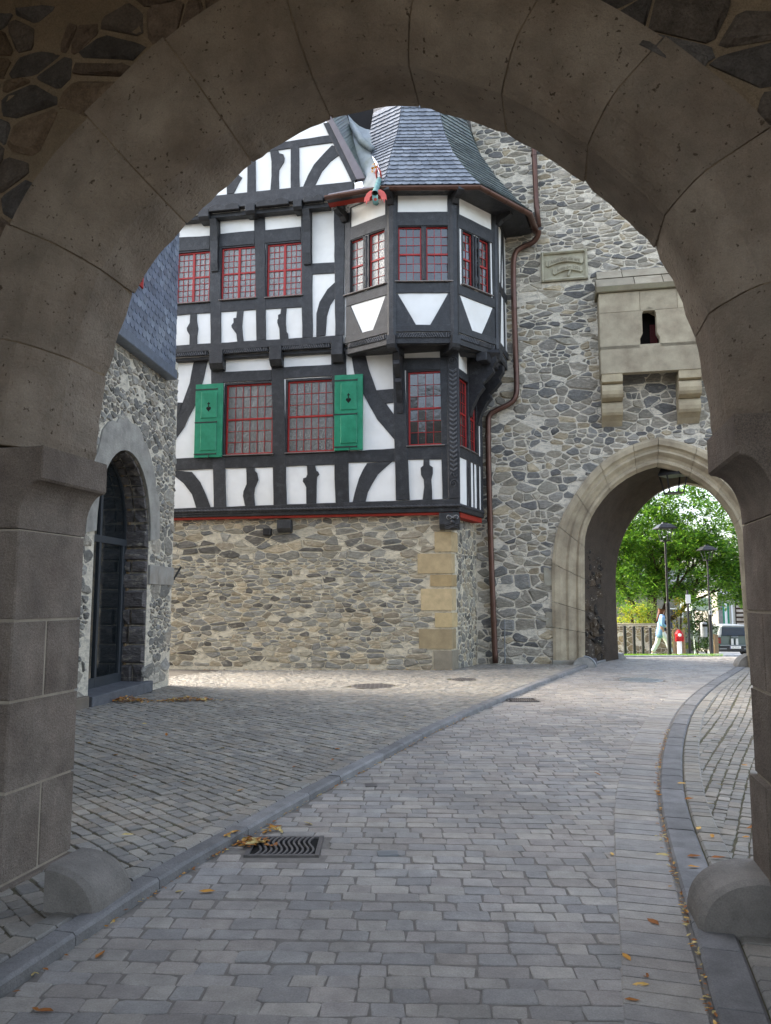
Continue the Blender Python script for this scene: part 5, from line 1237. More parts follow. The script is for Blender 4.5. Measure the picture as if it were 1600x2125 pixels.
# wheel guards, step in the far gateway
def half_drum(c, r, dp, ang, label, m, col=None):
    pl = Plane((c.x, c.y), ang); rings = []
    for o in (-dp / 2, dp / 2): rings.append([pl.w(r * math.cos(math.pi * t / 12), c.z + r * math.sin(math.pi * t / 12) * 0.9, o) for t in range(13)])
    b = B(); b.loft(rings, close=True); return tag(b.make('wheel_guard_stone', m, col=col), label, 'guard stone')
g = TP.w(pi_f[0][0] - 0.05, -0.02, 0.15); half_drum(g, 0.26, 0.35, 11.6, 'small rounded wheel guard left of the far gateway', M_kerb, srgb(150, 148, 142))
b = B(); b.tube([TP.w(pi_f[0][0] - 0.05 + 0.275 * math.cos(math.pi / 2 * t / 10), 0.24 * math.sin(math.pi / 2 * t / 10) + 0.005, 0.2) for t in range(11)], 0.022, 6)
tag(b.make('steel_guard_band', M_zinc), 'bright steel band on the wheel guard left of the far gateway', 'guard band')
g = gnd(1560, 1384); half_drum(Vector((g.x, g.y, -0.02)), 0.36, 0.5, 11.6, 'grooved rounded wheel guard half hidden right of the far gateway', M_kerb, srgb(128, 122, 112))
g = TR.w(rp_f[0][0] + 0.02, -0.02, -0.1); half_drum(g, 0.18, 0.3, 11.6, 'pale little wheel guard at the rear of the gate passage', M_kerb, srgb(176, 176, 172))
b = B(); b.box(TP.w(pi_f[0][0] + 0.14, 0, -0.75), 0.3, 0.6, 0.14, -0.2, 0.01); tag(b.make('stone_step', M_kerb, col=srgb(100, 100, 104)), 'dark stone step inside the far gateway on the left', 'step')
# plaque with two ribbons
s0, s1, z0, z1 = plq[0][0], plq[1][0], plq[1][1], plq[0][1]
pq = thing('inscribed_plaque', 'carved sandstone plaque with two lettered ribbons on the tower wall', 'plaque', TP.w((s0 + s1) / 2, z0, 0.05))
W, H = s1 - s0, z1 - z0; pc_ = srgb(176, 172, 150)
b = B(); b.rect(TP, s0, s1, z0, z1, 0.0, 0.03); b.make('slab', M_ashlar, pq, col=pc_)
fw = 0.065
for a0_, a1_, c0_, c1_ in ((s0, s0 + fw, z0, z1), (s1 - fw, s1, z0, z1), (s0 + fw, s1 - fw, z0, z0 + fw), (s0 + fw, s1 - fw, z1 - fw, z1)):
    b = B(); b.rect(TP, a0_, a1_, c0_, c1_, 0.0, 0.11, 0.028); b.make('frame', M_ashlar, pq, col=pc_)
def ribbon(xa, xb, zc, sag, hh, off=0.095):
    up_ = []; lo_ = []
    for t in range(17):
        f = t / 16; x = s0 + W * lerp(xa, xb, f); zz_ = z0 + H * zc + sag * math.sin(math.pi * f) - 0.02 * (1 - f)
        up_.append((x, zz_ + hh / 2)); lo_.append((x + 0.01, zz_ - hh / 2))
    b = B(); b.prism(TP, up_ + lo_[::-1], 0.025, off, 0.006); b.make('ribbon', M_ashlar, pq, col=pc_)
    for x0_, sg in ((up_[0], -1), (up_[-1], 1)):
        b = B(); b.prism(TP, [(x0_[0], x0_[1] - hh * 1.1), (x0_[0] + sg * 0.06, x0_[1] - hh * 0.75), (x0_[0] + sg * 0.05, x0_[1] + hh * 0.15), (x0_[0] - sg * 0.01, x0_[1])], 0.025, off - 0.012, 0.006); b.make('ribbon_end', M_ashlar, pq, col=pc_)
    return up_, lo_
M_letter = mat('worn letter stone', srgb(118, 112, 94), var=0.15, bump=0.2, rough=0.9)
def letters(text, up_, lo_, size, off):
    cu = bpy.data.curves.new('t', 'FONT'); cu.body = text; cu.size = size; cu.extrude = 0.004; cu.resolution_u = 2; cu.align_x = 'CENTER'
    to = bpy.data.objects.new('t', cu); COL.objects.link(to); dg = bpy.context.evaluated_depsgraph_get(); me = bpy.data.meshes.new_from_object(to.evaluated_get(dg))
    vs2 = [v.co.copy() for v in me.vertices]; fs = [tuple(p.vertices) for p in me.polygons]; bpy.data.objects.remove(to)
    xs = [v.x for v in vs2]; wmin, wmax = min(xs), max(xs); out = []
    for v in vs2:
        f = 0.05 + 0.9 * (v.x - wmin) / (wmax - wmin); k = f * 16; i = min(15, int(k)); t = k - i
        x = lerp(lo_[i][0], lo_[i + 1][0], t); zb = lerp(lo_[i][1], lo_[i + 1][1], t); out.append(TP.w(x, zb + 0.028 + v.y, off + v.z))
    mesh_obj('lettering', out, fs, M_letter, pq)
u_, l_ = ribbon(0.16, 0.86, 0.62, 0.085, 0.15); letters('Alein Got die ere', u_, l_, 0.135, 0.098)
u_, l_ = ribbon(0.3, 0.84, 0.33, 0.085, 0.14); letters('Anno dm 1501', u_, l_, 0.125, 0.098)
b = B(); b.tube([TP.w(s0 + W * 0.58, z0 + fw + 0.05, 0.05), TP.w(s0 + W * 0.63, z0 + H * 0.33, 0.05)], 0.03, 8); b.make('ribbon_roll', M_ashlar, pq, col=pc_)
# machicolation box on two corbels
bx0, bx1 = TP.at(1244, 700, 0.0)[0], TP.at(1244, 700, 0.0)[0] + 2.62
MO = 0.55
by = lambda y: TP.at(1330, y, MO)[1]
m0, m1 = TP.at(1244, 680, MO)[0], TP.at(1244, 680, MO)[0] + 2.62
mac = 'bretèche'
def ac(): k = R.uniform(0.85, 1.08); return tuple(x * k for x in srgb(166, 156, 134))
zc_ = [by(772), by(714), by(653), by(603)]
kx0, kx1 = TP.at(1328, 690, MO)[0], TP.at(1369, 690, MO)[0]; kz0, kz1 = by(722), by(638)
def mblock(s0, s1, z0, z1, poly=None): b = B(); b.prism(TP, poly or [(s0 + .003, z0 + .003), (s1 - .003, z0 + .003), (s1 - .003, z1 - .003), (s0 + .003, z1 - .003)], MO - 0.2, MO, 0.006); b.make('box_block', M_ashlar, tower, col=ac())
ml = [m0, m0 + 0.02]
mblock(m0, m1, zc_[0], zc_[1] + 0.0)
# keyhole slit: the two blocks beside it carry its outline
kh = kz1 - kz0; km = (kx0 + kx1) / 2; hw0 = (kx1 - kx0) / 2; hw1 = hw0 * 0.72
left_out = [(km - hw0, kz0), (km - hw0, kz0 + kh * 0.24), (km - hw1, kz0 + kh * 0.36), (km - hw1, kz0 + kh * 0.84), (km - hw1 * 0.75, kz0 + kh * 0.92), (km - hw1 * 0.3, kz0 + kh * 0.95), (km, kz1)]
mblock(0, 0, 0, 0, [(m0 + .003, kz0), (km - hw0, kz0)] + left_out[1:] + [(km, zc_[2] + 0.1), (m0 + 0.003, zc_[2] + 0.1)])
mblock(0, 0, 0, 0, [(m1 - .003, kz0), (m1 - .003, zc_[2] + 0.1), (km + 0.004, zc_[2] + 0.1), (km + 0.004, kz1 + 0.002)] + [(2 * km - a, c) for a, c in reversed(left_out[:-1])])
for a_, c_ in ((m0, m0 + 0.95), (m0 + 0.95, m0 + 1.8), (m0 + 1.8, m1)): mblock(a_, c_, zc_[2] + 0.1, zc_[3])
b = B(); b.rect(TP, m0, m0 + 0.2, zc_[0], zc_[3], 0.0, MO - 0.2); b.rect(TP, m1 - 0.2, m1, zc_[0], zc_[3], 0.0, MO - 0.2); b.make('box_side', M_ashlar, tower, col=ac())
b = B(); b.rect(TP, km - 0.5, km + 0.5, kz0 - 0.1, kz1 + 0.1, 0.02, 0.06); b.make('slit_darkness', M_dark, tower)
b = B(); b.rect(TP, km + 0.06, km + hw0, kz0, kz1 - 0.3, 0.1, 0.13); b.make('slit_shutter', mat('dark red shutter', srgb(74, 18, 16), rough=0.7), tower)
b = B(); b.prism(TP, [(m0 - 0.06, zc_[3]), (m1, zc_[3]), (m1, by(590)), (m0 - 0.06, by(590))], 0.0, MO + 0.07, 0.02); b.make('drip_ledge', M_ashlar, tower, col=srgb(112, 108, 88))
zt0, zt1 = by(590), by(538)
for a_, c_, f0, f1 in ((m0 - 0.04, m0 + 0.85, 0, 0.5), (m0 + 0.86, m0 + 1.5, 0, 0.5), (m0 + 1.51, m1, 0, 0.5), (m0 + 0.0, m0 + 0.6, 0.5, 1), (m0 + 0.61, m0 + 1.7, 0.5, 1), (m0 + 1.71, m1, 0.5, 1)):
    o_ = lambda f: lerp(MO + 0.03, 0.03, f); rings = [[TP.w(s, lerp(zt0, zt1, f), o) for f, o in ((f0, -0.02), (f0 + 0.02, o_(f0)), (f1 - 0.02, o_(f1)), (f1, -0.02))] for s in (a_ + 0.004, c_ - 0.004)]
    b = B(); b.loft(rings, close=True); b.make('cap_stone', M_ashlar, tower, col=shade(srgb(158, 150, 132), 0.8, 1.05))
def corbel(sa, sb):
    zt, zb = zc_[0], TP.at(1272, 884, 0.12)[1]; H_ = zt - zb
    pr = [(0, zt), (MO - 0.02, zt), (MO - 0.02, zt - H_ * 0.16)]
    for k, (ro, rz) in enumerate(((0.40, 0.3), (0.24, 0.28))):
        zc0 = zt - H_ * (0.18 + 0.34 * k); 
        for t in range(7): a = math.pi * t / 6 - math.pi / 2; pr.append((ro + 0.12 * math.cos(a) , zc0 - H_ * 0.16 + H_ * 0.15 * math.cos(math.pi * t / 6)))
    pr += [(0.13, zb + 0.12), (0.02, zb), (0, zb)]
    b = B(); b.loft([[TP.w(s, z, o) for o, z in pr] for s in (sa, sb)], close=True); b.make('corbel', M_ashlar, tower, col=srgb(170, 158, 132))
c0 = TP.at(1250, 830, 0.35)[0]; corbel(m0 + 0.02, m0 + 0.5); c1 = TP.at(1409, 830, 0.4)[0]; corbel(c1, c1 + 0.5)
# ------------------------------------------------------------------ downpipes
pipe = thing('downpipe', 'brown copper downpipe with swan neck bends down the tower wall', 'downpipe', TP.w(TP.at(1028, 1375, 0.12)[0], 0, 0.12))
def tp(x, y, o=0.14): return TP.w(*TP.at(x, y, o), o)
gend = path[-1] + Vector((0, 0, ze - 0.05))
pp = [tp(1118, 478, 0.3), tp(1117, 488, 0.26), tp(1108, 503, 0.2), tp(1085, 512, 0.14), tp(1072, 520), tp(1066, 534), tp(1065, 560), tp(1068, 680), tp(1073, 805), tp(1070, 825), tp(1060, 838), tp(1028, 852), tp(1016, 860), tp(1012, 876), tp(1017, 1100), tp(1028, 1376)]
b = B(); b.tube(smooth_path(pp, 2), 0.07, 14); b.make('pipe', M_copper, pipe, smooth=True)
for y, x in ((640, 1067), (760, 1071), (905, 1013), (1080, 1017), (1254, 1023), (1290, 1025), (1330, 1026)):
    p = tp(x, y); b = B(); b.tube([p - Vector((0, 0, 0.03)), p + Vector((0, 0, 0.03))], 0.079, 14); b.make('collar', M_copper, pipe)
pipe2 = thing('downpipe', 'purplish brown upper downpipe coming down to the gutter end', 'downpipe', tp(1116, 470, 0.2))
b = B(); b.tube([tp(1100, 150), tp(1109, 330), tp(1113, 425), tp(1118, 470, 0.2)], 0.068, 14); b.make('pipe', M_copper, pipe2, smooth=True)
for y, x in ((322, 1108), (430, 1114)): p = tp(x, y); b = B(); b.tube([p - Vector((0, 0, 0.025)), p + Vector((0, 0, 0.025))], 0.077, 14); b.make('collar', M_copper, pipe2)
b = B(); b.tube([tp(1047, 1285, 0.05), tp(1048, 1376, 0.05)], 0.014, 8); tag(b.make('cable_pipe', M_zinc), 'thin grey cable pipe beside the foot of the copper downpipe', 'cable pipe')
# hanging lantern in the gateway
lp = atdepth(1398, 1003, TP.w(ax, 0, -0.9).y - 0.4)
lan = thing('hanging_lantern', 'black four sided lantern hanging in the far gateway', 'lantern', lp)
hz = 0.0; k = lp.y / 1600 * 1.02
top, bot, w1, w0 = lp.z + 20 * k, lp.z - 20 * k, 21 * k, 14 * k
for sx in (-1, 1):
    for sy in (-1, 1):
        b = B(); b.tube([Vector((lp.x + sx * w1, lp.y + sy * w1, top - 0.05)), Vector((lp.x + sx * w0, lp.y + sy * w0, bot))], 0.018, 4); b.make('corner_bar', M_black, lan)
b = B(); b.box((lp.x, lp.y, bot - 0.02), 2 * w0 + 0.04, 2 * w0 + 0.04, 0.03); b.make('base_frame', M_black, lan)
b = B(); b.lathe((lp.x, lp.y, top - 0.06), [(w1 * 1.5, 0), (w1 * 1.5, 0.05), (w1 * 1.1, 0.22), (w1 * 0.8, 0.26), (w1 * 0.7, 0.36), (0.03, 0.42)], 4); b.make('hood', M_black, lan)
b = B(); b.tube([Vector((lp.x, lp.y, top + 0.3)), Vector((lp.x, lp.y, top + 1.2))], 0.015, 6); b.make('hanger', M_black, lan)
# ------------------------------------------------------------------ building on the left with the glazed arched door
LB = Plane(gnd(350, 1415), -85.0)
lbd = thing('slate_hung_building', 'rubble stone building with arched glass door and slate hung upper storey on the left', 'building', LB.w(-3, 0, 0))
s_far, s_near = LB.at(298, 1440)[0], LB.at(181, 1462)[0]
sc_ = (s_far + s_near) / 2; hw_ = (s_far - s_near) / 2
z_ap = LB.at(238, 924)[1]; z_sp = LB.at(296, 1120)[1]
dp_ = [(s_near, -0.2)] + [(sc_ - hw_ * math.cos(a), z_sp + (z_ap - z_sp) * math.sin(a) ** 0.9) for a in [math.pi * t / 20 for t in range(21)]] + [(s_far, -0.2)]
zsl = LB.at(366, 788, 0.18)[1]; se = LB.at(366, 650, 0.18)[0]
ow = [(-9.0, -0.3), (-9.0, zsl + 0.5), (0.0, zsl + 0.5), (0.0, -0.3)] + dp_[::-1]
b = B(); b.prism(LB, ow, -0.5, 0.0); b.make('wall', M_mort_t, lbd)
b = B(); b.rect(LB, -9.0, 0.0, -0.3, zsl + 0.5, -5.5, -0.75); b.make('building_core', M_dark, lbd)
LE = Plane(LB.w(0, 0, 0), 185.0)                        # end face towards the alley
surr = [(s_near - 0.3, 0)] + [(sc_ - (hw_ + 0.36) * math.cos(a), z_sp + (z_ap - z_sp + 0.55) * math.sin(a) ** 0.8) for a in [math.pi * t / 20 for t in range(21)]] + [(s_far + 0.02, 0)]
def l_skip(s, z): return (inside(surr, s, z) and z > z_sp - 0.2) or inside(dp_, s, z) or (z < z_sp and s_near - 0.16 < s < s_far + 0.16)
PAL_L = [srgb(*c) for c in ((160, 155, 144), (150, 147, 139), (142, 140, 134), (166, 159, 146), (130, 128, 122))]
cells = rubble_cells(-5.2, -0.02, 0.05, zsl + 0.3, 0.125, 1.7, 0.034, l_skip, big=0.15)
rubble(LB, lbd, cells, PAL_L, h=0.025, limit=200)
# smooth pale render round the arch, band course, jamb stones
band = [(s + R.uniform(-0.09, 0.09), z + R.uniform(-0.12, 0.1)) for s, z in surr[1:-1]]; inn = dp_[1:-1]
b = B(); b.loft([[LB.w(s, max(z, z_sp - 0.25) , -0.02) for s, z in band], [LB.w(s, max(z, z_sp - 0.25), 0.03) for s, z in band], [LB.w(s, z, 0.032) for s, z in inn], [LB.w(s, z, -0.1) for s, z in inn]])
M_surr = mat('pale grey render', srgb(154, 151, 143), tint=srgb(118, 116, 112), tint_scale=5, var=0.2, vs_=4, bump=0.7, bs=24, dist=0.02, rough=0.95)
b.make('arch_surround', M_surr, lbd)
zb0, zb1 = LB.at(320, 1213)[1], LB.at(320, 1174)[1]; sp_ = s_far + 0.02
for k in range(3):
    a_, c_ = lerp(s_far, 0.0, k / 3), lerp(s_far, 0.0, (k + 1) / 3); b = B(); b.rect(LB, a_ + 0.004, c_ - 0.004, zb0, zb1, -0.05, 0.045, 0.008); b.make('band_stone', M_ashlar, lbd, col=srgb(158, 156, 150))
# far jamb of the door recess: courses of dark rock-faced blocks
JP = Plane(LB.w(s_far, 0, -0.5), 5.0)
z = 0.1
while z < z_sp + 0.2:
    h = R.choice((0.22, 0.3, 0.34)); n = R.choice((1, 1, 2)); cut = [0.0, 0.5] if n == 1 else [0.0, R.uniform(0.18, 0.32), 0.5]
    for a_, c_ in zip(cut, cut[1:]):
        q = [(a_ + 0.01, z + 0.012), ((a_ + c_) / 2, z + 0.01), (c_ - 0.01, z + 0.012), (c_ - 0.008, z + h / 2), (c_ - 0.01, z + h - 0.01), ((a_ + c_) / 2, z + h - 0.012), (a_ + 0.01, z + h - 0.01), (a_ + 0.012, z + h / 2)]
        V, fs = stone_geo(JP, q, 0.06); mesh_obj('jamb_block', V, fs, M_rub, lbd, col=shade(srgb(104, 100, 98), 0.8, 1.2))
    z += h
# soffit blocks of the recess
for k in range(9):
    a0_, a1_ = math.pi * (0.5 + 0.5 * k / 9), math.pi * (0.5 + 0.5 * (k + 1) / 9 - 0.01)
    pt = lambda a, r, o: LB.w(sc_ - (hw_ - r) * math.cos(a), z_sp + (z_ap - z_sp - r) * math.sin(a) ** 0.9, o)
    for o0, o1 in ((-0.49, -0.27), (-0.25, -0.03)):
        rings = [[pt(a, 0.0, o0), pt(a, R.uniform(0.02, 0.06), o0 + 0.01), pt(a, R.uniform(0.03, 0.07), (o0 + o1) / 2), pt(a, R.uniform(0.02, 0.06), o1 - 0.01), pt(a, 0.0, o1)] for a in (a0_, (a0_ + a1_) / 2, a1_)]
        b = B(); b.loft(rings, close=True); b.make('soffit_block', M_rub, lbd, col=shade(srgb(100, 96, 94), 0.8, 1.2))
# steel framed glass door
DO = -0.46
M_frame = mat('anthracite door frame', srgb(58, 62, 66), var=0.08, bump=0.05, rough=0.45)
b = B(); q = [(s, max(z, 0.12)) for s, z in dp_]; iq = offset_poly(q, 0.07)
b.loft([[LB.w(s, z, DO) for s, z in q], [LB.w(s, z, DO + 0.06) for s, z in q], [LB.w(s, z, DO + 0.06) for s, z in iq], [LB.w(s, z, DO) for s, z in iq]])
door = b.make('door', M_frame, lbd)
b = B(); b.prism(LB, iq, DO + 0.01, DO + 0.03); b.make('door_glass', M_doorglass, door)
for s in (sc_, sc_ - hw_ * 0.86, sc_ + hw_ * 0.86):
    zt_ = z_sp + (z_ap - z_sp) * 0.95 if s == sc_ else z_sp
    b = B(); b.rect(LB, s - 0.035, s + 0.035, 0.14, zt_, DO + 0.03, DO + 0.065, 0.005); b.make('door_bar', M_frame, door)
ztr = LB.at(225, 1122, DO)[1]
b = B(); b.rect(LB, s_near + 0.05, s_far - 0.05, ztr - 0.06, ztr + 0.06, DO + 0.03, DO + 0.07, 0.005); b.make('door_transom', M_frame, door)
b = B(); b.rect(LB, s_near + 0.05, s_far - 0.05, 0.13, 0.3, DO + 0.03, DO + 0.062, 0.005); b.make('door_bottom_rail', M_frame, door)
b = B(); b.tube([LB.w(s, z, DO + 0.09) for s, z in dp_[3:]], 0.035, 6); b.make('recess_trim', M_wood, lbd)
b = B(); b.rect(LB, s_near - 0.1, s_far + 0.1, -0.05, 0.14, -0.5, 0.13, 0.012); tag(b.make('door_step', M_kerb, col=srgb(92, 94, 98)), 'dark stone step before the arched glass door', 'step')
b = B(); b.rect(LB, s_near - 1.6, s_near - 0.12, -0.05, 0.16, -0.05, 0.09, 0.012); b.make('plinth', M_ashlar, lbd, col=srgb(120, 112, 102))
# iron bar holder on the corner
b = B(); b.tube([LB.w(-0.03, zb1 - 0.05, -0.02), LB.w(0.02, zb1 - 0.02, 0.0), LB.w(0.06, zb1 - 0.02, 0.12)], 0.012, 6); b.tube([LB.w(0.05, zb1 + 0.02, 0.16), LB.w(0.0, zb1 - 0.24, 0.03)], 0.022, 6)
tag(b.make('iron_bracket', M_iron), 'small rusty iron bracket on the left building corner', 'bracket')
# slate hung storey
b = B(); b.rect(LB, -9.0, se, zsl, 9.6, -5.5, 0.18); sh = b.make('upper_storey', M_slate, lbd, col=srgb(84, 92, 102))
b = B(); b.rect(LB, -9.0, se + 0.02, zsl - 0.03, zsl + 0.16, -0.1, 0.23, 0.01); b.make('drip_board', M_slate, sh, col=srgb(96, 104, 116))
PAL_C = [srgb(*c) for c in ((108, 117, 132), (100, 109, 124), (118, 127, 140), (94, 102, 116))]
cnt = 0; bb = B(); row = 0; z = zsl + 0.12
while z < 9.3:
    s = -4.6 + (row % 2) * 0.09
    while s < se - 0.02:
        shp = [(0, 0.2), (0.02, 0.1), (0.07, 0.02), (0.14, 0.0), (0.2, 0.05), (0.2, 0.24), (0.0, 0.24)]
        sk = 0.0; poly = [(min(s + x + y * 0.55 - 0.05, se), z + y) for x, y in shp]; V = []
        for lift in (0.016, 0.004): V += [LB.w(a_, c_, 0.18 + lift * (1.25 - (c_ - z) / 0.24) + 0.002) for a_, c_ in poly]
        m_ = len(poly); fs = [tuple(range(m_))] + [(i, m_ + i, m_ + (i + 1) % m_, (i + 1) % m_) for i in range(m_)]
        c = R.choice(PAL_C); kf = R.uniform(0.85, 1.15); c = tuple(x * kf for x in c)
        v = V[0]
        if cnt < 300 and inframe(v, 0) and s > -4.2 and LB.at(366, 480, .18)[1] > z: mesh_obj('slate', V, fs, M_slate, sh, col=c); cnt += 1
        else: bb.cur = c; bb.add(V, fs)
        s += 0.17
    z += 0.15; row += 1
bb.make('farther_slates', M_slate, sh, kind='stuff')
ww = LB.at(292, 590, 0.2); b = B(); b.rect(LB, ww[0] - 0.7, ww[0] + 0.08, ww[1] - 0.05, ww[1] + 1.2, 0.15, 0.22, 0.01); b.make('window', M_red, sh)
b = B(); b.rect(LB, ww[0] - 0.62, ww[0] + 0.0, ww[1] + 0.04, ww[1] + 1.1, 0.21, 0.224); b.make('pane', M_pane_d, sh)
b = B(); b.rect(LB, -9.3, se + 0.3, 9.6, 9.8, -5.8, 0.5); b.make('roof', M_slate, lbd, col=srgb(84, 90, 96))

# ------------------------------------------------------------------ beyond the far gate
def gp(px, Y, dz=0.0):
    z = 0.0; X = 0.0
    for _ in range(3): z = ter(X, Y) + dz; X = (px - CX) / F * (Y * cP + (z - HC) * sP)
    return Vector((X, Y, z))
def px_m(Y): return Y / F                                # metres per photo pixel at depth Y
def yz(y, Y): return atdepth(800, y, Y).z
# lawn and pale path
V = []; fs = []
rowsY = [21.7, 22.5, 24, 26, 28.5]
for Y in rowsY: V += [gp(1240, Y, 0.02), gp(1500 if Y > 24 else 1290 + (Y - 21.7) * 90, Y, 0.02)]
fs = [(2 * i, 2 * i + 1, 2 * i + 3, 2 * i + 2) for i in range(len(rowsY) - 1)]
M_lawn = mat('lawn soil', srgb(96, 128, 52), var=0.3, vs_=8, bump=0.5, rough=0.95)
mesh_obj('lawn', V, fs, M_lawn, kind='structure')
b = B()
for _ in range(5000):
    Y = R.uniform(22, 28); p = gp(R.uniform(1262, 1300 + min(200, (Y - 21.7) * 85)), Y, 0.015); h = R.uniform(0.03, 0.08); a = R.uniform(0, 6.28); dx, dy = math.cos(a) * 0.008, math.sin(a) * 0.008
    b.cur = shade(srgb(122, 160, 58), 0.7, 1.3); b.add([p + Vector((dx, dy, 0)), p - Vector((dx, dy, 0)), p + Vector((R.uniform(-.03, .03), R.uniform(-.03, .03), h))], [(0, 1, 2)])
g = b.make('grass', M_grass, kind='stuff'); tag(g, 'strip of short green grass beyond the far gate', 'grass')
M_path = mat('pale pavement', srgb(176, 174, 170), var=0.12, vs_=3, bump=0.2, rough=0.9)
V = []; rowsY = [28.6, 30, 33, 37, 42, 46]
for Y in rowsY: V += [gp(1230, Y, 0.012), gp(1700, Y, 0.012)]
mesh_obj('pavement', V, [(2 * i, 2 * i + 1, 2 * i + 3, 2 * i + 2) for i in range(len(rowsY) - 1)], M_path, kind='structure')
kb = thing('kerb', 'pale kerb edging the lawn beyond the far gate', 'kerb', gp(1290, 21.9))
pts = [gp(x, Y) for x, Y in ((1283, 21.55), (1330, 21.9), (1400, 22.8), (1470, 24.2), (1560, 26.5))]
for q in along(smooth_path(pts, 1), 0.8): kerb_piece(q, 0.0, 0.1, -0.05, 0.05, 0.004, lambda x, y: 0, 'kerb_stone', M_kerb, kb, srgb(172, 172, 172))
# bollards
for px, Y, lab in ((1298, 26.0, 'dark steel bollard nearest the far gate, leftmost of four'), (1317, 26.8, 'dark steel bollard second from the left of four'), (1335, 27.5, 'dark steel bollard third from the left of four'), (1351, 28.2, 'dark steel bollard beside the walking person, rightmost of four')):
    p = gp(px, Y); b = B(); b.lathe(p - Vector((0, 0, 0.05)), [(0.055, 0), (0.055, 1.04), (0.05, 1.05), (0.001, 1.055)], 12); tag(b.make('bollard', M_black), lab, 'bollard', 'bollards along the lawn')
# street lamps
def street_lamp(px, Y, label, ytop):
    p = gp(px, Y); H = yz(ytop, Y) - p.z; o = thing('street_lamp', label, 'street lamp', p, 'street lamps beyond the gate')
    b = B(); b.lathe(p - Vector((0, 0, 0.05)), [(0.065, 0), (0.065, 1.72), (0.055, 1.75), (0.04, 1.76)], 14); b.make('lower_post', M_black, o)
    b = B(); b.lathe(p, [(0.036, 1.7), (0.032, H - 0.62)], 10); b.make('upper_post', M_black, o)
    zb, zt = p.z + H - 0.58, p.z + H - 0.2; wb, wt = 0.1, 0.19
    for sx in (-1, 1):
        for sy in (-1, 1): b = B(); b.tube([Vector((p.x + sx * wb, p.y + sy * wb, zb)), Vector((p.x + sx * wt, p.y + sy * wt, zt))], 0.014, 4); b.make('lantern_bar', M_black, o)
    b = B(); b.box((p.x, p.y, zb - 0.03), 0.24, 0.24, 0.03); b.tube([p + Vector((0, 0, H - 0.64)), p + Vector((0, 0, H - 0.6))], 0.05, 8); b.make('lantern_base', M_black, o)
    q45 = math.pi / 4; b = B(); V = []; rings = []
    for r, z in ((0.3, -0.21), (0.3, -0.19), (0.17, -0.07), (0.08, -0.04), (0.07, 0.0)): rings.append([p + Vector((r * 1.0 * sx, r * sy, H + z)) for sx, sy in ((-1, -1), (1, -1), (1, 1), (-1, 1))])
    b.loft(rings, close=True); b.make('lantern_hood', M_black, o)
    return o, p
street_lamp(1390, 24.6, 'nearer black street lamp with square lantern in front of the tree', 1084)
l2, p2 = street_lamp(1477, 30.2, 'farther black street lamp with a litter bin on its post', 1131)
b = B(); b.box(p2 - Vector((0, 0, 0.03)), 0.8, 0.6, 0.09, 0, 0.04); b.make('base_slab', M_path, l2)
b = B(); b.rect(Plane((p2.x, p2.y), 0), -0.06, 0.06, p2.z + 1.58, p2.z + 1.74, 0.05, 0.072); b.make('number_tag', M_white, l2)
b = B(); b.rect(Plane((p2.x, p2.y), 0), -0.015, 0.03, p2.z + 1.61, p2.z + 1.71, 0.07, 0.075); b.make('tag_mark', M_black, l2)
pb2 = gp(1463, 30.0); b = B(); zb = yz(1322, 30.0); b.lathe(Vector((pb2.x, 30.0, zb)), [(0.1, 0.0), (0.125, 0.02), (0.13, 0.5), (0.13, 0.52), (0.12, 0.54), (0.06, 0.57), (0.001, 0.575)], 18)
bn = thing('litter_bin', 'grey round litter bin hung on the farther street lamp', 'litter bin', Vector((pb2.x, 30.0, zb))); b.make('bin_body', M_zinc, bn)
for f in (0.12, 0.3): b = B(); b.lathe(Vector((pb2.x, 30.0, zb + f)), [(0.128, 0), (0.137, 0.01), (0.137, 0.02), (0.128, 0.03)], 18); b.make('bin_rib', M_zinc, bn)
b = B(); b.rect(Plane((pb2.x, 30.0), 0), -0.09, 0.09, zb + 0.4, zb + 0.49, 0.1, 0.137); b.make('bin_slot_dark_plate', M_dark, bn)  # near-black plate in place of the shaded opening
# hydrant and wooden screen
ph_ = gp(1411, 30.4); hy = thing('hydrant', 'red topped fire hydrant on a pale post', 'hydrant', ph_)
M_hred = mat('hydrant red', srgb(168, 22, 30), var=0.1, bump=0.05, rough=0.4)
b = B(); b.lathe(ph_ - Vector((0, 0, 0.05)), [(0.085, 0), (0.085, 0.6)], 14); b.make('post', M_white, hy)
b = B(); b.lathe(ph_, [(0.1, 0.56), (0.12, 0.66), (0.15, 0.74), (0.16, 0.84), (0.13, 0.9), (0.08, 0.96), (0.04, 1.0)], 14); b.make('head', M_hred, hy)
for dx in (-0.11, 0.11): b = B(); b.tube([ph_ + Vector((dx, -0.02, 0.56)), ph_ + Vector((dx, -0.06, 0.74))], 0.06, 10); b.make('outlet', M_hred, hy)
b = B(); b.tube([ph_ + Vector((-0.03, -0.14, 0.8)), ph_ + Vector((-0.03, -0.185, 0.8))], 0.06, 14); b.make('front_cap', M_white, hy)
sc2 = thing('wooden_screen', 'weathered plank screen behind the hydrant', 'fence', gp(1411, 31))
for k in range(7):
    p = gp(1400 + k * 3.6, 31.0); b = B(); b.box(p - Vector((0, 0, 0.05)), 0.062, 0.03, 1.08 + 0.05 * math.sin(k), 0.05 * k, 0.004); b.make('plank', M_wood, sc2)
p = gp(1487, 33); b = B(); b.box(p - Vector((0, 0, 0.05)), 0.17, 0.12, 0.93, 0, 0.01); tag(b.make('wooden_post', M_wood), 'stout wooden post right of the farther street lamp', 'post')
p = gp(1432, 31.6); sp3 = thing('sign_post', 'thin grey post with small white sign before the hedge', 'sign', p)
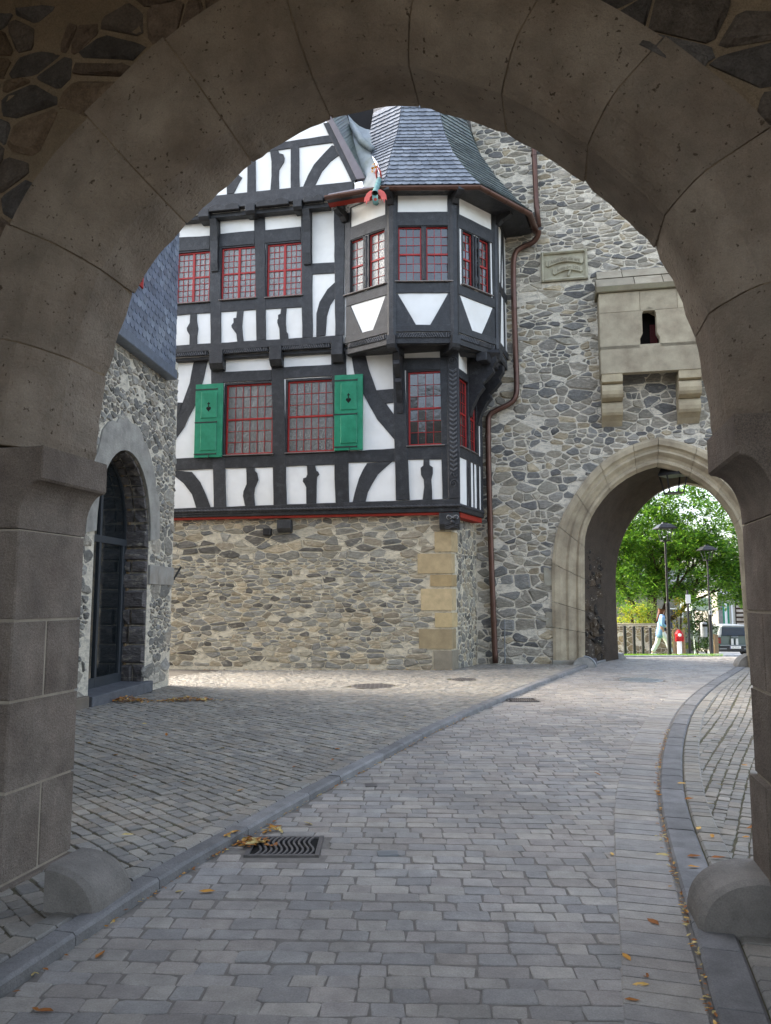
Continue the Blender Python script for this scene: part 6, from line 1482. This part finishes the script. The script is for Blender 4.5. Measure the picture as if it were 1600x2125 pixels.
b = B(); b.lathe(p - Vector((0, 0, 0.05)), [(0.045, 0), (0.045, yz(1222, 31.6) - p.z)], 10); b.make('post', M_black, sp3)
b = B(); b.rect(Plane((p.x, p.y), 0), -0.1, 0.1, yz(1252, 31.6), yz(1234, 31.6), 0.05, 0.065); b.make('sign_plate', M_white, sp3)
# low stone wall
wa, wb_ = gp(1262, 31.0), gp(1396, 32.0); dv = wb_ - wa; GW = Plane((wa.x, wa.y), math.degrees(math.atan2(-dv.y, dv.x))); Lw = math.hypot(dv.x, dv.y)
gw = thing('garden_wall', 'low warm stone wall below the shrubs beyond the gate', 'wall', wa)
zt = yz(1297, 31.3); b = B(); b.rect(GW, 0, Lw, wa.z - 0.3, zt, -0.35, 0.0); b.make('wall', M_mort_h, gw)
cells = rubble_cells(0, Lw, wa.z - 0.1, zt - 0.05, 0.13, 2.0, 0.03); rubble(GW, gw, cells, [srgb(150, 132, 98), srgb(132, 118, 92), srgb(160, 146, 112)], h=0.02, limit=300)
b = B(); b.rect(GW, -0.02, Lw + 0.03, zt, zt + 0.05, -0.38, 0.03, 0.01); b.make('coping', M_ashlar, gw, col=srgb(170, 160, 136))

# ---- vegetation
def leaf_cloud(b, c, rad, n, size, pal, flat=1.0):
    for _ in range(n):
        d = Vector((R.gauss(0, 1), R.gauss(0, 1), R.gauss(0, 1))); d = d.normalized() * rad * R.random() ** 0.45; d.z *= flat
        p = c + d; u = Vector((R.uniform(-1, 1), R.uniform(-1, 1), R.uniform(-0.5, 0.5))).normalized(); v = u.cross(Vector((R.uniform(-.6, .6), R.uniform(-.6, .6), 1))).normalized()
        s = size * R.uniform(0.6, 1.25); b.cur = shade(R.choice(pal), 0.75, 1.25); dn = Vector((0, 0, -s * 0.25))
        b.add([p - u * s, p + v * s * 0.42, p + u * s + dn, p - v * s * 0.42], [(0, 1, 2, 3)])
PAL_TREE = [srgb(*c) for c in ((98, 144, 42), (114, 160, 48), (78, 122, 38), (138, 174, 58), (88, 128, 46), (62, 98, 38))]
tb = gp(1352, 35.0); tree = thing('tree', 'broad green leafy tree behind the low wall beyond the gate', 'tree', tb)
cr = atdepth(1415, 1150, 35.0)
b = B(); tips = []
def limb(p, d, L, r, depth):
    pts = [p]; q = p
    for k in range(4): q = q + (d + Vector((R.uniform(-.18, .18), R.uniform(-.18, .18), R.uniform(-.05, .12)))).normalized() * L / 4; pts.append(q)
    b.tube(pts, [r, r * 0.88, r * 0.76, r * 0.64, r * 0.5], 7)
    if depth == 0: tips.append(q); return
    for k in range(3):
        nd = (d + Vector((R.uniform(-.8, .8), R.uniform(-.8, .8), R.uniform(-.25, .55)))).normalized(); limb(q if k else pts[3], nd, L * 0.72, r * 0.52, depth - 1)
    tips.append(q)
trunk_top = tb + Vector((0.1, 0, 0.9)); b.tube([tb - Vector((0, 0, 0.3)), tb + Vector((0, 0, 0.4)), trunk_top], [0.3, 0.26, 0.24], 10)
for d in ((-0.55, 0.1, 0.85), (-0.1, -0.4, 1.0), (0.45, 0.2, 0.9), (0.75, -0.1, 0.75), (0.2, 0.6, 0.95)): limb(trunk_top, Vector(d).normalized(), 2.1, 0.15, 3)
b.make('trunk_and_limbs', M_bark, tree, smooth=True)
b = B()
cl = [t for t in tips]
for _ in range(640):
    a, e, rr2 = R.uniform(0, 6.28), R.uniform(-0.7, 1.0), R.uniform(0.6, 1.0)
    p = cr + Vector((4.3 * rr2 * math.cos(a) * math.cos(e), 3.2 * rr2 * math.sin(a) * math.cos(e), 3.9 * rr2 * math.sin(e)))
    if p.x > cr.x + 0.9 and p.z > cr.z + 0.5 and R.random() < 0.72: continue     # thinner upper right where sky shows
    if p.z > cr.z + 2.6 and R.random() < 0.3: continue
    cl.append(p)
for p in cl:
    if p.z < tb.z + 1.7: continue
    leaf_cloud(b, p, R.uniform(0.35, 0.65), R.randint(60, 95), 0.1, PAL_TREE, 0.6)
b.make('crown', M_leaf, tree)
def bush(px, ytop, Y, w, label, pal, n=26, name='shrub', ybase=None, size=0.06):
    p = gp(px, Y); zt_ = yz(ytop, Y); zb_ = yz(ybase, Y) if ybase else p.z; o = thing(name, label, 'shrub', Vector((p.x, p.y, zb_)))
    b = B()
    for k in range(5): a = R.uniform(0, 6.28); b.tube([Vector((p.x, p.y, zb_ - 0.1)), Vector((p.x + math.cos(a) * w * 0.3, p.y + math.sin(a) * w * 0.3, lerp(zb_, zt_, 0.7)))], [0.025, 0.01], 5)
    b.make('stems', M_bark, o); b = B(); H = zt_ - zb_
    for k in range(n):
        f = R.random(); q = Vector((p.x + R.uniform(-w, w) * (1 - 0.55 * f), p.y + R.uniform(-w, w) * 0.6, zb_ + H * (0.08 + 0.88 * f))); leaf_cloud(b, q, R.uniform(0.16, 0.3), 45, size, pal, 0.9)
    b.make('foliage', M_leaf, o)
PY = [srgb(*c) for c in ((176, 180, 44), (140, 164, 50), (196, 190, 60), (110, 146, 48))]; PD = [srgb(*c) for c in ((52, 84, 34), (66, 98, 40), (44, 70, 34), (80, 104, 46))]; PO = [srgb(*c) for c in ((170, 150, 50), (130, 140, 50), (96, 120, 48))]
bush(1318, 1252, 32.2, 0.75, 'yellow green shrub above the left end of the low wall', PY, 30, ybase=1302)
bush(1352, 1248, 32.6, 0.5, 'pale green shrub behind the walking person', [srgb(150, 170, 90), srgb(120, 150, 70)], 18, ybase=1302)
bush(1412, 1238, 32.6, 0.42, 'slender golden shrub behind the hydrant', PO, 26)
bush(1448, 1262, 33.5, 0.62, 'dark green hedge shrub left of the litter bin', PD, 46); bush(1466, 1258, 34.2, 0.55, 'dark ivy clad shrub behind the litter bin', PD, 40)
# ---- houses behind
def bhouse(px0, px1, ytop, Y, m, name, label, depth=5, col=None):
    a, c = gp(px0, Y), gp(px1, Y); pl = Plane((a.x, a.y), 0); o = thing(name, label, 'house', a); W = c.x - a.x
    b = B(); b.rect(pl, 0, W, a.z - 0.5, yz(ytop, Y), -depth, 0.0); b.make('wall', m, o, col=col); return o, pl, W, a
h1, pl1, W1, a1 = bhouse(1235, 1442, 1222, 42.0, M_slate, 'slate_hung_house', 'grey slate hung house behind the tree', col=srgb(120, 118, 112))
for r_ in range(14):
    z = yz(1300, 42) + r_ * 0.17
    for k in range(20):
        s = 0.6 + k * 0.24 + (r_ % 2) * 0.12
        if s > W1 - 0.3: continue
        b = B(); b.prism(pl1, [(s, z + 0.1), (s + 0.11, z), (s + 0.22, z + 0.1), (s + 0.22, z + 0.2), (s, z + 0.2)], 0.004, 0.02); b.make('slate', M_slate, h1, col=shade(srgb(126, 124, 116), 0.8, 1.2))
z0 = yz(1262, 42); b = B(); b.rect(pl1, W1 * 0.74, W1 * 0.9, z0 - 0.5, z0, 0.02, 0.06, 0.01); w_ = b.make('window', M_white, h1); b = B(); b.rect(pl1, W1 * 0.755, W1 * 0.885, z0 - 0.44, z0 - 0.06, 0.058, 0.066); b.make('pane', M_pane_d, w_)
b = B(); zt_ = yz(1222, 42); rings = [[pl1.w(-0.4, zt_, 0.4), pl1.w(-0.4, zt_ + 1.6, -2.5), pl1.w(-0.4, zt_, -5.4)], [pl1.w(W1 + 0.4, zt_, 0.4), pl1.w(W1 + 0.4, zt_ + 1.6, -2.5), pl1.w(W1 + 0.4, zt_, -5.4)]]; b.loft(rings, close=True); b.make('roof', M_slate, h1, col=srgb(88, 90, 90))
a_, c_ = gp(1440, 39), gp(1482, 39); b = B(); b.rect(Plane((a_.x, a_.y), 0), 0, c_.x - a_.x, yz(1268, 39), yz(1240, 39), -1.5, 0, 0.02); b.rect(Plane((a_.x, a_.y), 0), 0.1, 0.16, a_.z - 0.3, yz(1268, 39), -0.2, -0.1); b.rect(Plane((a_.x, a_.y), 0), c_.x - a_.x - 0.16, c_.x - a_.x - 0.1, a_.z - 0.3, yz(1268, 39), -0.2, -0.1)
tag(b.make('pale_shelter', mat('pale green grey paint', srgb(176, 190, 178), rough=0.7)), 'pale grey green shelter roof panel behind the hedge', 'shelter')
M_render = mat('grey beige render', srgb(176, 172, 160), var=0.1, rough=0.9)  # even grey beige, toned down from white
h2, pl2, W2, a2 = bhouse(1494, 1640, 1226, 46.0, M_render, 'white_house', 'white house with green shutters and slate roof behind the car')
for px0, px1, nm, m in ((1494, 1503, 'corner_stonework', M_slate), (1503, 1507, 'shutter', M_green), (1513, 1516.5, 'shutter', M_green), (1521, 1524, 'pilaster', M_white), (1530, 1548, 'brick_pier', M_bark)):
    s0_, s1_ = (gp(px0, 46).x - a2.x), (gp(px1, 46).x - a2.x); b = B(); b.rect(pl2, s0_, s1_, a2.z - 0.2, yz(1250, 46) if nm != 'corner_stonework' else yz(1228, 46), 0.004, 0.06, 0.008); b.make(nm, m, h2, col=srgb(120, 118, 114) if m is M_slate else None)
s0_, s1_ = gp(1507, 46).x - a2.x, gp(1513, 46).x - a2.x; b = B(); b.rect(pl2, s0_, s1_, a2.z + 0.4, yz(1252, 46), 0.005, 0.02); b.make('window', M_white, h2)
for r_ in range(9):
    z = a2.z + 0.5 + r_ * 0.26; b = B(); b.rect(pl2, gp(1531, 46).x - a2.x, gp(1547, 46).x - a2.x, z, z + 0.15, 0.055, 0.09, 0.02); b.make('stone_course', M_ashlar, h2, col=srgb(190, 180, 168))
zt_ = yz(1226, 46); b = B(); rings = [[pl2.w(s, zt_, 0.5), pl2.w(s, zt_ + 1.9, -2.6), pl2.w(s, zt_, -5.4)] for s in (-0.4 + 0.9, W2 + 0.4)]; b.loft(rings, close=True); b.make('roof', M_slate, h2, col=srgb(88, 94, 102))
b = B(); b.rect(pl2, -0.1, W2, zt_ - 0.22, zt_ - 0.02, 0.0, 0.3, 0.02); b.make('cornice', M_white, h2)
# ------------------------------------------------------------------ parked car, seen from behind
M_carp = mat('grey green car paint', srgb(96, 108, 104), var=0.03, bump=0, rough=0.28, spec=0.6, metal=0.35)
M_silver = mat('silver car paint', srgb(198, 200, 200), var=0.03, bump=0, rough=0.3, metal=0.4)
M_rubber = mat('tyre rubber', srgb(22, 22, 22), var=0.1, bump=0.1, rough=0.8)
M_tail = mat('red tail lamp', srgb(120, 26, 24), var=0.05, bump=0, rough=0.2, spec=0.6)
M_carglass = glassy('car glass', srgb(40, 58, 76), 0.0, rough=0.04, ior=1.8)
pcar = gp(1526, 37.5); car = thing('parked_car', 'grey green estate car with silver stripes, seen from behind', 'car', pcar)
CW, CH, CL = 1.68, 1.43, 3.96; kz = 1.0
def carsec(yy, w_low, w_mid, w_top, z0, zb, zt):
    """Cross-section, right half mirrored: sill, belt line, roof."""
    h = [(w_low * 0.86, z0), (w_low, z0 + 0.12), (w_mid, (z0 + zb) * 0.55), (w_mid * 0.985, zb - 0.06), (w_mid * 0.95, zb), (lerp(w_mid * 0.95, w_top, 0.5), lerp(zb, zt, 0.5)), (w_top, zt - 0.09), (w_top * 0.88, zt - 0.02), (w_top * 0.4, zt)]
    ring = [(x, z) for x, z in h] + [(-x, z) for x, z in reversed(h)]
    return [pcar + Vector((x, yy, z)) for x, z in ring]
b = B(); b.loft([carsec(0.10, .74, .76, .62, .28, .86, 1.2), carsec(0.0, .79, .82, .63, .24, .88, 1.25), carsec(0.05, .82, .84, .62, .22, .9, 1.38), carsec(0.35, .83, .84, .61, .2, .92, 1.43), carsec(1.6, .83, .84, .62, .2, .92, 1.43), carsec(2.4, .83, .84, .6, .2, .92, 1.38), carsec(3.0, .83, .83, .7, .2, .9, .97), carsec(3.8, .78, .8, .66, .24, .76, .82), carsec(3.96, .7, .72, .6, .3, .62, .68)], close=True); b.make('body', M_carp, car, smooth=False)
CP = Plane((pcar.x, pcar.y), 0.0); z_ = pcar.z
b = B(); b.prism(CP, [(-.64, z_ + .93), (.64, z_ + .93), (.56, z_ + 1.33), (-.56, z_ + 1.33)], -0.06, 0.02, 0.01); b.make('rear_window', M_carglass, car)
b = B(); b.prism(CP, [(-.62, z_ + 1.36), (.62, z_ + 1.36), (.56, z_ + 1.45), (-.56, z_ + 1.45)], -1.9, 0.0, 0.03); b.make('roof_panel', M_silver, car)
for s in (-1, 1):
    b = B(); b.prism(CP, [(s * .64, z_ + .9), (s * .8, z_ + .9), (s * .66, z_ + 1.38), (s * .58, z_ + 1.38)][::s], -0.1, 0.025, 0.01); b.make('rear_pillar', M_silver, car)
    b = B(); b.rect(CP, *sorted((s * .66, s * .8)), z_ + .56, z_ + .84, -0.05, 0.02, 0.02); b.make('tail_lamp', M_tail, car)
    b = B(); b.rect(CP, *sorted((s * .05, s * .17)), z_ + .5, z_ + .8, -0.02, 0.012, 0.003); b.make('stripe', M_silver, car)
    pw = pcar + Vector((s * .74, 0.72, 0.3)); b = B(); rg = []
    for x, r in ((-.1, .24), (-.1, .3), (.1, .3), (.1, .24)): rg.append([pw + Vector((x, r * math.cos(a), r * math.sin(a))) for a in [2 * math.pi * t / 20 for t in range(20)]])
    b.loft(rg, close=True); wh = b.make('wheel', M_rubber, car)
    b = B(); b.tube([pw + Vector((-.105, 0, 0)), pw + Vector((.105, 0, 0))], 0.2, 16); b.make('rim', M_zinc, wh)
    pw = pcar + Vector((s * .74, 3.25, 0.3)); b = B(); rg = [[pw + Vector((x, r * math.cos(a), r * math.sin(a))) for a in [2 * math.pi * t / 20 for t in range(20)]] for x, r in ((-.1, .24), (-.1, .3), (.1, .3), (.1, .24))]; b.loft(rg, close=True); b.make('wheel', M_rubber, car)
    b = B(); b.rect(CP, *sorted((s * .42, s * .76)), z_ + .3, z_ + .34, 0.04, 0.075, 0.008); b.make('chrome_trim', M_zinc, car)
    pm = pcar + Vector((s * .95, 2.2, .98)); b = B(); b.box(pm, 0.16, 0.1, 0.12, 0, 0.03); b.make('wing_mirror', M_black, car)
b = B(); b.rect(CP, -.8, .8, z_ + .455, z_ + .5, -0.05, 0.035, 0.01); b.make('chrome_strip', M_zinc, car)
b = B(); b.rect(CP, -.81, .81, z_ + .18, z_ + .44, -0.1, 0.06, 0.03); b.make('rear_bumper', M_black, car)
b = B(); b.rect(CP, -.26, .26, z_ + .33, z_ + .445, 0.058, 0.072, 0.003); b.make('number_plate', M_white, car)
def plate_text(text, s0, z0, size, off, par):
    cu = bpy.data.curves.new('t', 'FONT'); cu.body = text; cu.size = size; cu.resolution_u = 1; cu.align_x = 'CENTER'
    to = bpy.data.objects.new('t', cu); COL.objects.link(to); dg = bpy.context.evaluated_depsgraph_get(); me = bpy.data.meshes.new_from_object(to.evaluated_get(dg))
    V = [CP.w(s0 + v.co.x, z0 + v.co.y, off) for v in me.vertices]; fs = [tuple(p.vertices) for p in me.polygons]; bpy.data.objects.remove(to); mesh_obj('plate_lettering', V, fs, M_black, par)
plate_text('GL CP 801', 0.02, z_ + .358, 0.085, 0.075, car)
b = B(); b.rect(CP, -.255, -.225, z_ + .335, z_ + .44, 0.07, 0.0745); b.make('plate_blue_band', mat('plate blue', srgb(30, 60, 150), bump=0), car)
b = B(); b.tube([CP.w(-0.16, z_ + .9, .03), CP.w(0, z_ + .88, .035), CP.w(.16, z_ + .9, .03)], 0.02, 6); b.make('door_handle', M_zinc, car)
for s in (-1, 1): b = B(); b.tube([CP.w(s * .12, z_ + .93, .04), CP.w(s * .4, z_ + .97, .04)], 0.012, 5); b.make('rear_wiper', M_black, car)

# ------------------------------------------------------------------ walking person
pp_ = gp(1373, 27.3); PH = 1.66
person = thing('person', 'long haired person in blue cardigan and white trousers walking right', 'person', pp_)
M_skin = mat('skin', srgb(206, 160, 136), var=0.05, bump=0, rough=0.55)
M_hair = mat('brown hair', srgb(104, 62, 44), var=0.25, vs_=40, bump=0.4, bs=120, rough=0.5)
M_cardi = mat('light blue cardigan', srgb(128, 164, 204), var=0.1, vs_=30, bump=0.3, bs=120, rough=0.9)
M_trs = mat('white trousers', srgb(226, 226, 230), var=0.05, bump=0.1, rough=0.85)
M_bag = mat('dark grey bag', srgb(58, 62, 78), var=0.15, bump=0.2, rough=0.7)
def skin(name, verts, edges, radii, m, root=0, parent=person, sub=2):
    me = bpy.data.meshes.new(name); me.from_pydata(verts, edges, []); me.materials.append(m)
    o = bpy.data.objects.new(name, me); COL.objects.link(o); o.parent = parent; WORLD_LOC[o] = WORLD_LOC[parent]
    sm = o.modifiers.new('skin', 'SKIN'); sm.use_smooth_shade = True
    sv = me.skin_vertices[0].data
    for i, r in enumerate(radii): sv[i].radius = r if isinstance(r, tuple) else (r, r)
    sv[root].use_root = True
    s2 = o.modifiers.new('sub', 'SUBSURF'); s2.levels = sub; s2.render_levels = sub
    return o
# local axes: +x = walking direction (right), y away from the viewer, z up
J = dict(pel=(0, 0, .88), spi=(.01, 0, 1.08), che=(.03, 0, 1.28), nec=(.05, 0, 1.43), hea=(.085, 0, 1.5), hd2=(.075, 0, 1.6),
         hpF=(.01, -.09, .84), knF=(.19, -.1, .47), anF=(.30, -.1, .10), toF=(.44, -.1, .03), hpB=(-.01, .09, .84), knB=(-.08, .1, .46), anB=(-.29, .1, .12), toB=(-.16, .1, .03),
         shN=(.03, -.17, 1.36), elN=(-.02, -.23, 1.1), wrN=(.17, -.2, .96), haN=(.25, -.18, .93), shF=(.03, .17, 1.36), elF=(.04, .23, 1.1), wrF=(.22, .16, 1.0), haF=(.29, .1, .98))
K = list(J); ix = {k: i for i, k in enumerate(K)}
E = [('pel', 'spi'), ('spi', 'che'), ('che', 'nec'), ('nec', 'hea'), ('hea', 'hd2'), ('pel', 'hpF'), ('hpF', 'knF'), ('knF', 'anF'), ('anF', 'toF'), ('pel', 'hpB'), ('hpB', 'knB'), ('knB', 'anB'), ('anB', 'toB'), ('che', 'shN'), ('shN', 'elN'), ('elN', 'wrN'), ('wrN', 'haN'), ('che', 'shF'), ('shF', 'elF'), ('elF', 'wrF'), ('wrF', 'haF')]
RD = dict(pel=(.13, .11), spi=(.11, .09), che=(.12, .1), nec=.05, hea=(.075, .08), hd2=(.085, .09), hpF=.085, knF=.055, anF=.038, toF=.03, hpB=.085, knB=.055, anB=.038, toB=.03, shN=.055, elN=.042, wrN=.03, haN=.032, shF=.055, elF=.042, wrF=.03, haF=.032)
skin('body', [J[k] for k in K], [(ix[a], ix[c]) for a, c in E], [RD[k] for k in K], M_skin)
# fingers and thumb of the near hand, closed on the bag strap
for k, (dx, dz, L) in enumerate(((.03, .012, .07), (.032, 0, .078), (.03, -.012, .072), (.026, -.024, .058))):
    a = Vector(J['haN']) + Vector((.01, -.005 + .0, dz)); skin('finger', [a, a + Vector((dx, -.01, 0)), a + Vector((dx + L * .4, .01, -.012)), a + Vector((dx + L * .45, .03, -.02))], [(0, 1), (1, 2), (2, 3)], [.009, .009, .008, .007], M_skin, sub=1)
a = Vector(J['haN']); skin('thumb', [a + Vector((-.01, -.02, .015)), a + Vector((.02, -.035, .035)), a + Vector((.05, -.03, .04))], [(0, 1), (1, 2)], [.011, .01, .008], M_skin, sub=1)
T_ = ['pel', 'hpF', 'knF', 'anF', 'hpB', 'knB', 'anB']; it = {k: i for i, k in enumerate(T_)}
skin('trousers', [(0, 0, .93)] + [tuple(Vector(J[k])) for k in T_], [(0, 1), (1, 2), (2, 3), (3, 4), (1, 5), (5, 6), (6, 7)], [(.14, .125), (.15, .13), .115, .09, .075, .115, .09, .075], M_trs)
skin('cardigan', [J['nec'], J['che'], J['spi'], (-.0, 0, .92), (-.03, 0, .74), (-.05, 0, .60), J['shN'], J['elN'], (.12, -.21, 1.0), J['shF'], J['elF'], (.17, .18, 1.02)], [(0, 1), (1, 2), (2, 3), (3, 4), (4, 5), (1, 6), (6, 7), (7, 8), (1, 9), (9, 10), (10, 11)], [.07, (.15, .125), (.14, .12), (.165, .14), (.18, .15), (.17, .14), .075, .068, .06, .075, .068, .06], M_cardi, root=2)
skin('hair', [(.06, 0, 1.62), (.045, 0, 1.52), (.0, 0, 1.4), (-.05, 0, 1.28), (-.07, 0, 1.16)], [(0, 1), (1, 2), (2, 3), (3, 4)], [(.095, .1), (.1, .105), (.075, .1), (.055, .09), (.03, .06)], M_hair, root=1)
for nm, k in (('shoe', 'F'), ('shoe', 'B')):
    a, t = Vector(J['an' + k]), Vector(J['to' + k]); skin(nm, [a + Vector((-.05, 0, -.055)), a + Vector((.02, 0, -.045)), t + Vector((.0, 0, .01)), t + Vector((.05, 0, .0))], [(0, 1), (1, 2), (2, 3)], [(.045, .04), (.05, .045), (.042, .035), .028], M_white)
for dx, dz, nm, m, r in ((.165, 1.55, 'nose', M_skin, .014),): skin(nm, [(dx, 0, dz + .015), (dx + .012, 0, dz - .01)], [(0, 1)], [r * .7, r], m, sub=1)
for sy in (-.03, .03): skin('eye', [(.158, sy, 1.572), (.162, sy, 1.572)], [(0, 1)], [.008, .008], M_dark, sub=1)
skin('mouth', [(.155, -.02, 1.508), (.162, 0, 1.507), (.155, .02, 1.508)], [(0, 1), (1, 2)], [.006, .008, .006], M_hred, sub=1)
bagt = thing('shoulder_bag', 'dark grey shoulder bag held in front by the walking person', 'bag', pp_ + Vector((.27, -.03, .88)))
b = B(); b.box(pp_ + Vector((.27, -.03, .86)), 0.2, 0.26, 0.3, 0.15, 0.04); b.make('bag_body', M_bag, bagt)
b = B(); b.tube([pp_ + Vector(q) for q in ((.25, -.1, 1.14), (.16, -.13, 1.3), (.06, -.1, 1.44), (.02, .06, 1.45), (.14, .1, 1.28), (.24, .05, 1.14))], 0.013, 6); b.make('strap', M_bag, bagt)

# ------------------------------------------------------------------ fallen leaves
PAL_LF = [srgb(*c) for c in ((196, 142, 62), (170, 112, 52), (212, 172, 96), (150, 96, 50), (200, 180, 120))]
def leaf_geo(p, size):
    a = R.uniform(0, 6.28); u = Vector((math.cos(a), math.sin(a), R.uniform(-.2, .2))); v = Vector((-math.sin(a), math.cos(a), R.uniform(-.3, .3))); up = Vector((0, 0, 1)); s = size
    V = [p - u * s, p - u * s * .35 + v * s * .36 + up * s * .18, p + u * s * .4 + v * s * .3 + up * s * .14, p + u * s + up * s * .2, p + u * s * .4 - v * s * .3 + up * s * .16, p - u * s * .35 - v * s * .36 + up * s * .1, p + up * s * .02]
    return V, [(0, 1, 6), (1, 2, 6), (2, 3, 6), (3, 4, 6), (4, 5, 6), (5, 0, 6)]
def surf(x, y):
    if x < xl(y) - 0.17: return cz(x, y) + 0.008
    if x < xl(y): return 0.068
    if x > xr(y): return 0.028
    return ter(x, y) + 0.006
spots = {'yellow fallen leaf lying on the road paving': [(372, 1845), (208, 1975), (75, 2088), (95, 2090), (1355, 1908), (1300, 1980), (1340, 2018), (1330, 2037), (1375, 1770), (1270, 1768), (1450, 1722), (680, 1610), (945, 1496), (640, 1705), (430, 1845), (1312, 2068), (1240, 1603)],
         'fallen leaf lying on the left court cobbles': [(185, 1548), (345, 1530), (240, 1575), (250, 1598), (280, 1620), (380, 1632), (700, 1562), (725, 1553), (690, 1585), (720, 1502), (840, 1493), (500, 1650), (265, 1745), (300, 1505), (610, 1600), (460, 1560)],
         'fallen leaf lying on the right kerb or court cobbles': [(1440, 1780), (1440, 1802), (1478, 1738), (1548, 1740), (1562, 1718), (1475, 1670), (1430, 1660), (1493, 1630), (1415, 1628), (1545, 1590), (1490, 1783), (1440, 1530), (1560, 1720)]}
ORD = ['nearest', 'second nearest', 'third nearest', 'fourth nearest', 'fifth nearest', 'sixth nearest', 'seventh nearest', 'eighth nearest', 'ninth nearest', 'tenth nearest', 'eleventh nearest', 'twelfth nearest', 'thirteenth nearest', 'fourteenth nearest', 'fifteenth nearest', 'sixteenth nearest', 'seventeenth nearest']
for lab, pl_ in spots.items():
    for px, py in pl_:
        p = gnd(px, py, 0.02); p.z = surf(p.x, p.y); V, fs = leaf_geo(p, R.uniform(0.028, 0.048)); rank = sorted(pl_, key=lambda t: -t[1]).index((px, py))
        tag(mesh_obj('fallen_leaf', V, fs, M_dead, col=R.choice(PAL_LF)), lab + ', ' + ORD[rank] + ' to the viewer', 'leaf', lab.replace('fallen leaf lying', 'fallen leaves').replace('yellow ', ''))
def litter(pts, label, size=(0.02, 0.045)):
    b = B()
    for p in pts: b.cur = shade(R.choice(PAL_LF), 0.7, 1.2); b.add(*leaf_geo(p, R.uniform(*size)))
    tag(b.make('leaf_litter', M_dead, kind='stuff'), label, 'leaves')
def heap(px, py, n, rx, ry, h): 
    c = gnd(px, py, 0.03); out = []
    for _ in range(n):
        x, y = c.x + R.gauss(0, rx), c.y + R.gauss(0, ry); out.append(Vector((x, y, surf(x, y) + h * R.random() * math.exp(-((x - c.x) / rx) ** 2))))
    return out
litter(heap(262, 1449, 260, 0.22, 0.12, 0.07), 'heap of yellow brown leaves at the foot of the door step'); litter(heap(385, 1449, 240, 0.25, 0.1, 0.05), 'row of yellow brown leaves on the court beside the building corner')
litter(heap(522, 1744, 60, 0.07, 0.04, 0.04) + heap(565, 1716, 16, 0.03, 0.03, 0.03), 'brown leaves caught at the near drain and kerb')
out = []
for _ in range(420):
    y = 2.2 + 7.5 * R.random() ** 1.2; x = xr(y) - abs(R.gauss(0, 0.025)); out.append(Vector((x, y, 0.004 + R.random() * 0.012)))
litter(out, 'line of brown leaf crumbs along the right kerb', (0.006, 0.02))
out = []
for _ in range(300):
    y = 1.8 + 9 * R.random(); x = xl(y) + abs(R.gauss(0, 0.018)); out.append(Vector((x, y, 0.004 + R.random() * 0.01)))
litter(out, 'line of leaf crumbs along the left kerb', (0.006, 0.02))
out = []
for _ in range(60): p = SP.w(R.uniform(-6, 0), 0, 0.06 + abs(R.gauss(0, 0.05))); p.z = surf(p.x, p.y) + 0.01; out.append(p)
litter(out, 'thin scatter of leaves along the foot of the house wall', (0.02, 0.05))
